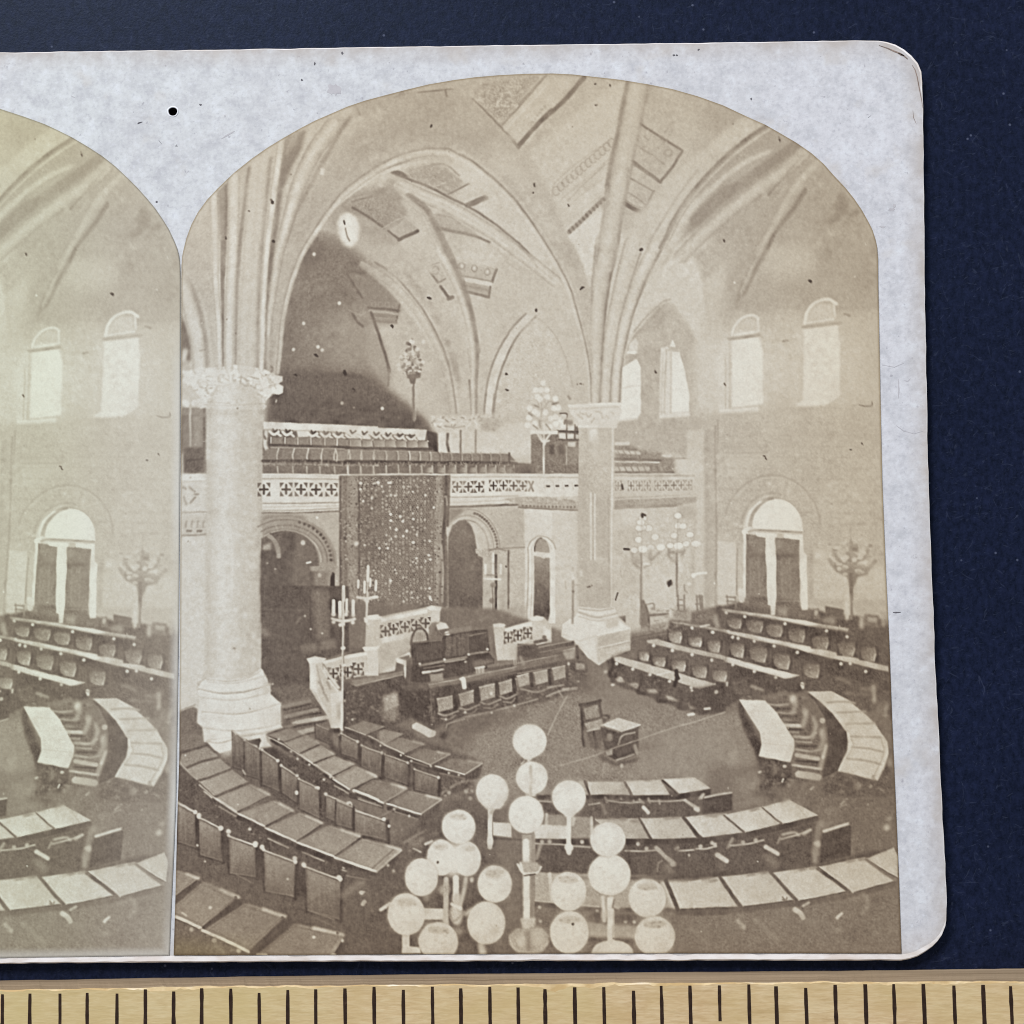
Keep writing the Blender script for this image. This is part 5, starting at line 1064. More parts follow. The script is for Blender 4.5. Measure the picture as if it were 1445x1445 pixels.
def paint_mid():
    # chairs and desks left of centre right, table in the well
    T(2, 3)
    F("-20,470 330,440 400,480 470,600 400,700 250,760 -20,820", 100, 2, tx=4)
    for x, y, w, h in ((-25, 600, 85, 80), (95, 575, 95, 88), (225, 545, 90, 85), (305, 420, 80, 60)):
        F([(x, y), (x + w, y - 22), (x + w + 4, y + h - 26), (x + 12, y + h)], (150, x, y, 178, x + w, y + h), .8, tx=5); L([(x, y), (x + w, y - 22)], 8, 196, .6, .9, False); L([(x + w + 14, y - 30), (x + w + 20, y + h - 10)], 20, 78, 1)
    F("-20,510 320,445 320,480 -20,560", 120, 1, tx=3); L("-20,505 320,440", 8, 160, .8); L("-20,565 330,500", 10, 94, .9); L("-20,582 210,540", 7, 150, .8)
    F("90,400 380,345 380,390 130,440", 100, 1.2, tx=3); L("130,395 360,350", 9, 150, .8); L("140,430 380,385", 7, 135, .8); F("240,430 310,420 380,410 385,480 350,500", 104, 2); F("300,430 380,412 382,470 330,485", 168, 1.5, tx=4); F("-20,380 50,370 120,400 120,460 -20,480", 88, 2, tx=3); L("0,460 20,510", 22, 150, 1.5)
    F("330,480 380,490 465,500 470,560 460,640 340,620", 92, 2, tx=5); F("390,505 455,510 455,550 395,555", 160, 1.5, tx=4); E(340, 510, 9, 14, 195, .8); clutter(340, 560, 470, 660, 24, [75, 130, 150], 34, 8)
    L("300,690 400,680", 16, 170, 1.2); L("180,740 290,700 400,690", 11, 160, 1.2); L("-20,800 120,760", 9, 160, 1.2); L("0,690 120,710 200,680 300,660", 12, 150, 1.2); E(410, 635, 10, 8, 210, .8); L("270,700 300,750", 11, 150, 1); clutter(0, 640, 380, 770, 50, [85, 150, 165], 36, 8, .55)
    E(430, 640, 80, 70, 104, 10, .8)
    # desks right of the column
    F("610,480 660,465 900,480 1445,640 1445,850 1280,870 1110,820 960,770 850,720 740,680 640,640", 96, 1.5, tx=4)
    F("780,290 1050,260 1445,380 1445,640 900,480 790,420", 104, 3, tx=4); F("1050,200 1445,230 1445,400 1040,280", 100, 3, tx=4)
    F("790,300 1040,270 1040,300 800,330", 140, 2.5, .8); L("790,325 1030,285", 8, 100, 1.2); E(850, 380, 60, 50, 112, 6, .7)
    F("650,460 700,455 830,490 1070,560 1375,655 1260,690 960,590 740,515 660,485", 184, .9, tx=3); F("890,345 960,335 1180,395 1445,455 1445,485 1180,430 900,362", 170, 1, tx=3); F("1060,210 1180,225 1445,270 1445,290 1250,255 1080,225", 152, 1.4, tx=3); L("1270,250 1330,238", 12, 205, .9)
    L("965,588 1060,568", 9, 212, .8); L("1260,688 1375,658", 10, 212, .7)
    seats([(830, 912, 415, 490), (930, 1028, 455, 532), (1060, 1170, 482, 565), (1205, 1318, 522, 612), (1345, 1460, 555, 640), (1040, 1140, 272, 365), (1178, 1282, 318, 392), (1312, 1412, 340, 432)], 92, 178)
    for p in ("680,505 795,545 915,585 1055,635 1205,680", "940,380 1070,415 1210,447 1350,485", "1210,258 1355,290"): D(p, 12, 200, .8)
    for q in ("670,595 720,600 740,640 680,640", "755,645 820,640 860,670 840,700", "890,690 960,690 980,720 910,720", "1020,730 1080,745 1120,780 1040,765", "1180,790 1250,800 1270,825 1200,830"): F(q, 162, 1.5, tx=3)
    for x, y in ((650, 560), (850, 680), (985, 740), (1135, 790)): L([(x, y - 90), (x + 5, y - 30), (x - 20, y + 30), (x + 30, y + 40)], 24, 82, 1.6)
    F("1210,690 1445,650 1445,830 1280,860 1190,800", 84, 2, tx=4); D("1380,712", 14, 160, .8); E(655, 658, 14, 9, 218, .7); E(600, 565, 13, 13, 165, 1.5); L("1185,872 1220,866", 17, 218, .8); L("1300,828 1335,826", 17, 212, .8); E(1210, 700, 9, 9, 195, .8); clutter(640, 540, 1260, 700, 60, [74, 125, 140], 34, 9, .6, lambda x, y: y > 500 + (x - 640) * .32)
    L("1100,560 1105,610 1090,665", 26, 60, .8); L("1100,590 1115,615", 24, 58, .7)
    # furniture behind the column base, wall chairs
    F("845,60 870,60 905,160 910,270 850,270", 128, 1.2); L("880,95 900,160 910,270", 12, 100, .9); L("880,95 935,85 945,130", 9, 130, .9); L("900,170 1040,160", 16, 112, 1.3); F("690,180 740,170 740,220", 110, 1.2); L("920,250 1030,230", 14, 120, 2); F("790,270 850,260 1040,230 1040,262 800,295", 150, 2.5, .8); clutter(860, 100, 1180, 280, 60, [95, 130, 160], 40, 9, .6)
    for x in (1110, 1155, 1245, 1280): L([(x, 30), (x + 6, 140)], 12, 128, 1)
    for x, y in ((1130, 60), (1130, 100), (1262, 40), (1262, 90), (1150, 140)): L([(x - 22, y), (x + 22, y)], 10, 134, 1)
    F("1080,120 1200,120 1200,200 1080,200", 132, 4, .7, tx=5); F("1200,140 1445,130 1445,240 1200,220", 124, 5, .8, tx=6); L("1400,120 1410,250", 40, 100, 3); L("1370,180 1390,250", 22, 180, 2.5, .8)
    # well: chair and table
    F("425,805 440,795 560,785 575,860 560,900 460,910 440,880", 128, 2, tx=5); L("420,800 520,790 565,770", 20, 88, 1.2); L("430,800 440,1000 450,1090", 20, 92, 1.3); L("555,780 575,900", 14, 104, 1.2); F("450,960 560,920 580,990 500,1010", 150, 2, tx=4); L("460,975 560,960", 12, 165, 1.5); L("580,880 630,880 620,900", 14, 88, 1.2); L("520,1000 530,1110", 18, 96, 1.4); F("440,1010 560,1010 560,1110 450,1080", 108, 3, .8, tx=5); L("580,1000 520,1060", 14, 145, 1.5); clutter(430, 860, 600, 1100, 40, [84, 140, 118], 34, 9, .6)
    F("424,806 565,770 580,890 605,905 600,980 560,1110 452,1090 436,960", 100, 1.4, .85, tx=4); F("446,826 548,800 560,886 462,906", 142, 1, tx=5); F("450,930 575,900 590,960 480,990", 152, 1.2, tx=5); L("424,806 565,772", 16, 86, .8, sm=False); L("430,810 446,1085", 13, 84, .8, sm=False); L("455,990 480,1090", 30, 132, 1.6, .8); L("520,990 535,1100", 14, 82, 1); L("560,780 576,890", 10, 92, .8); L("470,985 585,962", 9, 176, .8)
    F("565,955 690,1000 830,955 835,1150 690,1200 600,1150", 84, 1.2, tx=4); F("560,1150 680,1210 840,1170 830,1190 690,1230 560,1180", 88, 3); F("570,945 690,893 845,940 712,992", 190, .7, tx=4); L("712,992 845,942", 8, 210, .6); L("700,1005 830,962", 12, 96, .8); L("690,1080 720,1020 805,995", 12, 165, .8); L("680,1190 800,1150", 14, 158, 1); E(630, 1030, 20, 28, 145, 1.6); L("805,1090 825,1140", 26, 165, 1.2); F("600,1130 650,1110 650,1150 610,1160", 170, 1.3); E(755, 1045, 26, 30, 108, 2.5, .8); F("700,1060 800,1030 795,1130 690,1160", 92, 2)
    L("330,740 260,860 190,1010", 8, 170, .8, .9); L("280,1225 480,1170 660,1105 840,1045 1100,960 1445,850", 7, 172, .9, .85); E(900, 1090, 110, 45, 120, 8, .6); E(715, 1230, 12, 16, 165, 1.2)
    E(570, 1080, 130, 60, 112, 10, .5)

def paint_right_desks():
    T(3, 3)
    F("-40,150 150,110 340,60 720,120 1335,200 1370,700 1380,900 780,700 300,760 -40,800", 100, 3, tx=4)
    F("780,60 1330,60 1335,180 900,150", 172, 3); F("300,50 560,70 780,130 780,150 340,100", 124, 3, tx=5)
    F("895,105 1030,130 1025,200 900,190", 112, 1.2, tx=3); F("1175,160 1280,170 1280,260 1175,240", 122, 1.5, tx=4); F("1195,180 1265,185 1260,220 1200,215", 160, 1.5); L("1082,0 1082,195", 18, 132, 1); L("1050,30 1050,190", 30, 196, 2); L("1155,190 1155,250", 26, 186, 2); L("1310,160 1310,240", 26, 160, 3)
    F("495,-10 552,-10 550,100 545,170 515,170 512,100 495,95", 214, .9); F("725,-10 770,-10 772,130 730,140", 214, .9); L("305,0 310,60", 40, 208, 1.2); F("550,100 640,120 640,190 560,170", 142, 2, tx=4); L("200,40 265,45", 10, 125, 1); L("205,70 265,75", 10, 135, 1); L("205,30 210,100", 10, 130, 1); L("262,40 268,110", 10, 140, 1); L("15,30 25,120", 16, 125, 1.4)
    F("820,130 850,120 860,200 815,195", 130, 1.5, tx=4); E(832, 150, 14, 20, 165, 1.4); F("870,190 965,185 970,240 880,225", 140, 2); F("640,120 810,140 800,200 640,190", 120, 2, tx=3)
    # long desk strips
    F("150,120 350,145 520,172 760,215 1065,262 1050,285 780,248 600,212 340,168 150,140", 166, 1.1, tx=3); F("320,150 500,165 560,185 760,205 880,240 760,240 600,205", 203, 1.2); E(1000, 280, 80, 12, 130, 3, .7, 12)
    F("-20,240 130,262 300,290 560,345 820,390 1345,530 1345,568 1100,510 820,440 700,402 430,350 130,278 -20,258", 178, 1, tx=3); F("330,300 560,345 780,385 830,410 780,430 700,395 480,350", 202, 1.3)
    F("-20,410 120,440 300,485 470,535 720,592 620,620 560,600 300,530 -20,440", 188, .9, tx=3); F("280,495 470,540 715,595 620,618 480,575", 208, 1.2); F("-20,620 60,640 130,665 20,690 -20,685", 195, 1); L("20,245 85,238", 8, 210, .8); L("160,283 215,278", 8, 205, .8)
    # desk fronts
    for q in ("150,145 560,205 800,250 1040,290 1040,330 800,330 560,270 150,190", "0,265 430,360 700,415 840,450 840,500 700,470 430,420 0,330", "0,450 300,545 600,625 720,610 740,700 560,720 300,640 0,520"): F(q, 86, 2, .9, tx=4)
    F("840,460 1345,580 1350,700 1250,660 980,600 860,560", 92, 3, .9, tx=5)
    seats([(200, 312, 190, 262), (335, 465, 205, 292), (478, 603, 232, 322), (632, 760, 262, 358), (800, 925, 315, 410), (983, 1112, 348, 462), (1142, 1262, 385, 495)], 90, 150)
    seats([(-30, 40, 310, 385), (62, 190, 338, 430), (222, 332, 362, 468), (362, 492, 390, 502), (526, 652, 432, 552), (732, 862, 502, 612)], 88, 162)
    seats([(-30, 62, 525, 612), (108, 225, 560, 672)], 88, 168)
    for p in ("198,152 330,178 615,228 905,280 1050,320", "108,290 245,322 285,330 398,350 540,385 700,425 1010,510 1075,510 1185,565", "100,485 248,520 400,565 550,610"): D(p, 12, 195, .8)
    D("735,660 130,712 880,915", 16, 190, 1, .9); L("735,650 740,680", 20, 180, 1); clutter(240, 600, 760, 760, 50, [76, 130, 150], 40, 9, .6); L("380,670 460,700", 18, 150, 1.8); L("520,740 620,720", 22, 130, 2); clutter(880, 580, 1340, 900, 60, [88, 118, 135], 50, 9, .5); F("0,700 130,680 260,700 300,760 130,850 0,870", 88, 3, tx=4)
    L("45,828 85,826", 17, 212, .8); D("128,712", 13, 170, .8); L("1150,690 1240,690", 18, 138, 2); L("1240,670 1245,780", 22, 168, 2); L("1040,720 1220,730", 14, 135, 2); E(1280, 830, 40, 60, 134, 5, .7); L("1330,800 1320,880", 20, 165, 2.5, .8); L("1000,610 1080,650", 16, 135, 2)
    # curved desks in the right
    F("300,770 450,1080 430,1160 660,1205 680,1300 600,1400 450,1400 420,1180 320,950 280,800", 84, 3, tx=5)
    F("770,720 860,760 940,850 1055,1000 1062,1115 990,1262 880,1320 870,1200 920,1080 900,900 830,780", 86, 1.2, tx=2)
    F("480,780 640,760 700,760 830,880 910,1000 920,1080 870,1260 860,1360 660,1340 680,1180 640,1000", 112, 2.5, tx=4)
    for a, b, w, v in (("500,798 560,805 640,800", "", 17, 150), ("560,855 640,862 690,850", "", 14, 150), ("590,905 660,910", "", 12, 135), ("610,945 720,950", "", 26, 178), ("640,990 710,995", "", 14, 140), ("680,1025 780,1030 830,1000", "", 20, 158), ("690,1060 800,1065", "", 13, 150), ("690,1115 800,1130 880,1110", "", 15, 160), ("700,1155 850,1180", "", 30, 172), ("670,1225 780,1240 870,1250", "", 18, 176), ("715,1290 850,1310", "", 50, 172)): L(a, w, v, 1.2)
    for q in ("560,830 660,830", "600,880 700,880", "640,975 740,975", "700,1090 840,1095", "690,1195 850,1205"): L(q, 13, 86, 1.2)
    for q in ("680,750 690,800 670,860", "750,830 760,880 740,950", "810,890 830,950 810,1030", "870,990 890,1050 860,1110", "905,1085 890,1150 870,1240"): L(q, 30, 158, 2); 
    E(668, 765, 20, 30, 180, 2); E(760, 850, 16, 24, 178, 2); E(880, 1000, 18, 40, 180, 3, .7); E(875, 910, 18, 18, 190, 1.2); L("905,1090 885,1170", 20, 195, 1.5)
    F("292,765 475,770 560,860 640,985 680,1045 682,1120 655,1206 430,1162 452,1080 440,1000 380,900", 203, .9, tx=2); L("380,845 520,850", 6, 186, 1, .7); L("420,940 600,930", 5, 188, 1, .7); L("450,1070 680,1095", 6, 184, 1, .8); L("445,1005 640,1000", 6, 190, 1, .7)
    F("775,708 945,705 1060,765 1160,850 1250,935 1335,1060 1342,1150 1318,1260 1270,1337 988,1267 1055,1125 1062,1060 1050,990 940,850 850,770", 192, .9, tx=2.5)
    F("860,770 1000,780 1150,880 1250,980 1120,960 960,860", 182, 8, .7)
    for q in ("910,782 1040,780 1110,790", "985,855 1180,850", "1050,935 1245,930", "1075,1025 1290,1030", "1090,1100 1200,1110 1310,1135", "1060,1180 1180,1195 1290,1222"): L(q, 15, 160, 1.3, .9)
    L("1060,1000 1080,1090 1000,1260", 9, 206, .9); L("1290,1040 1310,1150 1240,1310", 8, 166, 1); L("1330,1060 1336,1160 1268,1330", 9, 205, .9); L("1080,1040 1100,1090 1050,1180", 6, 168, 1)
    F("990,1275 1270,1345 1340,1200 1375,1300 1390,1445 880,1445 880,1320", 100, 3, tx=4); clutter(880, 1300, 1370, 1445, 50, [84, 125, 145], 50, 10, .6); E(1130, 1370, 26, 30, 148, 2.5, .8); E(1220, 1375, 12, 14, 165, 1.2); E(1350, 1205, 22, 34, 150, 3, .8); L("800,1400 820,1380", 12, 165, 1.2)
    L("430,1275 460,1270", 18, 205, 1); E(545, 1255, 24, 40, 135, 3, .8); E(615, 1235, 15, 12, 185, 1); L("460,1210 450,1400", 20, 90, 1.6); clutter(440, 1200, 660, 1420, 40, [76, 130, 150], 40, 10, .6); L("595,1345 605,1325", 12, 205, .8); E(560, 1390, 60, 26, 120, 3, .7); E(250, 1180, 22, 50, 165, 4, .6)
    E(390, 1160, 10, 60, 150, 4, .6); L("340,1400 400,1350 470,1320", 30, 150, 4, .5); L("420,1430 540,1440", 40, 92, 4, .7)

def paint_front():
    # ---- centre front desk rows
    T(2, 4)
    F("120,250 490,262 1340,220 1340,260 1240,420 840,430 480,420 120,430", 98, 1.5, tx=4)
    for s, v in (("475,168 722,166 776,262 495,262", 174), ("738,160 988,150 1056,258 790,262", 184), ("1002,148 1230,138 1342,218 1112,252", 190)): lid(s, v, v + 14, 8, None, 84)
    F("400,160 450,160 480,262 430,262", 165, 1.5, tx=3); L("450,165 490,262", 12, 92, .9); L("738,165 790,262", 11, 98, .8); L("1002,155 1110,252", 14, 90, .9); F("120,150 240,200 240,262 120,262", 134, 2, tx=3)
    F("120,264 490,266 1110,262 1340,225 1338,262 1100,292 490,290 120,290", 80, 1, .95)
    for q in ("130,305 220,310", "480,332 560,318", "610,302 730,315 850,308", "905,300 1030,305 1160,296", "980,295 985,325"): L(q, 11, 160, .8)
    for q in ("600,285 610,310", "845,295 870,315", "905,285 915,310"): L(q, 18, 140, 1)
    L("575,325 600,390", 24, 140, 1.6, .8); L("868,345 902,382", 26, 206, .9); L("1160,298 1220,340 1270,368", 20, 172, 1.2, w2=28); L("1255,360 1270,370", 22, 205, .9); L("1275,285 1285,260", 18, 168, 1.2); L("1300,285 1445,265", 14, 178, .9); F("1300,292 1445,272 1470,260 1470,370 1240,400", 96, 1.5, tx=3)
    D("710,290 800,300 840,290", 8, 150, .8); E(750, 160, 30, 8, 140, 2, .7); E(900, 153, 36, 7, 130, 1.6, .7); E(690, 160, 36, 8, 145, 2, .6)
    # row b
    F("100,560 1280,575 1445,545 1445,850 100,830", 97, 1.5, tx=4)
    F("180,400 510,420 510,560 200,570", 150, 1.2, tx=3); L("185,400 185,480", 22, 195, 1.2); F("100,480 330,478 330,572 90,570", 200, 1, tx=3); L("500,420 508,560", 20, 186, 1); L("520,430 530,500", 16, 104, 1.2); L("200,440 310,440", 60, 135, 5, .6)
    for s, v in (("530,432 830,424 908,566 700,572", 166), ("845,424 1142,414 1242,562 932,568", 180), ("1158,418 1450,392 1580,555 1282,562", 188)): lid(s, v, v + 12, 9, None, 84)
    L("840,430 925,568", 15, 96, .9); L("1150,420 1265,562", 17, 90, .9, w2=30)
    for x, y in ((720, 432), (800, 445), (1040, 425), (1090, 420), (1330, 410), (1400, 402), (640, 430)): E(x, y, 34, 9, 130, 1.8, .8)
    F("700,574 1280,566 1450,552 1450,592 1250,600 720,612 90,606 90,575", 84, 1, .95)
    for q in ("100,605 300,612 490,628", "740,655 860,655 980,645", "1110,652 1250,645 1390,622"): L(q, 12, 165, .8)
    D("890,636 1265,625 150,592 205,590 435,590 830,605", 15, 190, .9, .8); L("140,610 110,710", 22, 165, 1.6, .8); L("960,630 1020,690 1090,745", 30, 170, 1.3); E(1075, 745, 20, 18, 178, 1.2); L("1040,760 1070,810", 40, 160, 4, .6); L("1390,690 1445,730", 36, 190, 1.4); L("1095,640 1110,630", 24, 150, 1.2); E(1380, 612, 14, 18, 175, 1.2); L("965,800 975,740 1000,720", 9, 140, 1.2); E(1190, 685, 8, 10, 165, 1)
    for x in (240, 540, 760, 1100, 1390): L([(x, 650), (x + 6, 830)], 18, 86, 2, .8)
    # row c
    F("140,810 1020,830 1090,1060 220,1060 130,1000", 162, 1.5, tx=3); F("100,800 210,820 215,1000 100,1010", 168, 1.2, tx=3); L("205,820 225,1000", 26, 196, 1.2)
    for s, v in (("1032,852 1402,842 1500,1056 1128,1066",184),): lid(s, v, v + 8, 8, None, 90)
    L("1000,850 1090,1060", 40, 184, 2); L("1025,860 1110,1070", 24, 100, 1, w2=34); E(1260, 850, 50, 10, 140, 2, .8); E(1360, 870, 16, 9, 118, 1.4); E(970, 875, 16, 12, 110, 1.2, .8)
    F("100,1010 550,1060 1130,1070 1450,1058 1450,1110 1100,1110 500,1100 100,1050", 100, 1.5, .9); F("100,1060 1100,1090 1120,1380 100,1380", 122, 3, tx=4)
    L("100,1008 550,1050", 9, 190, .9); L("480,1170 800,1200", 30, 150, 3, .7); L("440,1220 800,1260", 60, 165, 4, .7); L("480,1280 800,1290", 30, 100, 3, .8); D("135,1055 540,1080 740,1155 800,1160 140,1150", 13, 185, 1.2, .8); L("120,1130 560,1150", 18, 118, 2); F("480,1090 780,1110 780,1150 480,1130", 104, 3)
    T(3, 4)
    for s, v in (("-5,422 188,405 326,526 30,562", 188), ("186,402 452,345 592,462 335,527", 188), ("458,346 650,298 852,410 602,466", 191)): lid(s, v, v + 10, 8, None, 86)
    L("0,540 32,564", 14, 90, 1); L("185,405 328,527", 13, 96, .9); L("455,350 598,465", 10, 110, .9); L("700,340 770,420", 5, 150, 1, .6); E(400, 365, 44, 10, 140, 1.8, .8, -12); E(110, 412, 40, 9, 140, 1.8, .8); E(620, 305, 40, 9, 150, 1.8, .7, -14)
    F("-20,570 330,532 600,470 852,415 858,450 600,510 330,575 -20,620", 86, 1, .95); F("-20,620 330,575 600,510 850,450 880,500 860,745 560,790 -20,830", 97, 1.5, tx=4)
    for q in ("-10,640 60,640 130,625", "230,620 350,608 465,578", "590,570 700,545 800,510"): L(q, 13, 168, .8)
    for q in ("600,540 680,525 720,545", "750,540 800,510"): L(q, 18, 172, 1.6)
    D("20,625 120,612 320,598 410,580 100,600", 15, 185, 1.2, .8); L("140,685 205,728", 34, 190, 1.2); L("480,625 565,675", 30, 192, 1.1); L("490,700 550,760", 50, 150, 5, .6); L("170,740 180,790", 40, 140, 5, .5); L("245,570 215,630", 20, 150, 1.6); L("565,600 585,560", 14, 150, 1.4)
    L("860,470 840,590 825,680 830,740", 40, 150, 3, .8); F("815,600 860,580 875,620 845,640", 190, 1.5); E(835, 665, 26, 34, 150, 2.5, .8); E(885, 480, 30, 30, 150, 4, .7)
    F("880,528 1085,455 1080,690 860,748", 86, 1.2, tx=3); L("892,522 980,492 1065,466", 20, 200, .9); L("1070,462 1085,480", 10, 120, 1)
    L("-15,360 0,370", 30, 200, 1.2); F("45,285 245,240 242,370 30,400", 88, 1.4, tx=3); L("50,280 140,262 240,245", 12, 182, .9); L("10,290 40,255", 16, 160, 1.4)
    F("-1000,850 500,790 860,750 1080,690 1390,625 1390,660 860,790 500,830 -20,870", 92, 2.5, .8)
    for s, v in (("-60,872 152,842 286,1052 -20,1062", 184), ("168,842 502,802 682,1002 322,1047", 184), ("520,812 832,766 1052,940 716,1006", 187), ("862,768 1180,702 1402,860 1096,950", 182), ("1195,710 1388,628 1420,700 1412,835", 180)): lid(s, v, v + 10, 9, None, 92)
    L("160,845 305,1050", 18, 104, 1, w2=34); L("512,805 700,1005", 20, 104, 1, w2=26); L("845,780 1070,945", 18, 104, 1, w2=28); L("1190,715 1395,860", 20, 128, 1.3)
    for x, y in ((60, 855), (380, 825), (460, 810), (740, 785), (820, 775), (1080, 730), (1160, 715), (110, 870)): E(x, y, 38, 10, 130, 1.8, .8, -10)
    L("600,980 620,1005 600,1000", 5, 90, .7); L("632,985 628,1005", 5, 85, .6); F("-20,1065 330,1050 716,1010 1096,955 1400,870 1400,905 1096,990 716,1045 330,1090 -20,1110", 106, 1.5, .85)
    L("690,1070 725,1095 745,1125", 36, 175, 1.2); L("745,1045 785,1020", 16, 165, 1.3); L("985,1130 1015,1100", 22, 178, 1.4); L(arc(1150, 1030, 50, 70, 80, -80), 18, 156, 2.2, .8); L("1070,1000 1180,975", 18, 140, 2, .8); L("285,1150 325,1195", 34, 165, 1.8, .8); L("400,1140 480,1210 570,1285", 26, 146, 3, .7); L("40,1200 90,1170", 30, 140, 3, .6); L("-50,1200 60,1310", 22, 146, 3, .6); clutter(0, 1100, 1380, 1340, 80, [106, 140, 118, 132], 60, 10, .4); E(990, 1215, 40, 14, 150, 3, .6); E(850, 1160, 80, 16, 134, 4, .6)
    L("1010,330 1050,290", 14, 158, 1.4); E(1335, 490, 24, 22, 180, 2); E(1350, 430, 20, 16, 150, 2.5); L("1000,350 1050,330", 9, 150, 1.2); clutter(880, 180, 1380, 420, 60, [92, 140, 128], 44, 9, .5); E(1200, 330, 10, 10, 150, 1.5)

def globe(x, y, rx, ry, v=207, cap=0):
    E(x, y, rx + 5, ry + 5, 104, 1.8, .3)
    E(x, y, rx, ry, v - 12, .7)
    rx -= 3; ry -= 3
    E(x - rx * .03, y - ry * .03, rx, ry, v + 2, 2, .9, 0, 3.5)
    E(x - rx * .1, y - ry * .05, rx * .7, ry * .68, v + 8, 4, .7); E(x + rx * .45, y + ry * .55, rx * .4, ry * .35, v - 9, 5, .6)
    for _ in range(16):
        a, r = rng.uniform(0, 6.28), rng.uniform(.1, .82); E(x + rx * r * np.cos(a), y + ry * r * np.sin(a), rx * rng.uniform(.05, .16), ry * rng.uniform(.04, .12), v + rng.choice([-14, -9, 8]), 1.2, .55)
    if cap:
        E(x, y - ry * .60, rx * .55, ry * .2, v - 26, 1.6, .8)
        for _ in range(9): E(x + rx * rng.uniform(-.5, .5), y - ry * rng.uniform(.45, .75), rx * .1, ry * .06, v - rng.choice([45, 30, 12]), .9, .7)
def paint_globes():
    T(1, 4)
    # stems and brackets
    L("1290,0 1280,160 1270,520", 28, 178, 1); L("1285,10 1275,160", 10, 208, .8); L("1255,20 1235,40", 9, 190, .8)
    F("1030,452 1160,460 1160,560 1030,545", 196, 1, tx=2); F("1370,470 1450,475 1450,568 1370,560", 198, 1, tx=2); L("1030,568 1240,575", 12, 96, 1)
    L("1012,370 1010,480 1008,630", 34, 204, .9); L("1045,350 1020,390", 20, 170, 1.2); E(1010, 590, 22, 40, 208, 1.2)
    F("1235,540 1325,540 1320,1200 1240,1200", 158, 1.3, tx=2); L("1262,590 1268,900 1270,1195", 42, 214, .9); L("1312,540 1308,1180", 22, 142, 1.2)
    F("1205,760 1240,730 1340,735 1370,770 1330,820 1240,815", 168, 1.5, tx=4); L("1205,750 1250,810 1340,810 1370,770", 14, 198, 1); L("1225,740 1240,790", 18, 200, 1.2); L("1250,830 1330,820", 9, 100, .8); F("1225,1130 1335,1130 1330,1190 1240,1200", 186, 1.6, tx=4)
    F("1150,1240 1200,1200 1380,1200 1425,1250 1420,1320 1360,1370 1200,1370 1145,1310", 166, 1.8, tx=5); E(1235, 1290, 36, 40, 190, 3); E(1350, 1260, 44, 60, 184, 4); L("1280,1230 1285,1350", 30, 128, 3, .8); L("1150,1250 1160,1310 1220,1360 1360,1370 1425,1290", 10, 188, 1.6, .8)
    F("395,1250 440,1250 440,1330 520,1340 520,1380 385,1380 388,1290", 205, 1.2); L("410,1240 410,1300", 44, 190, 1.6); F("540,1060 690,1065 700,1145 540,1140", 198, 1, tx=2); L("700,860 698,1160", 38, 178, 1.3); L("770,850 770,1000", 42, 212, 1); L("775,980 775,1150", 60, 184, 3); E(770, 1100, 50, 60, 190, 3, .8, tx=5); L("840,850 820,960 790,1060", 28, 180, 1.6); E(690, 930, 42, 40, 168, 2.4, .9, tx=5); E(880, 860, 14, 20, 190, 1.5); L("720,1090 760,1150 830,1080", 14, 150, 1.4, .7); L("740,1030 800,1060", 22, 208, 1.4); E(780, 1220, 46, 30, 168, 4, .7); L("950,1310 960,1380", 50, 180, 3); L("840,1100 880,1070", 30, 185, 2); E(560, 980, 20, 30, 160, 2, .7); L("690,1150 700,1170", 44, 180, 2)
    T(2, 4)
    F("470,1165 820,1195 820,1270 470,1260", 168, 2, .8); L("345,400 340,520 340,660", 34, 206, .9); L("375,430 370,470", 24, 180, 1.3); E(342, 630, 32, 30, 204, 1.4); E(342, 665, 16, 20, 206, 1.2); L("600,960 610,1090", 60, 165, 2.4, tx if False else .9); L("635,1000 635,1290", 48, 202, 1.1); E(640, 1015, 24, 22, 214, 1.2); L("580,980 590,1150", 22, 196, 1.6); E(590, 1110, 26, 40, 186, 2.4, .8); L("660,1000 650,1060", 14, 130, 1.4); L("550,930 600,960", 18, 190, 1.6); L("668,1050 690,1060", 20, 180, 1.6); L("655,1100 650,1290", 12, 150, 1.4, .6)
    E(650, 1372, 146, 86, 196, 1.2); E(640, 1350, 60, 40, 208, 5, .7); L("540,1370 510,1380", 30, 186, 2)
    T(1, 4)
    F("1255,190 1360,190 1330,270 1290,270", 205, 1.2); globe(1308, 140, 110, 116, 205); L("1300,60 1298,260", 22, 182, 1); globe(1290, -120, 117, 118, 210); F("1225,-20 1340,-20 1300,10 1260,10", 206, 1); globe(1028, 235, 116, 118, 206); F("945,320 1115,320 1080,362 985,362", 200, 1.5); globe(1266, 400, 124, 132, 212)
    globe(665, 705, 100, 126, 206, 1); globe(850, 715, 96, 122, 206, 1); globe(790, 488, 118, 120, 210, 1); E(760, 720, 90, 120, 212, 8); globe(525, 842, 117, 132, 206); globe(418, 1105, 133, 150, 203, 1); globe(645, 1295, 140, 134, 198, 1); globe(1046, 890, 121, 130, 206, 1); globe(985, 1162, 134, 150, 200)
    E(1045, 835, 60, 18, 178, 2.5, .8); D("640,738", 9, 90, .8); E(410, 1040, 50, 16, 178, 3, .7)
    T(2, 4)
    globe(342, 280, 118, 122, 210); F("265,360 420,360 370,418 320,418", 204, 1.4); globe(630, 825, 149, 146, 208); globe(617, 575, 124, 122, 207); globe(340, 943, 126, 138, 205, 1); globe(346, 1232, 136, 152, 202, 1); globe(895, 990, 132, 138, 202, 1); globe(948, 1260, 143, 140, 197, 1); D("368,1172", 9, 60, .8)

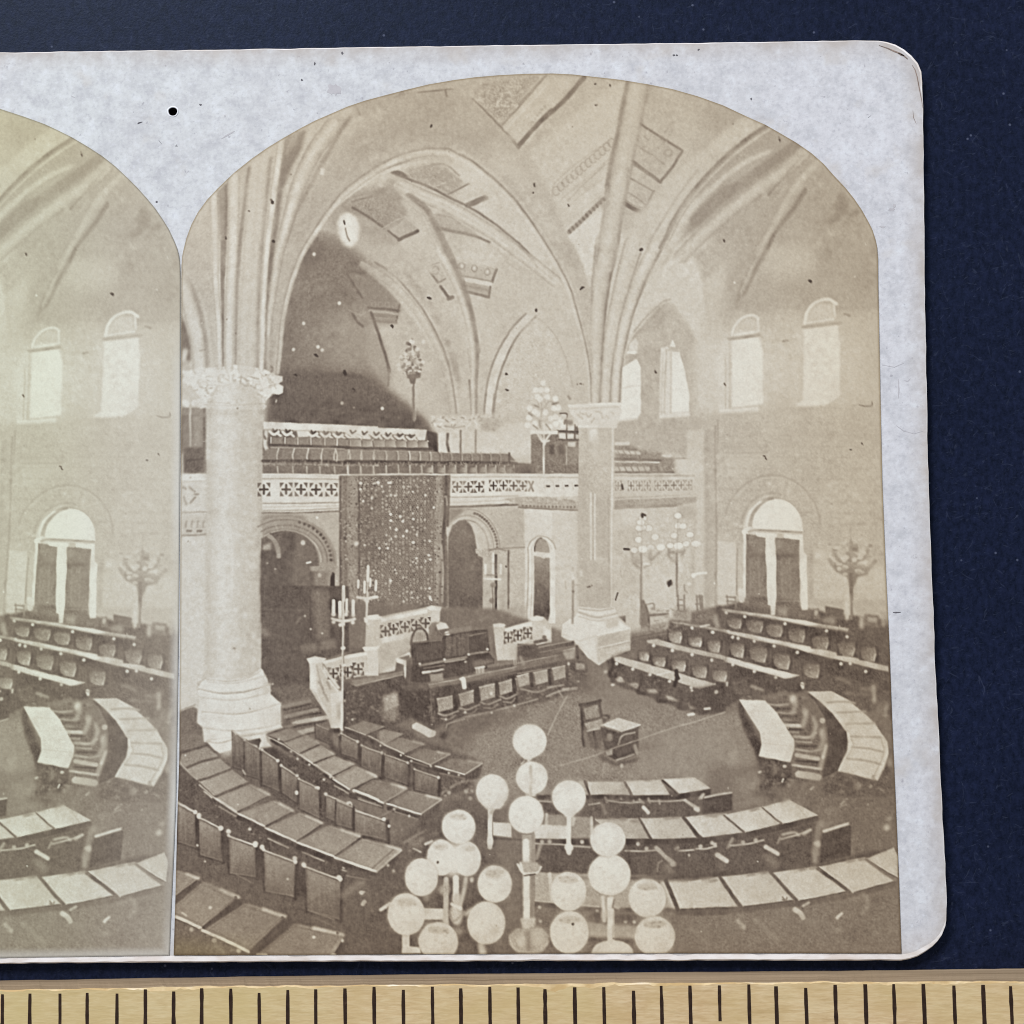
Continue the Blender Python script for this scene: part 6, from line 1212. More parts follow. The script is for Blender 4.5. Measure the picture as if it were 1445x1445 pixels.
def specks():
    G()
    for x, y, a, l, w in ((385, 285, 1.2, 7, 4.5), (319, 336, 1.4, 7, 2.5), (387, 341, .8, 6, 4), (608, 178, 1.9, 9, 3.5), (754, 262, 1.4, 5, 3), (753, 273, 0, 3, 2), (803, 291, 1.2, 5, 2.6), (905, 353, 2.6, 5, 4), (1022, 340, 1.0, 7, 3), (1100, 197, 1.3, 7, 2.6), (822, 407, 2.5, 8, 4.5), (757, 439, 1.5, 5, 4), (606, 421, .3, 5, 4), (554, 461, 1.0, 5, 4), (715, 528, .2, 4, 3.4), (716, 551, .3, 4, 3.2), (1144, 397, 1.0, 6, 5), (926, 525, 1.4, 4, 3), (1023, 543, 1, 4, 2.4), (446, 502, .7, 5, 4), (410, 456, 2.5, 6, 1.2), (488, 528, 1.2, 10, 6), (499, 549, .6, 6, 3), (418, 530, .6, 5, 3), (1080, 644, .4, 7, 2), (1082, 647, 1.1, 6, 2), (1201, 635, 0, 2.5, 2.5), (1217, 626, 1, 4, 2), (352, 298, .2, 3, 2), (840, 119, 0, 2, 2), (861, 121, 1.3, 4, 2.4), (842, 149, 0, 3, 2), (820, 542, 3.1, 13, 2.6)):
        c, s = np.cos(a) * l / 2, np.sin(a) * l / 2
        for k in range(5):
            t = rng.uniform(-.9, .9); E(x + c * t + rng.uniform(-.7, .7), y + s * t + rng.uniform(-.7, .7), w * rng.uniform(.22, .5), w * rng.uniform(.2, .42), rng.choice([58, 70, 92]), .5, .85)
        E(x, y, w * .42, w * .42, 60, .5, .8)
    L("1213,572 1222,574 1231,573 1231,568", 1.4, 122, .5, .8); L("1105,482 1112,480", 3, 160, 1); L("1192,444 1200,446", 3, 150, 1)
    # large pale blot with ring of wear (upper arch)
    F("476,314 482,302 492,300 503,306 508,322 506,338 497,350 486,347 480,336", 208, 2.2, .95); E(492, 325, 9, 17, 218, 3, .8)
    L("486,312 487,316", 2.5, 70, .5); L("488,322 490,332 494,340", 2, 110, .7, .8)
    r = np.random.RandomState(5)
    for _ in range(130):
        x, y = r.uniform(258, 1262), r.uniform(112, 1345); v = r.choice([212, 205, 120])
        E(x, y, r.uniform(.5, 1.5), r.uniform(.5, 1.6), v, .5, r.uniform(.35, .8))
    for x, y in ((444, 359), (479, 428), (429, 457), (483, 569), (449, 490), (455, 495), (414, 494), (540, 577)): E(x, y, 2.4, 2.6, 198, .7, .9)

def paint_all():
    global CAN
    for f in (paint_upper, paint_arch, paint_pier, paint_ribs, paint_gallery, paint_floor, paint_right_wall, paint_column, paint_lamps, paint_rostrum, paint_left_desks, paint_right_desks, paint_mid, paint_front, paint_globes): f()
    specks()
    develop()
    grain(.5, 1.6, 235, 85, 1310, 1375); grain(1.0, 2.7, 235, 85, 1310, 1375); grain(3, .8, 235, 85, 1310, 1375); grain(12, 1.2, 235, 85, 1310, 1375)
# ---------------------------------------------------------------- materials
def mat_mount():
    t = NT("mount_board")
    a = t.noise(520, 6, .66); b = t.noise(2300, 4, .65); c = t.noise(70, 3, .55); d = t.noise(5200, 2, .5)
    sx = t.n("ShaderNodeSeparateXYZ"); t.l(t.co(), sx.inputs[0])
    mr = t.n("ShaderNodeMapRange"); mr.inputs[1].default_value = -.05; mr.inputs[2].default_value = .03; t.l(sx.outputs[0], mr.inputs[0])
    base = t.mix(mr.outputs[0], L3(216, 220, 225), L3(217, 218, 226))     # board slightly cooler towards one end
    base = t.mix(t.ramp(c, [(.42, gray(0)), (.68, gray(.8))]), base, L3(210, 211, 217))
    base = t.mix(t.ramp(a, [(.47, gray(0)), (.70, gray(.8))]), base, L3(191, 193, 201))
    base = t.mix(t.ramp(a, [(.26, gray(.8)), (.45, gray(0))]), base, L3(230, 235, 244))
    base = t.mix(t.ramp(b, [(.52, gray(0)), (.74, gray(.6))]), base, L3(180, 181, 192))
    base = t.mix(t.ramp(b, [(.2, gray(.6)), (.46, gray(0))]), base, L3(236, 240, 252))
    base = t.mix(t.ramp(t.noise(190, 3, .5), [(.60, gray(0)), (.74, gray(.65))]), base, L3(200, 193, 188))
    base = t.mix(t.ramp(t.noise(2000, 2, .5, t.co((1, .8, 1))), [(.70, gray(0)), (.78, gray(.5))]), base, L3(150, 148, 160))
    gr = t.n("ShaderNodeAttribute", attribute_name="edge_grime").outputs["Fac"]
    mm = t.n("ShaderNodeMath", operation='MULTIPLY'); t.l(gr, mm.inputs[0]); t.l(t.ramp(t.noise(260, 4, .65), [(.3, gray(.15)), (.62, gray(1))]), mm.inputs[1])
    base = t.mix(mm.outputs[0], base, L3(190, 182, 178))
    return t.fin(base, .75, .16, d, .00003, .3)
def mat_edge():
    t = NT("worn_board_edge")
    a = t.noise(900, 4, .65, t.co((.35, 1, 1))); b = t.noise(260, 3, .5)
    base = t.mix(t.ramp(a, [(.42, gray(0)), (.7, gray(1))]), L3(250, 248, 251), L3(226, 218, 214))
    base = t.mix(t.ramp(b, [(.5, gray(0)), (.7, gray(.5))]), base, L3(226, 212, 204))
    return t.fin(base, .85, .1, a, .00006, .5)
def mat_side():
    t = NT("board_core"); a = t.noise(1200, 3, .6, t.co((1, 1, 6)))
    return t.fin(t.ramp(a, [(.3, L3(150, 140, 128)), (.7, L3(205, 195, 182))]), .9, .1)
def mat_print():
    t = NT("albumen_print")
    c = t.n("ShaderNodeAttribute", attribute_name="print_tone").outputs["Color"]
    g = t.noise(6500, 2, .6); h = t.noise(2600, 3, .6)
    k = t.mix(1.0, c, t.ramp(g, [(.2, gray(.94)), (.8, gray(1.06))]), 'MULTIPLY')
    k = t.mix(1.0, k, t.ramp(h, [(.2, gray(.95)), (.8, gray(1.05))]), 'MULTIPLY')
    return t.fin(k, .62, .10, g, .00003, .2)
def mat_table():
    t = NT("navy_paper")
    a = t.noise(60, 3, .6); b = t.noise(3400, 4, .7); c = t.noise(1500, 4, .65, t.co((1, .6, 1)))
    base = t.mix(t.ramp(b, [(.3, gray(0)), (.72, gray(1))]), L3(6, 10, 26), L3(25, 31, 53))
    base = t.mix(t.ramp(c, [(.38, gray(0)), (.75, gray(.75))]), base, L3(34, 41, 70))
    for i, (s, rot, hi) in enumerate(((1900, .5, .74), (2300, 2.1, .73), (1700, 1.35, .74), (2600, 2.8, .72), (2100, .05, .74))):     # stray paper fibres
        m1 = t.n("ShaderNodeMapping"); m1.inputs["Rotation"].default_value = (0, 0, rot); m1.inputs["Location"].default_value = (.31 * i, .73 * i, 0)
        m2 = t.n("ShaderNodeMapping"); m2.inputs["Scale"].default_value = (.3, 1.3, 1)
        t.l(t.co(), m1.inputs["Vector"]); t.l(m1.outputs["Vector"], m2.inputs["Vector"])
        base = t.mix(t.ramp(t.noise(s, 1.5, .5, m2.outputs["Vector"], 1.2), [(hi - .06, gray(0)), (hi + .05, gray(.26))]), base, L3(74, 82, 106))
    vo = t.n("ShaderNodeTexVoronoi", Scale=330.0); t.l(t.co(), vo.inputs["Vector"])
    base = t.mix(t.ramp(vo.outputs["Distance"], [(.03, gray(.5)), (.06, gray(0))]), base, L3(110, 118, 145))
    base = t.mix(1.0, base, t.ramp(a, [(.3, gray(.88)), (.7, gray(1.1))]), 'MULTIPLY')
    t.b.inputs["Specular Tint"].default_value = (.52, .70, 1.0, 1)
    return t.fin(base, .5, .16, b, .00008, .5)
def mat_wood():
    t = NT("boxwood")
    g = t.noise(5200, 4, .62, t.co((.14, 1, .6)), .3); f = t.noise(1400, 4, .65, t.co((.16, 1, 1)), .3); m = t.noise(90, 3, .55); p = t.noise(420, 4, .6, t.co((.4, 1, 1)))
    base = t.ramp(g, [(.3, L3(198, 170, 130)), (.5, L3(214, 188, 149)), (.72, L3(227, 206, 171))])
    base = t.mix(t.ramp(p, [(.42, gray(0)), (.7, gray(.6))]), base, L3(198, 168, 122))
    base = t.mix(t.ramp(p, [(.25, gray(.5)), (.42, gray(0))]), base, L3(224, 206, 170))
    base = t.mix(t.ramp(f, [(.55, gray(0)), (.72, gray(.55))]), base, L3(176, 146, 102))
    base = t.mix(t.ramp(m, [(.4, gray(0)), (.7, gray(.45))]), base, L3(206, 188, 134))
    sx = t.n("ShaderNodeSeparateXYZ"); t.l(t.co(), sx.inputs[0])
    mr = t.n("ShaderNodeMapRange"); mr.inputs[1].default_value = -.058; mr.inputs[2].default_value = .0; mr.inputs[3].default_value = .45; mr.inputs[4].default_value = 0.0; t.l(sx.outputs[0], mr.inputs[0])
    base = t.mix(mr.outputs[0], base, L3(200, 189, 133))             # wood yellower towards one end
    return t.fin(base, .5, .3, g, .00005, .35)
def mat_wood_side():
    t = NT("ruler_weathered_side")
    g = t.noise(700, 5, .6, t.co((.06, 1, 2.5)))
    base = t.ramp(g, [(.3, L3(128, 110, 90)), (.7, L3(168, 149, 126))])
    return t.fin(base, .7, .2, g, .00005, .4)
def mat_chip():
    t = NT("chipped_arris")
    a = t.noise(420, 4, .65, t.co((.5, 1, 1)))
    base = t.ramp(a, [(.4, L3(196, 168, 122)), (.56, L3(222, 200, 160)), (.68, L3(238, 226, 208))])
    return t.fin(base, .7, .2, a, .0001, .6)
def mat_plain(name, stops, scale, rough=.8, spec=.1):
    t = NT(name); return t.fin(t.ramp(t.noise(scale, 3, .6), stops), rough, spec)

# ---------------------------------------------------------------- tabletop
S = 0.45
mesh("tabletop", [(-S, -S, 0), (S, -S, 0), (S, S, 0), (-S, S, 0)], [(0, 1, 2, 3)], mat_table(), kind="structure", label="dark navy paper surface under the card and the ruler")

# ---------------------------------------------------------------- the card
card = bpy.data.objects.new("stereo_card", None); scene.collection.objects.link(card)
card["label"] = "antique stereo view card with two faded sepia prints of a vaulted assembly chamber"; card["category"] = "photo card"
ZT = CARD_T
TOP_PX = [(0, 74), (120, 72), (240, 70.5), (360, 69), (480, 67), (600, 65), (720, 63.5), (840, 62), (960, 60.5), (1080, 58.8), (1160, 57.5), (1215, 56.8), (1240, 57)]
RIGHT_PX = [(1251, 58.2), (1264, 62), (1276, 69), (1286.5, 78), (1295.5, 89), (1300.5, 101), (1302.3, 116), (1303, 150), (1303.6, 235), (1304.6, 320), (1305.2, 400), (1307, 504), (1308.8, 600), (1310.5, 680), (1312.8, 745), (1315, 805), (1318, 880), (1320.5, 950), (1324.6, 1019), (1328.8, 1118), (1332, 1180), (1335, 1235), (1336.8, 1274), (1334.5, 1307), (1330, 1320), (1324, 1329), (1317, 1336.5), (1309, 1342), (1296, 1350), (1284, 1353.8), (1272, 1355.8)]
BOT_PX = [(1150, 1356), (1020, 1356), (900, 1356.2), (780, 1356.6), (660, 1357), (480, 1357.4), (360, 1358), (240, 1358.6), (120, 1359.4), (0, 1360.4)]
def refine(P, step):
    out = []
    for a, b in zip(P[:-1], P[1:]):
        n = max(1, int(np.hypot(b[0] - a[0], b[1] - a[1]) / step))
        out += [(a[0] + (b[0] - a[0]) * i / n, a[1] + (b[1] - a[1]) * i / n) for i in range(n)]
    return out + [P[-1]]
rs = np.random.RandomState(3)
vis = np.array(refine(TOP_PX + RIGHT_PX + BOT_PX, 7))
W = plane(vis, ZT)
tan = np.gradient(W, axis=0); tan /= np.linalg.norm(tan, axis=1)[:, None]
nor = np.stack([-tan[:, 1], tan[:, 0]], 1) * 1.0                      # path runs clockwise: outward = left of travel
jit = rs.randn(len(W)); jit = np.convolve(jit, [.25, .5, .25], 'same') * .00003
W = W + nor * jit[:, None]
xr = plane([(1305, 400)], ZT)[0, 0]; xl = xr - 7.0 * IN               # the rest of the card, beyond the frame
yt, yb = W[0, 1], W[-1, 1]; cr = .0045
left = [(xl + cr, yb)] + [(xl + cr - cr * math.sin(a), yb + cr - cr * math.cos(a)) for a in np.linspace(.2, 1.5, 7)] + \
       [(xl + cr - cr * math.cos(a), yt - cr + cr * math.sin(a)) for a in np.linspace(.07, 1.37, 7)] + [(xl + cr, yt)]
OUT = np.vstack([W, np.array(left)])
t2 = (np.roll(OUT, -1, 0) - np.roll(OUT, 1, 0)); t2 /= np.linalg.norm(t2, axis=1)[:, None]
N2 = np.stack([-t2[:, 1], t2[:, 0]], 1)
px_m = DIST / FOC                                                     # one photo pixel on the card
wid = np.full(len(OUT), 1.3 * px_m)
for i, (x, y) in enumerate(pixel(OUT, ZT)):
    if y > 1300: wid[i] = px_m * np.interp(y, [1300, 1335, 1352], [2.2, 5, 9.0])
    elif x > 1290: wid[i] = 1.4 * px_m
    if 1240 < x < 1306 and y < 130: wid[i] = px_m * np.interp(abs(x - 1285), [0, 20, 45], [3.6, 3, 1.6])
wid *= 1 + .16 * np.convolve(rs.randn(len(OUT)), [.25, .5, .25], 'same')
INN = OUT - N2 * wid[:, None]
hc = plane([(244, 157.6)], ZT)[0]; hr = 6.4 * px_m
hole = np.array([(hc[0] + hr * (1 + .05 * math.sin(3 * a)) * math.cos(a), hc[1] + hr * (1 + .04 * math.cos(2 * a)) * math.sin(a)) for a in np.linspace(0, 2 * math.pi, 25)[:-1]])
def build_mount():
    bm = bmesh.new()
    lay = bm.verts.layers.float.new("edge_grime")
    rings = []
    for off, g in ((0, .85), (.0009, .45), (.0024, .0)):
        R_ = [bm.verts.new((x, y, ZT)) for x, y in INN - N2 * off]
        for v_ in R_: v_[lay] = g
        rings.append(R_)
    nn_ = len(INN)
    for A_, B_ in zip(rings[:-1], rings[1:]):
        for i in range(nn_): bm.faces.new((A_[i], A_[(i + 1) % nn_], B_[(i + 1) % nn_], B_[i]))
    vi = rings[-1]; vh = [bm.verts.new((x, y, ZT)) for x, y in hole]
    ed = [bm.edges.get((vi[i], vi[(i + 1) % nn_])) for i in range(nn_)] + [bm.edges.new((vh[i], vh[(i + 1) % len(vh)])) for i in range(len(vh))]
    bmesh.ops.triangle_fill(bm, use_beauty=True, edges=ed, normal=(0, 0, 1))
    for f in bm.faces:
        f.normal_update()
        if f.normal.z < 0: f.normal_flip()
    me = bpy.data.meshes.new("mount"); bm.to_mesh(me); bm.free()
    return link("mount", me, mat_mount(), card)
build_mount()
n = len(OUT)
zo = ZT - .00018
MID = INN + (OUT - INN) * .78
mesh("worn_edge", [(x, y, ZT) for x, y in INN] + [(x, y, ZT - .00003) for x, y in MID] + [(x, y, zo) for x, y in OUT], [(k_ * n + i, k_ * n + (i + 1) % n, (k_ + 1) * n + (i + 1) % n, (k_ + 1) * n + i) for k_ in (0, 1) for i in range(n)], mat_edge(), card)
mesh("board_side", [(x, y, zo) for x, y in OUT] + [(x, y, .00005) for x, y in OUT - N2 * .00006], [(i, (i + 1) % n, n + (i + 1) % n, n + i) for i in range(n)], mat_side(), card)
m = len(hole)
mesh("pin_hole", [(x, y, ZT) for x, y in hole] + [(x, y, .00004) for x, y in hole] , [(i, (i + 1) % m, m + (i + 1) % m, m + i) for i in range(m)] + [tuple(range(m, 2 * m))], mat_plain("hole_wall", [(.3, L3(14, 9, 8)), (.8, L3(58, 44, 36))], 2500), card, label="small dark pin hole through the top margin")
rim = [(r, z) for r, z in ((1.0, .00001), (1.07, .00005), (1.24, .00005), (1.36, .000005))]
mesh("hole_rim", [(hc[0] + (x - hc[0]) * r, hc[1] + (y - hc[1]) * r, ZT + z) for r, z in rim for x, y in hole], [(k * m + i, k * m + (i + 1) % m, (k + 1) * m + (i + 1) % m, (k + 1) * m + i) for k in range(3) for i in range(m)], mat_plain("raised_rim", [(.3, L3(232, 236, 246)), (.7, L3(246, 248, 255))], 1500), card)

# small stains, scratches and the split at the corner: thin films on the mount
def film(name, polys, mat, dz=.00002, **kw):
    for P in polys:
        mesh(name, [(x, y, ZT + dz) for x, y in plane(P, ZT)], [tuple(range(len(P)))[::-1]], mat, card, **kw)
def ribbon(P, w0, w1=None):
    P = np.array(P, float); t = np.gradient(P, axis=0); t /= np.linalg.norm(t, axis=1)[:, None] + 1e-9
    nn = np.stack([-t[:, 1], t[:, 0]], 1); k = np.linspace(0, 1, len(P))[:, None]
    w = np.sin(np.pi * (.12 + .76 * k)) * (w0 if w1 is None else w0 + (w1 - w0) * k) / 2
    return np.vstack([P + nn * w, (P - nn * w)[::-1]])
def blob(x, y, rx, ry, seed, n=18):
    r = np.random.RandomState(seed); a = np.linspace(0, 2 * np.pi, n + 1)[:-1]; k = 1 + .22 * r.randn(n)
    return np.stack([x + rx * k * np.cos(a), y + ry * k * np.sin(a)], 1)
dark = [ribbon([(1260, 864), (1264, 864.4), (1271, 864)], 2.0), ribbon([(201, 172), (196, 173.5), (194, 175)], 2), blob(283, 148, 1.8, 1.4, 2), blob(426, 113, 1.4, 1.4, 3), ribbon([(249, 204), (250, 206), (247, 206)], 1.8), blob(221, 285, 1.4, 1.6, 4), ribbon([(224, 198), (228, 203)], 1.2), blob(951, 78, 1.6, 1.2, 6), blob(955, 78, 1.4, 1.2, 7), blob(986, 70, 1.5, 1.2, 8), blob(1060, 140, 1.2, 1.6, 9), ribbon([(1225, 166), (1229, 163)], .9), blob(483, 75, 1.4, 2, 10), blob(444, 90, 1, 2.4, 11)]
film("ink_speck", dark, mat_plain("ink_speck", [(.3, L3(86, 84, 92)), (.7, L3(120, 118, 126))], 2000))
soft = [blob(472, 127, 9.5, 7.5, 21), blob(1258, 296, 4.5, 2.2, 22), blob(1245, 320, 4, 1.6, 23), blob(1262, 291, 1.8, 3, 24), ribbon([(1267.5, 535), (1268.3, 550), (1267.5, 562)], 2.2), ribbon([(1264, 600), (1275, 608), (1290, 612), (1303, 608)], 1.2), ribbon([(1276, 537), (1281, 538), (1285, 534)], 1.6), ribbon([(1245, 515), (1262, 518), (1276, 512)], 1.2), ribbon([(312, 196), (322, 190), (331, 185)], 2.4), ribbon([(100, 135), (106, 138)], 2)]
film("grey_stain", soft, mat_plain("grey_stain", [(.3, L3(186, 184, 192)), (.7, L3(200, 199, 206))], 1200), .000012)
crack = [ribbon([(1240, 64), (1252, 68), (1262, 72.5), (1270, 75.5), (1275, 78.5), (1281, 83.5)], 1.5, 2.6), ribbon([(1267, 75), (1272, 77.6), (1276, 78.6)], 2.6), ribbon([(1287, 92), (1291, 98), (1294, 108), (1297, 124), (1300.5, 142), (1302, 152)], 1.5, 1.2), ribbon([(1288, 155), (1289, 166), (1293, 175)], .8)]
film("corner_split", crack, mat_plain("split_paper", [(.3, L3(120, 104, 98)), (.7, L3(158, 140, 132))], 1500), .00003)

# ---------------------------------------------------------------- the two prints
paint_all()
PRINT_R = [(256, 375), (257.5, 358), (263, 336), (270, 317), (279, 300), (292, 282), (307, 266), (330, 244), (355, 224), (378, 208), (401, 194), (423, 181.5), (445, 170), (467, 160.5), (490, 150.5), (515, 142), (540, 135.3), (570, 127.5), (605, 119), (640, 113), (670, 109), (705, 106), (740, 104.2), (779, 103.6), (808, 105), (835, 108), (875, 112.5), (915, 119), (950, 126), (985, 136), (1020, 148.5), (1055, 165), (1080, 176), (1101, 188), (1124, 201.5), (1145, 216), (1162, 231), (1177, 248), (1193, 265), (1205, 280), (1216, 296), (1225, 312), (1231, 324), (1235.5, 338), (1238.5, 352), (1239, 366)]
EDGE_L = [(375, 256), (520, 255.4), (634, 254.9), (879, 254), (995, 253.4), (1070, 253), (1150, 250.3), (1270, 247.4), (1348, 245)]
EDGE_R = [(366, 1239), (400, 1239.3), (590, 1243), (680, 1245), (805, 1250), (909, 1255), (1019, 1259), (1118, 1263.4), (1240, 1268.6), (1345.5, 1272.2)]
LY = [422, 704, 830, 990, 1102, 1260]; LX = [-985, -995, -1003, -1009, -1021, -1034]
PRINT_L = [(-738, 392), (-735, 372), (-722, 322), (-690, 276), (-640, 234), (-590, 200), (-520, 166), (-440, 140), (-350, 121), (-280, 114), (-210, 113), (-120, 124), (-60, 136.5), (0, 153.6), (35, 165), (63, 175.2), (82, 184), (101, 193.5), (123, 206.5), (144, 220), (163, 235), (180, 251), (194, 265), (207, 279.5), (219, 294), (230, 310), (238, 323), (245.5, 339), (250, 350), (253, 362), (254.6, 378), (255, 392)]
EDGE_L2 = [(392, -738), (900, -742), (1351, -752)]
EDGE_R2 = [(392, 255), (640, 254), (879, 252.2), (995, 250.6), (1124, 248.4), (1200, 245.5), (1300, 241), (1351, 239)]
def sample(px, py):
    x = np.clip(px - PX, 0, PW - 1.01); y = np.clip(py - PY, 0, PH - 1.01)
    i = x.astype(int); j = y.astype(int); fx = x - i; fy = y - j
    return (CAN[j, i] * (1 - fx) + CAN[j, i + 1] * fx) * (1 - fy) + (CAN[j + 1, i] * (1 - fx) + CAN[j + 1, i + 1] * fx) * fy
def sstep(a, b, x): t = np.clip((x - a) / (b - a), 0, 1); return t * t * (3 - 2 * t)
TONE = [55, 72, 90, 120, 150, 180, 200, 218]
def tone_rgb(v):
    return np.stack([np.interp(v, TONE, [66, 84, 105, 137, 170, 203, 219, 230]), np.interp(v, TONE, [55, 72, 92, 123, 158, 194, 213, 227]), np.interp(v, TONE, [50, 65, 83, 110, 143, 179, 202, 217])], -1)
def colour_right(px, py, edge):
    v = sample(px, py)
    c = tone_rgb(v)
    yel = np.maximum(np.maximum(sstep(960, 1240, px), .8 * sstep(330, 110, py)), .9 * sstep(1150, 1345, py))
    c[..., 2] *= 1 - .055 * yel; c[..., 1] *= 1 - .02 * yel; c *= (1 - .02 * yel)[..., None]
    cool = sstep(520, 260, px) * sstep(300, 500, py) * sstep(1200, 900, py)
    c[..., 0] *= 1 - .015 * cool; c[..., 2] *= 1 + .02 * cool
    bot = sstep(1310, 1345, py) * sstep(420, 250, px); c[..., 2] *= 1 - .08 * bot
    k = sstep(3.2, .4, edge); c = c * (1 - k[..., None] * np.array([.16, .19, .24]))    # browned cut edge, with its thin shadow line against the mount painted in
    return c
def colour_left(px, py, edge):
    dx = np.interp(py, LY, LX); dy = 24.3 - .0146 * py
    v = sample(px - dx, py - dy)
    v = np.where(v < 185, 185 - (185 - v) * .83, 185 + (v - 185) * 1.05) + 2
    c = tone_rgb(v)
    g = sstep(200, 40, px)  # greener cast of the light towards the left, put into the colour
    c[..., 0] *= .988 - .012 * g; c[..., 2] *= 1.0 - .03 * g
    yel = sstep(330, 160, py); c[..., 2] *= 1 - .04 * yel; c[..., 0] *= 1 + .012 * yel
    f = sstep(16, 2, edge) * sstep(420, 620, py) * (.55 + .35 * np.sin(py * .021) * np.sin(py * .0083 + 1))
    c = c + (np.array([214, 214, 212]) - c) * np.clip(f, 0, 1)[..., None]
    w_ = .16 * sstep(90, 240, px) * sstep(380, 620, py); c = c + (np.array([216, 214, 206]) - c) * w_[..., None]
    k = sstep(2.4, .3, edge); c = c * (1 - k[..., None] * .22)
    return c
def build_print(name, top, el, er, bottom, s, nrow, colour, z, label):
    top = np.array(top); B0 = np.array([el[-1][1], bottom(el[-1][1])]); B1 = np.array([er[-1][1], bottom(er[-1][1])])
    A0, A1 = top[0], top[-1]
    xa = A0[0] + (A1[0] - A0[0]) * s
    ya = np.interp(xa, top[:, 0], top[:, 1])
    xb = B0[0] + (B1[0] - B0[0]) * s; yb_ = np.array([bottom(q) for q in xb])
    t = np.linspace(0, 1, nrow)[:, None]
    X = xa[None] + (xb - xa)[None] * t; Y = ya[None] + (yb_ - ya)[None] * t
    sl = A0[0] + (B0[0] - A0[0]) * np.clip((Y - A0[1]) / (B0[1] - A0[1]), 0, 1); sr = A1[0] + (B1[0] - A1[0]) * np.clip((Y - A1[1]) / (B1[1] - A1[1]), 0, 1)
    dl = np.interp(Y, [q[0] for q in el], [q[1] for q in el]) - sl; dr = np.interp(Y, [q[0] for q in er], [q[1] for q in er]) - sr
    X = X + dl * (1 - s)[None] ** 3 + dr * s[None] ** 3
    # distance to the cut edge
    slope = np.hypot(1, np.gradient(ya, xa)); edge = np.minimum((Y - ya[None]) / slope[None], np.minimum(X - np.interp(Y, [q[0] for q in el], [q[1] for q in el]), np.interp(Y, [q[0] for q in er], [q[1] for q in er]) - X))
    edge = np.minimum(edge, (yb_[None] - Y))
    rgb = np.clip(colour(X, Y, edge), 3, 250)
    XY = plane(np.stack([X.ravel(), Y.ravel()], 1), z)
    nr, nc = X.shape
    co = np.empty((nr * nc, 3), np.float32); co[:, :2] = XY; co[:, 2] = z
    idx = np.arange(nr * nc).reshape(nr, nc)
    fq = np.stack([idx[:-1, :-1], idx[1:, :-1], idx[1:, 1:], idx[:-1, 1:]], -1).reshape(-1, 4).astype(np.int32)
    me = bpy.data.meshes.new(name)
    me.vertices.add(len(co)); me.vertices.foreach_set("co", co.ravel())
    me.loops.add(fq.size); me.loops.foreach_set("vertex_index", fq.ravel())
    me.polygons.add(len(fq)); me.polygons.foreach_set("loop_start", np.arange(0, fq.size, 4, dtype=np.int32))
    me.update(calc_edges=True)
    ca = me.color_attributes.new("print_tone", 'FLOAT_COLOR', 'POINT')
    rgba = np.ones((len(co), 4), np.float32); rgba[:, :3] = lin(rgb).reshape(-1, 3)
    ca.data.foreach_set("color", rgba.ravel())
    return link(name, me, PRINT_MAT, card, label=label)
PRINT_MAT = mat_print()
bot = lambda x: float(np.interp(x, [-760, 0, 245, 480, 760, 1000, 1150, 1275], [1357, 1351.5, 1348.2, 1347, 1345.6, 1345, 1345, 1345.4]))
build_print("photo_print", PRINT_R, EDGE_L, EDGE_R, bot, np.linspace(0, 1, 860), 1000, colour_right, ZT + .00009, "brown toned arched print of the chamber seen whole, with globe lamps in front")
sL = np.concatenate([np.linspace(0, .72, 120)[:-1], np.linspace(.72, 1, 240)])
build_print("photo_print", PRINT_L, EDGE_L2, EDGE_R2, bot, sL, 860, colour_left, ZT + .00006, "paler greenish arched print cut off by the picture edge")

# ---------------------------------------------------------------- the ruler
rule = bpy.data.objects.new("wooden_ruler", None); scene.collection.objects.link(rule)
rule["label"] = "pale wooden ruler with thick black tick marks and a worn chipped edge"; rule["category"] = "ruler"
xs = np.linspace(-900, 2100, 500)
arr = np.interp(xs, [-900, 0, 240, 480, 720, 960, 1200, 1445, 2100], [1408, 1397, 1393, 1390.5, 1388.5, 1387, 1385.5, 1384.2, 1379]) + np.convolve(rs.randn(500), np.ones(5) / 5, 'same') * 1.1
far = np.interp(xs, [-900, 0, 240, 480, 720, 960, 1200, 1445, 2100], [1393, 1383.2, 1379.3, 1375.8, 1373, 1371, 1369, 1366.3, 1360]) + np.convolve(rs.randn(500), np.ones(9) / 9, 'same') * .6
chip = np.abs(np.convolve(rs.randn(500), np.ones(5) / 5, 'same')) * 4.5 + 1.6
chip *= np.interp(xs, [0, 180, 230, 300, 480, 700, 760, 960, 1010, 1300, 1445], [.5, .6, 1.5, .6, .6, .6, 1.4, 1.2, .5, 1.1, .7])
Af = plane(np.stack([xs, far], 1), 0.0); Aa = plane(np.stack([xs, arr], 1), RULE_H - .0001); Ac = plane(np.stack([xs, arr + chip], 1), RULE_H)
k = len(xs); wdt = 1.05 * IN
An = np.stack([Ac[:, 0], np.full(k, Ac[:, 1].mean() - wdt)], 1)
def strip(name, A, za, B, zb, mat, **kw):
    V = [(x, y, za) for x, y in A] + [(x, y, zb) for x, y in B]
    return mesh(name, V, [(i, k + i, k + i + 1, i + 1) for i in range(k - 1)], mat, rule, **kw)
V = [(x, y, RULE_H) for x, y in Ac] + [(x, y, RULE_H) for x, y in An] + [(x, y, 0.0002) for x, y in An]
Fc = [(i, k + i, k + i + 1, i + 1) for i in range(k - 1)] + [(k + i, 2 * k + i, 2 * k + i + 1, k + i + 1) for i in range(k - 1)]
for e in (0, k - 1): V += [(Af[e, 0], Af[e, 1], 0.0002), (Aa[e, 0], Aa[e, 1], RULE_H - .0001)]
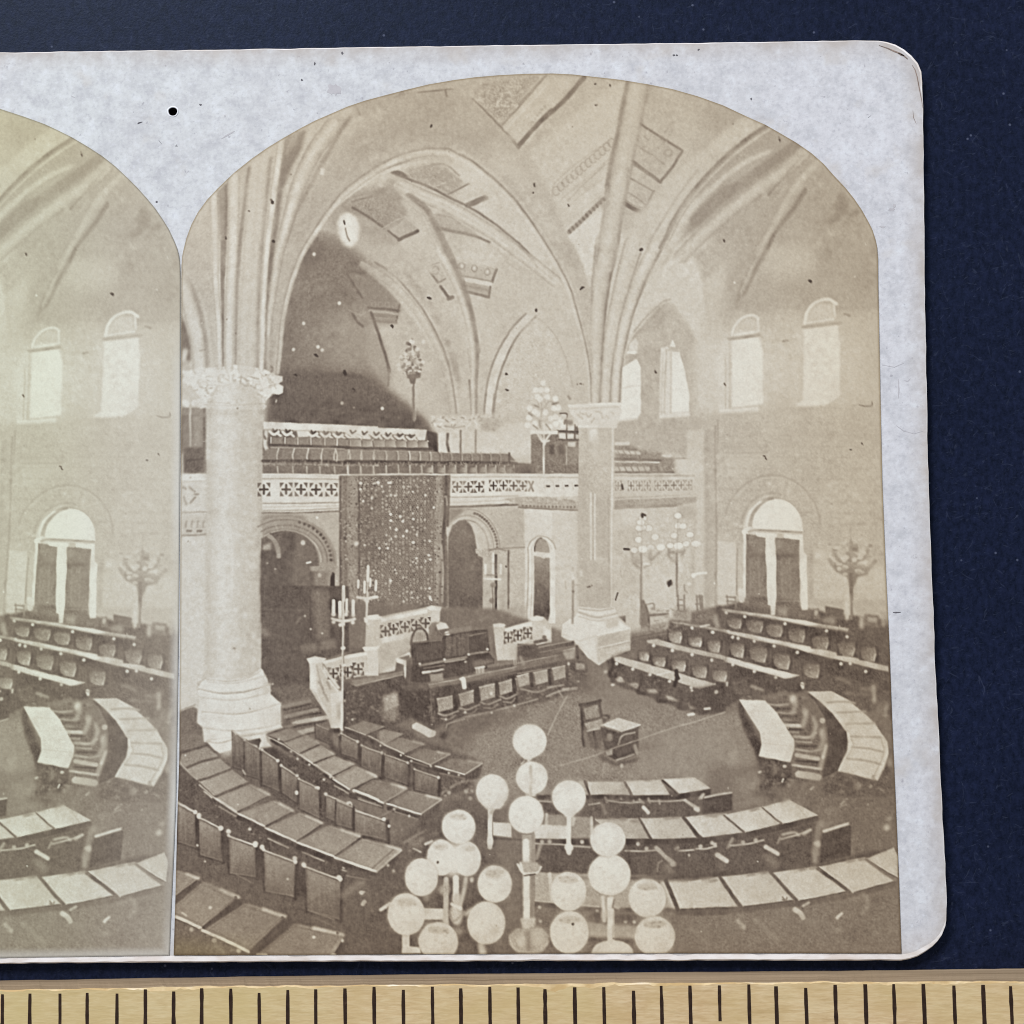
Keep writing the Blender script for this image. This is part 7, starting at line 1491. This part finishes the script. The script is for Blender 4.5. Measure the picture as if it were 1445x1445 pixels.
o = 3 * k; Fc += [(0, o + 1, o, 2 * k, k), (k - 1, 2 * k - 1, 3 * k - 1, o + 2, o + 3)]
mesh("body", V, Fc, mat_wood(), rule)
strip("side_face", Af, 0.0002, Aa, RULE_H - .0001, mat_wood_side())
strip("chipped_edge", Aa, RULE_H - .0001, Ac, RULE_H, mat_chip())
tick_mat = mat_plain("tick_ink", [(.3, L3(40, 26, 20)), (.62, L3(54, 38, 30)), (.8, L3(84, 64, 52))], 1800, .6, .2)
TX = [3.3, 42.2, 84.4, 123, 165, 205, 245, 284.5, 325.6, 365.8, 406, 445.5, 486.6, 527.8, 569, 610, 650, 691, 731, 769, 811, 852, 894, 933, 973.4, 1015, 1056.6, 1095, 1137, 1178.5, 1220.7, 1261, 1303, 1346, 1387, 1426]
TX = [TX[0] - 40.6 * i for i in range(6, 0, -1)] + TX + [TX[-1] + 40.6 * i for i in range(1, 7)]
TY = {0: 1403, 1: 1402, 2: 1402, 3: 1401, 4: 1402, 5: 1396, 6: 1399, 7: 1394.5, 8: 1395, 9: 1401, 10: 1397, 11: 1396}
zt = RULE_H + .00002
for i, x in enumerate(TX):
    j = i - 6
    y0 = TY.get(j, 1391 + rs.uniform(-1, 2.5) + (1.5 if x < 900 else -1.5) + (3 if j in (14, 19, 22, 28) else 0))
    lean = np.interp(x, [0, 700, 1445], [-.3, .6, 2.2]); y1 = 1560.0 if j != 25 else 1441.0
    w = rs.uniform(4.4, 5.4) if 0 <= j else 4.4
    if x > 700: w += .4
    ys = np.linspace(y0, y1, 16 if j != 25 else 8); cx = x + lean * (ys - y0) / 50 + np.convolve(rs.randn(len(ys)), [.3, .4, .3], 'same') * .22
    hw = w / 2 * (1 + .07 * rs.randn(len(ys))); hw[0] *= .85
    q = plane(np.concatenate([np.stack([cx - hw, ys], 1), np.stack([cx + hw, ys], 1)]), zt); n_ = len(ys)
    mesh("tick_mark", [(a, b, zt) for a, b in q], [(a, a + 1, n_ + a + 1, n_ + a) for a in range(n_ - 1)], tick_mat, rule)
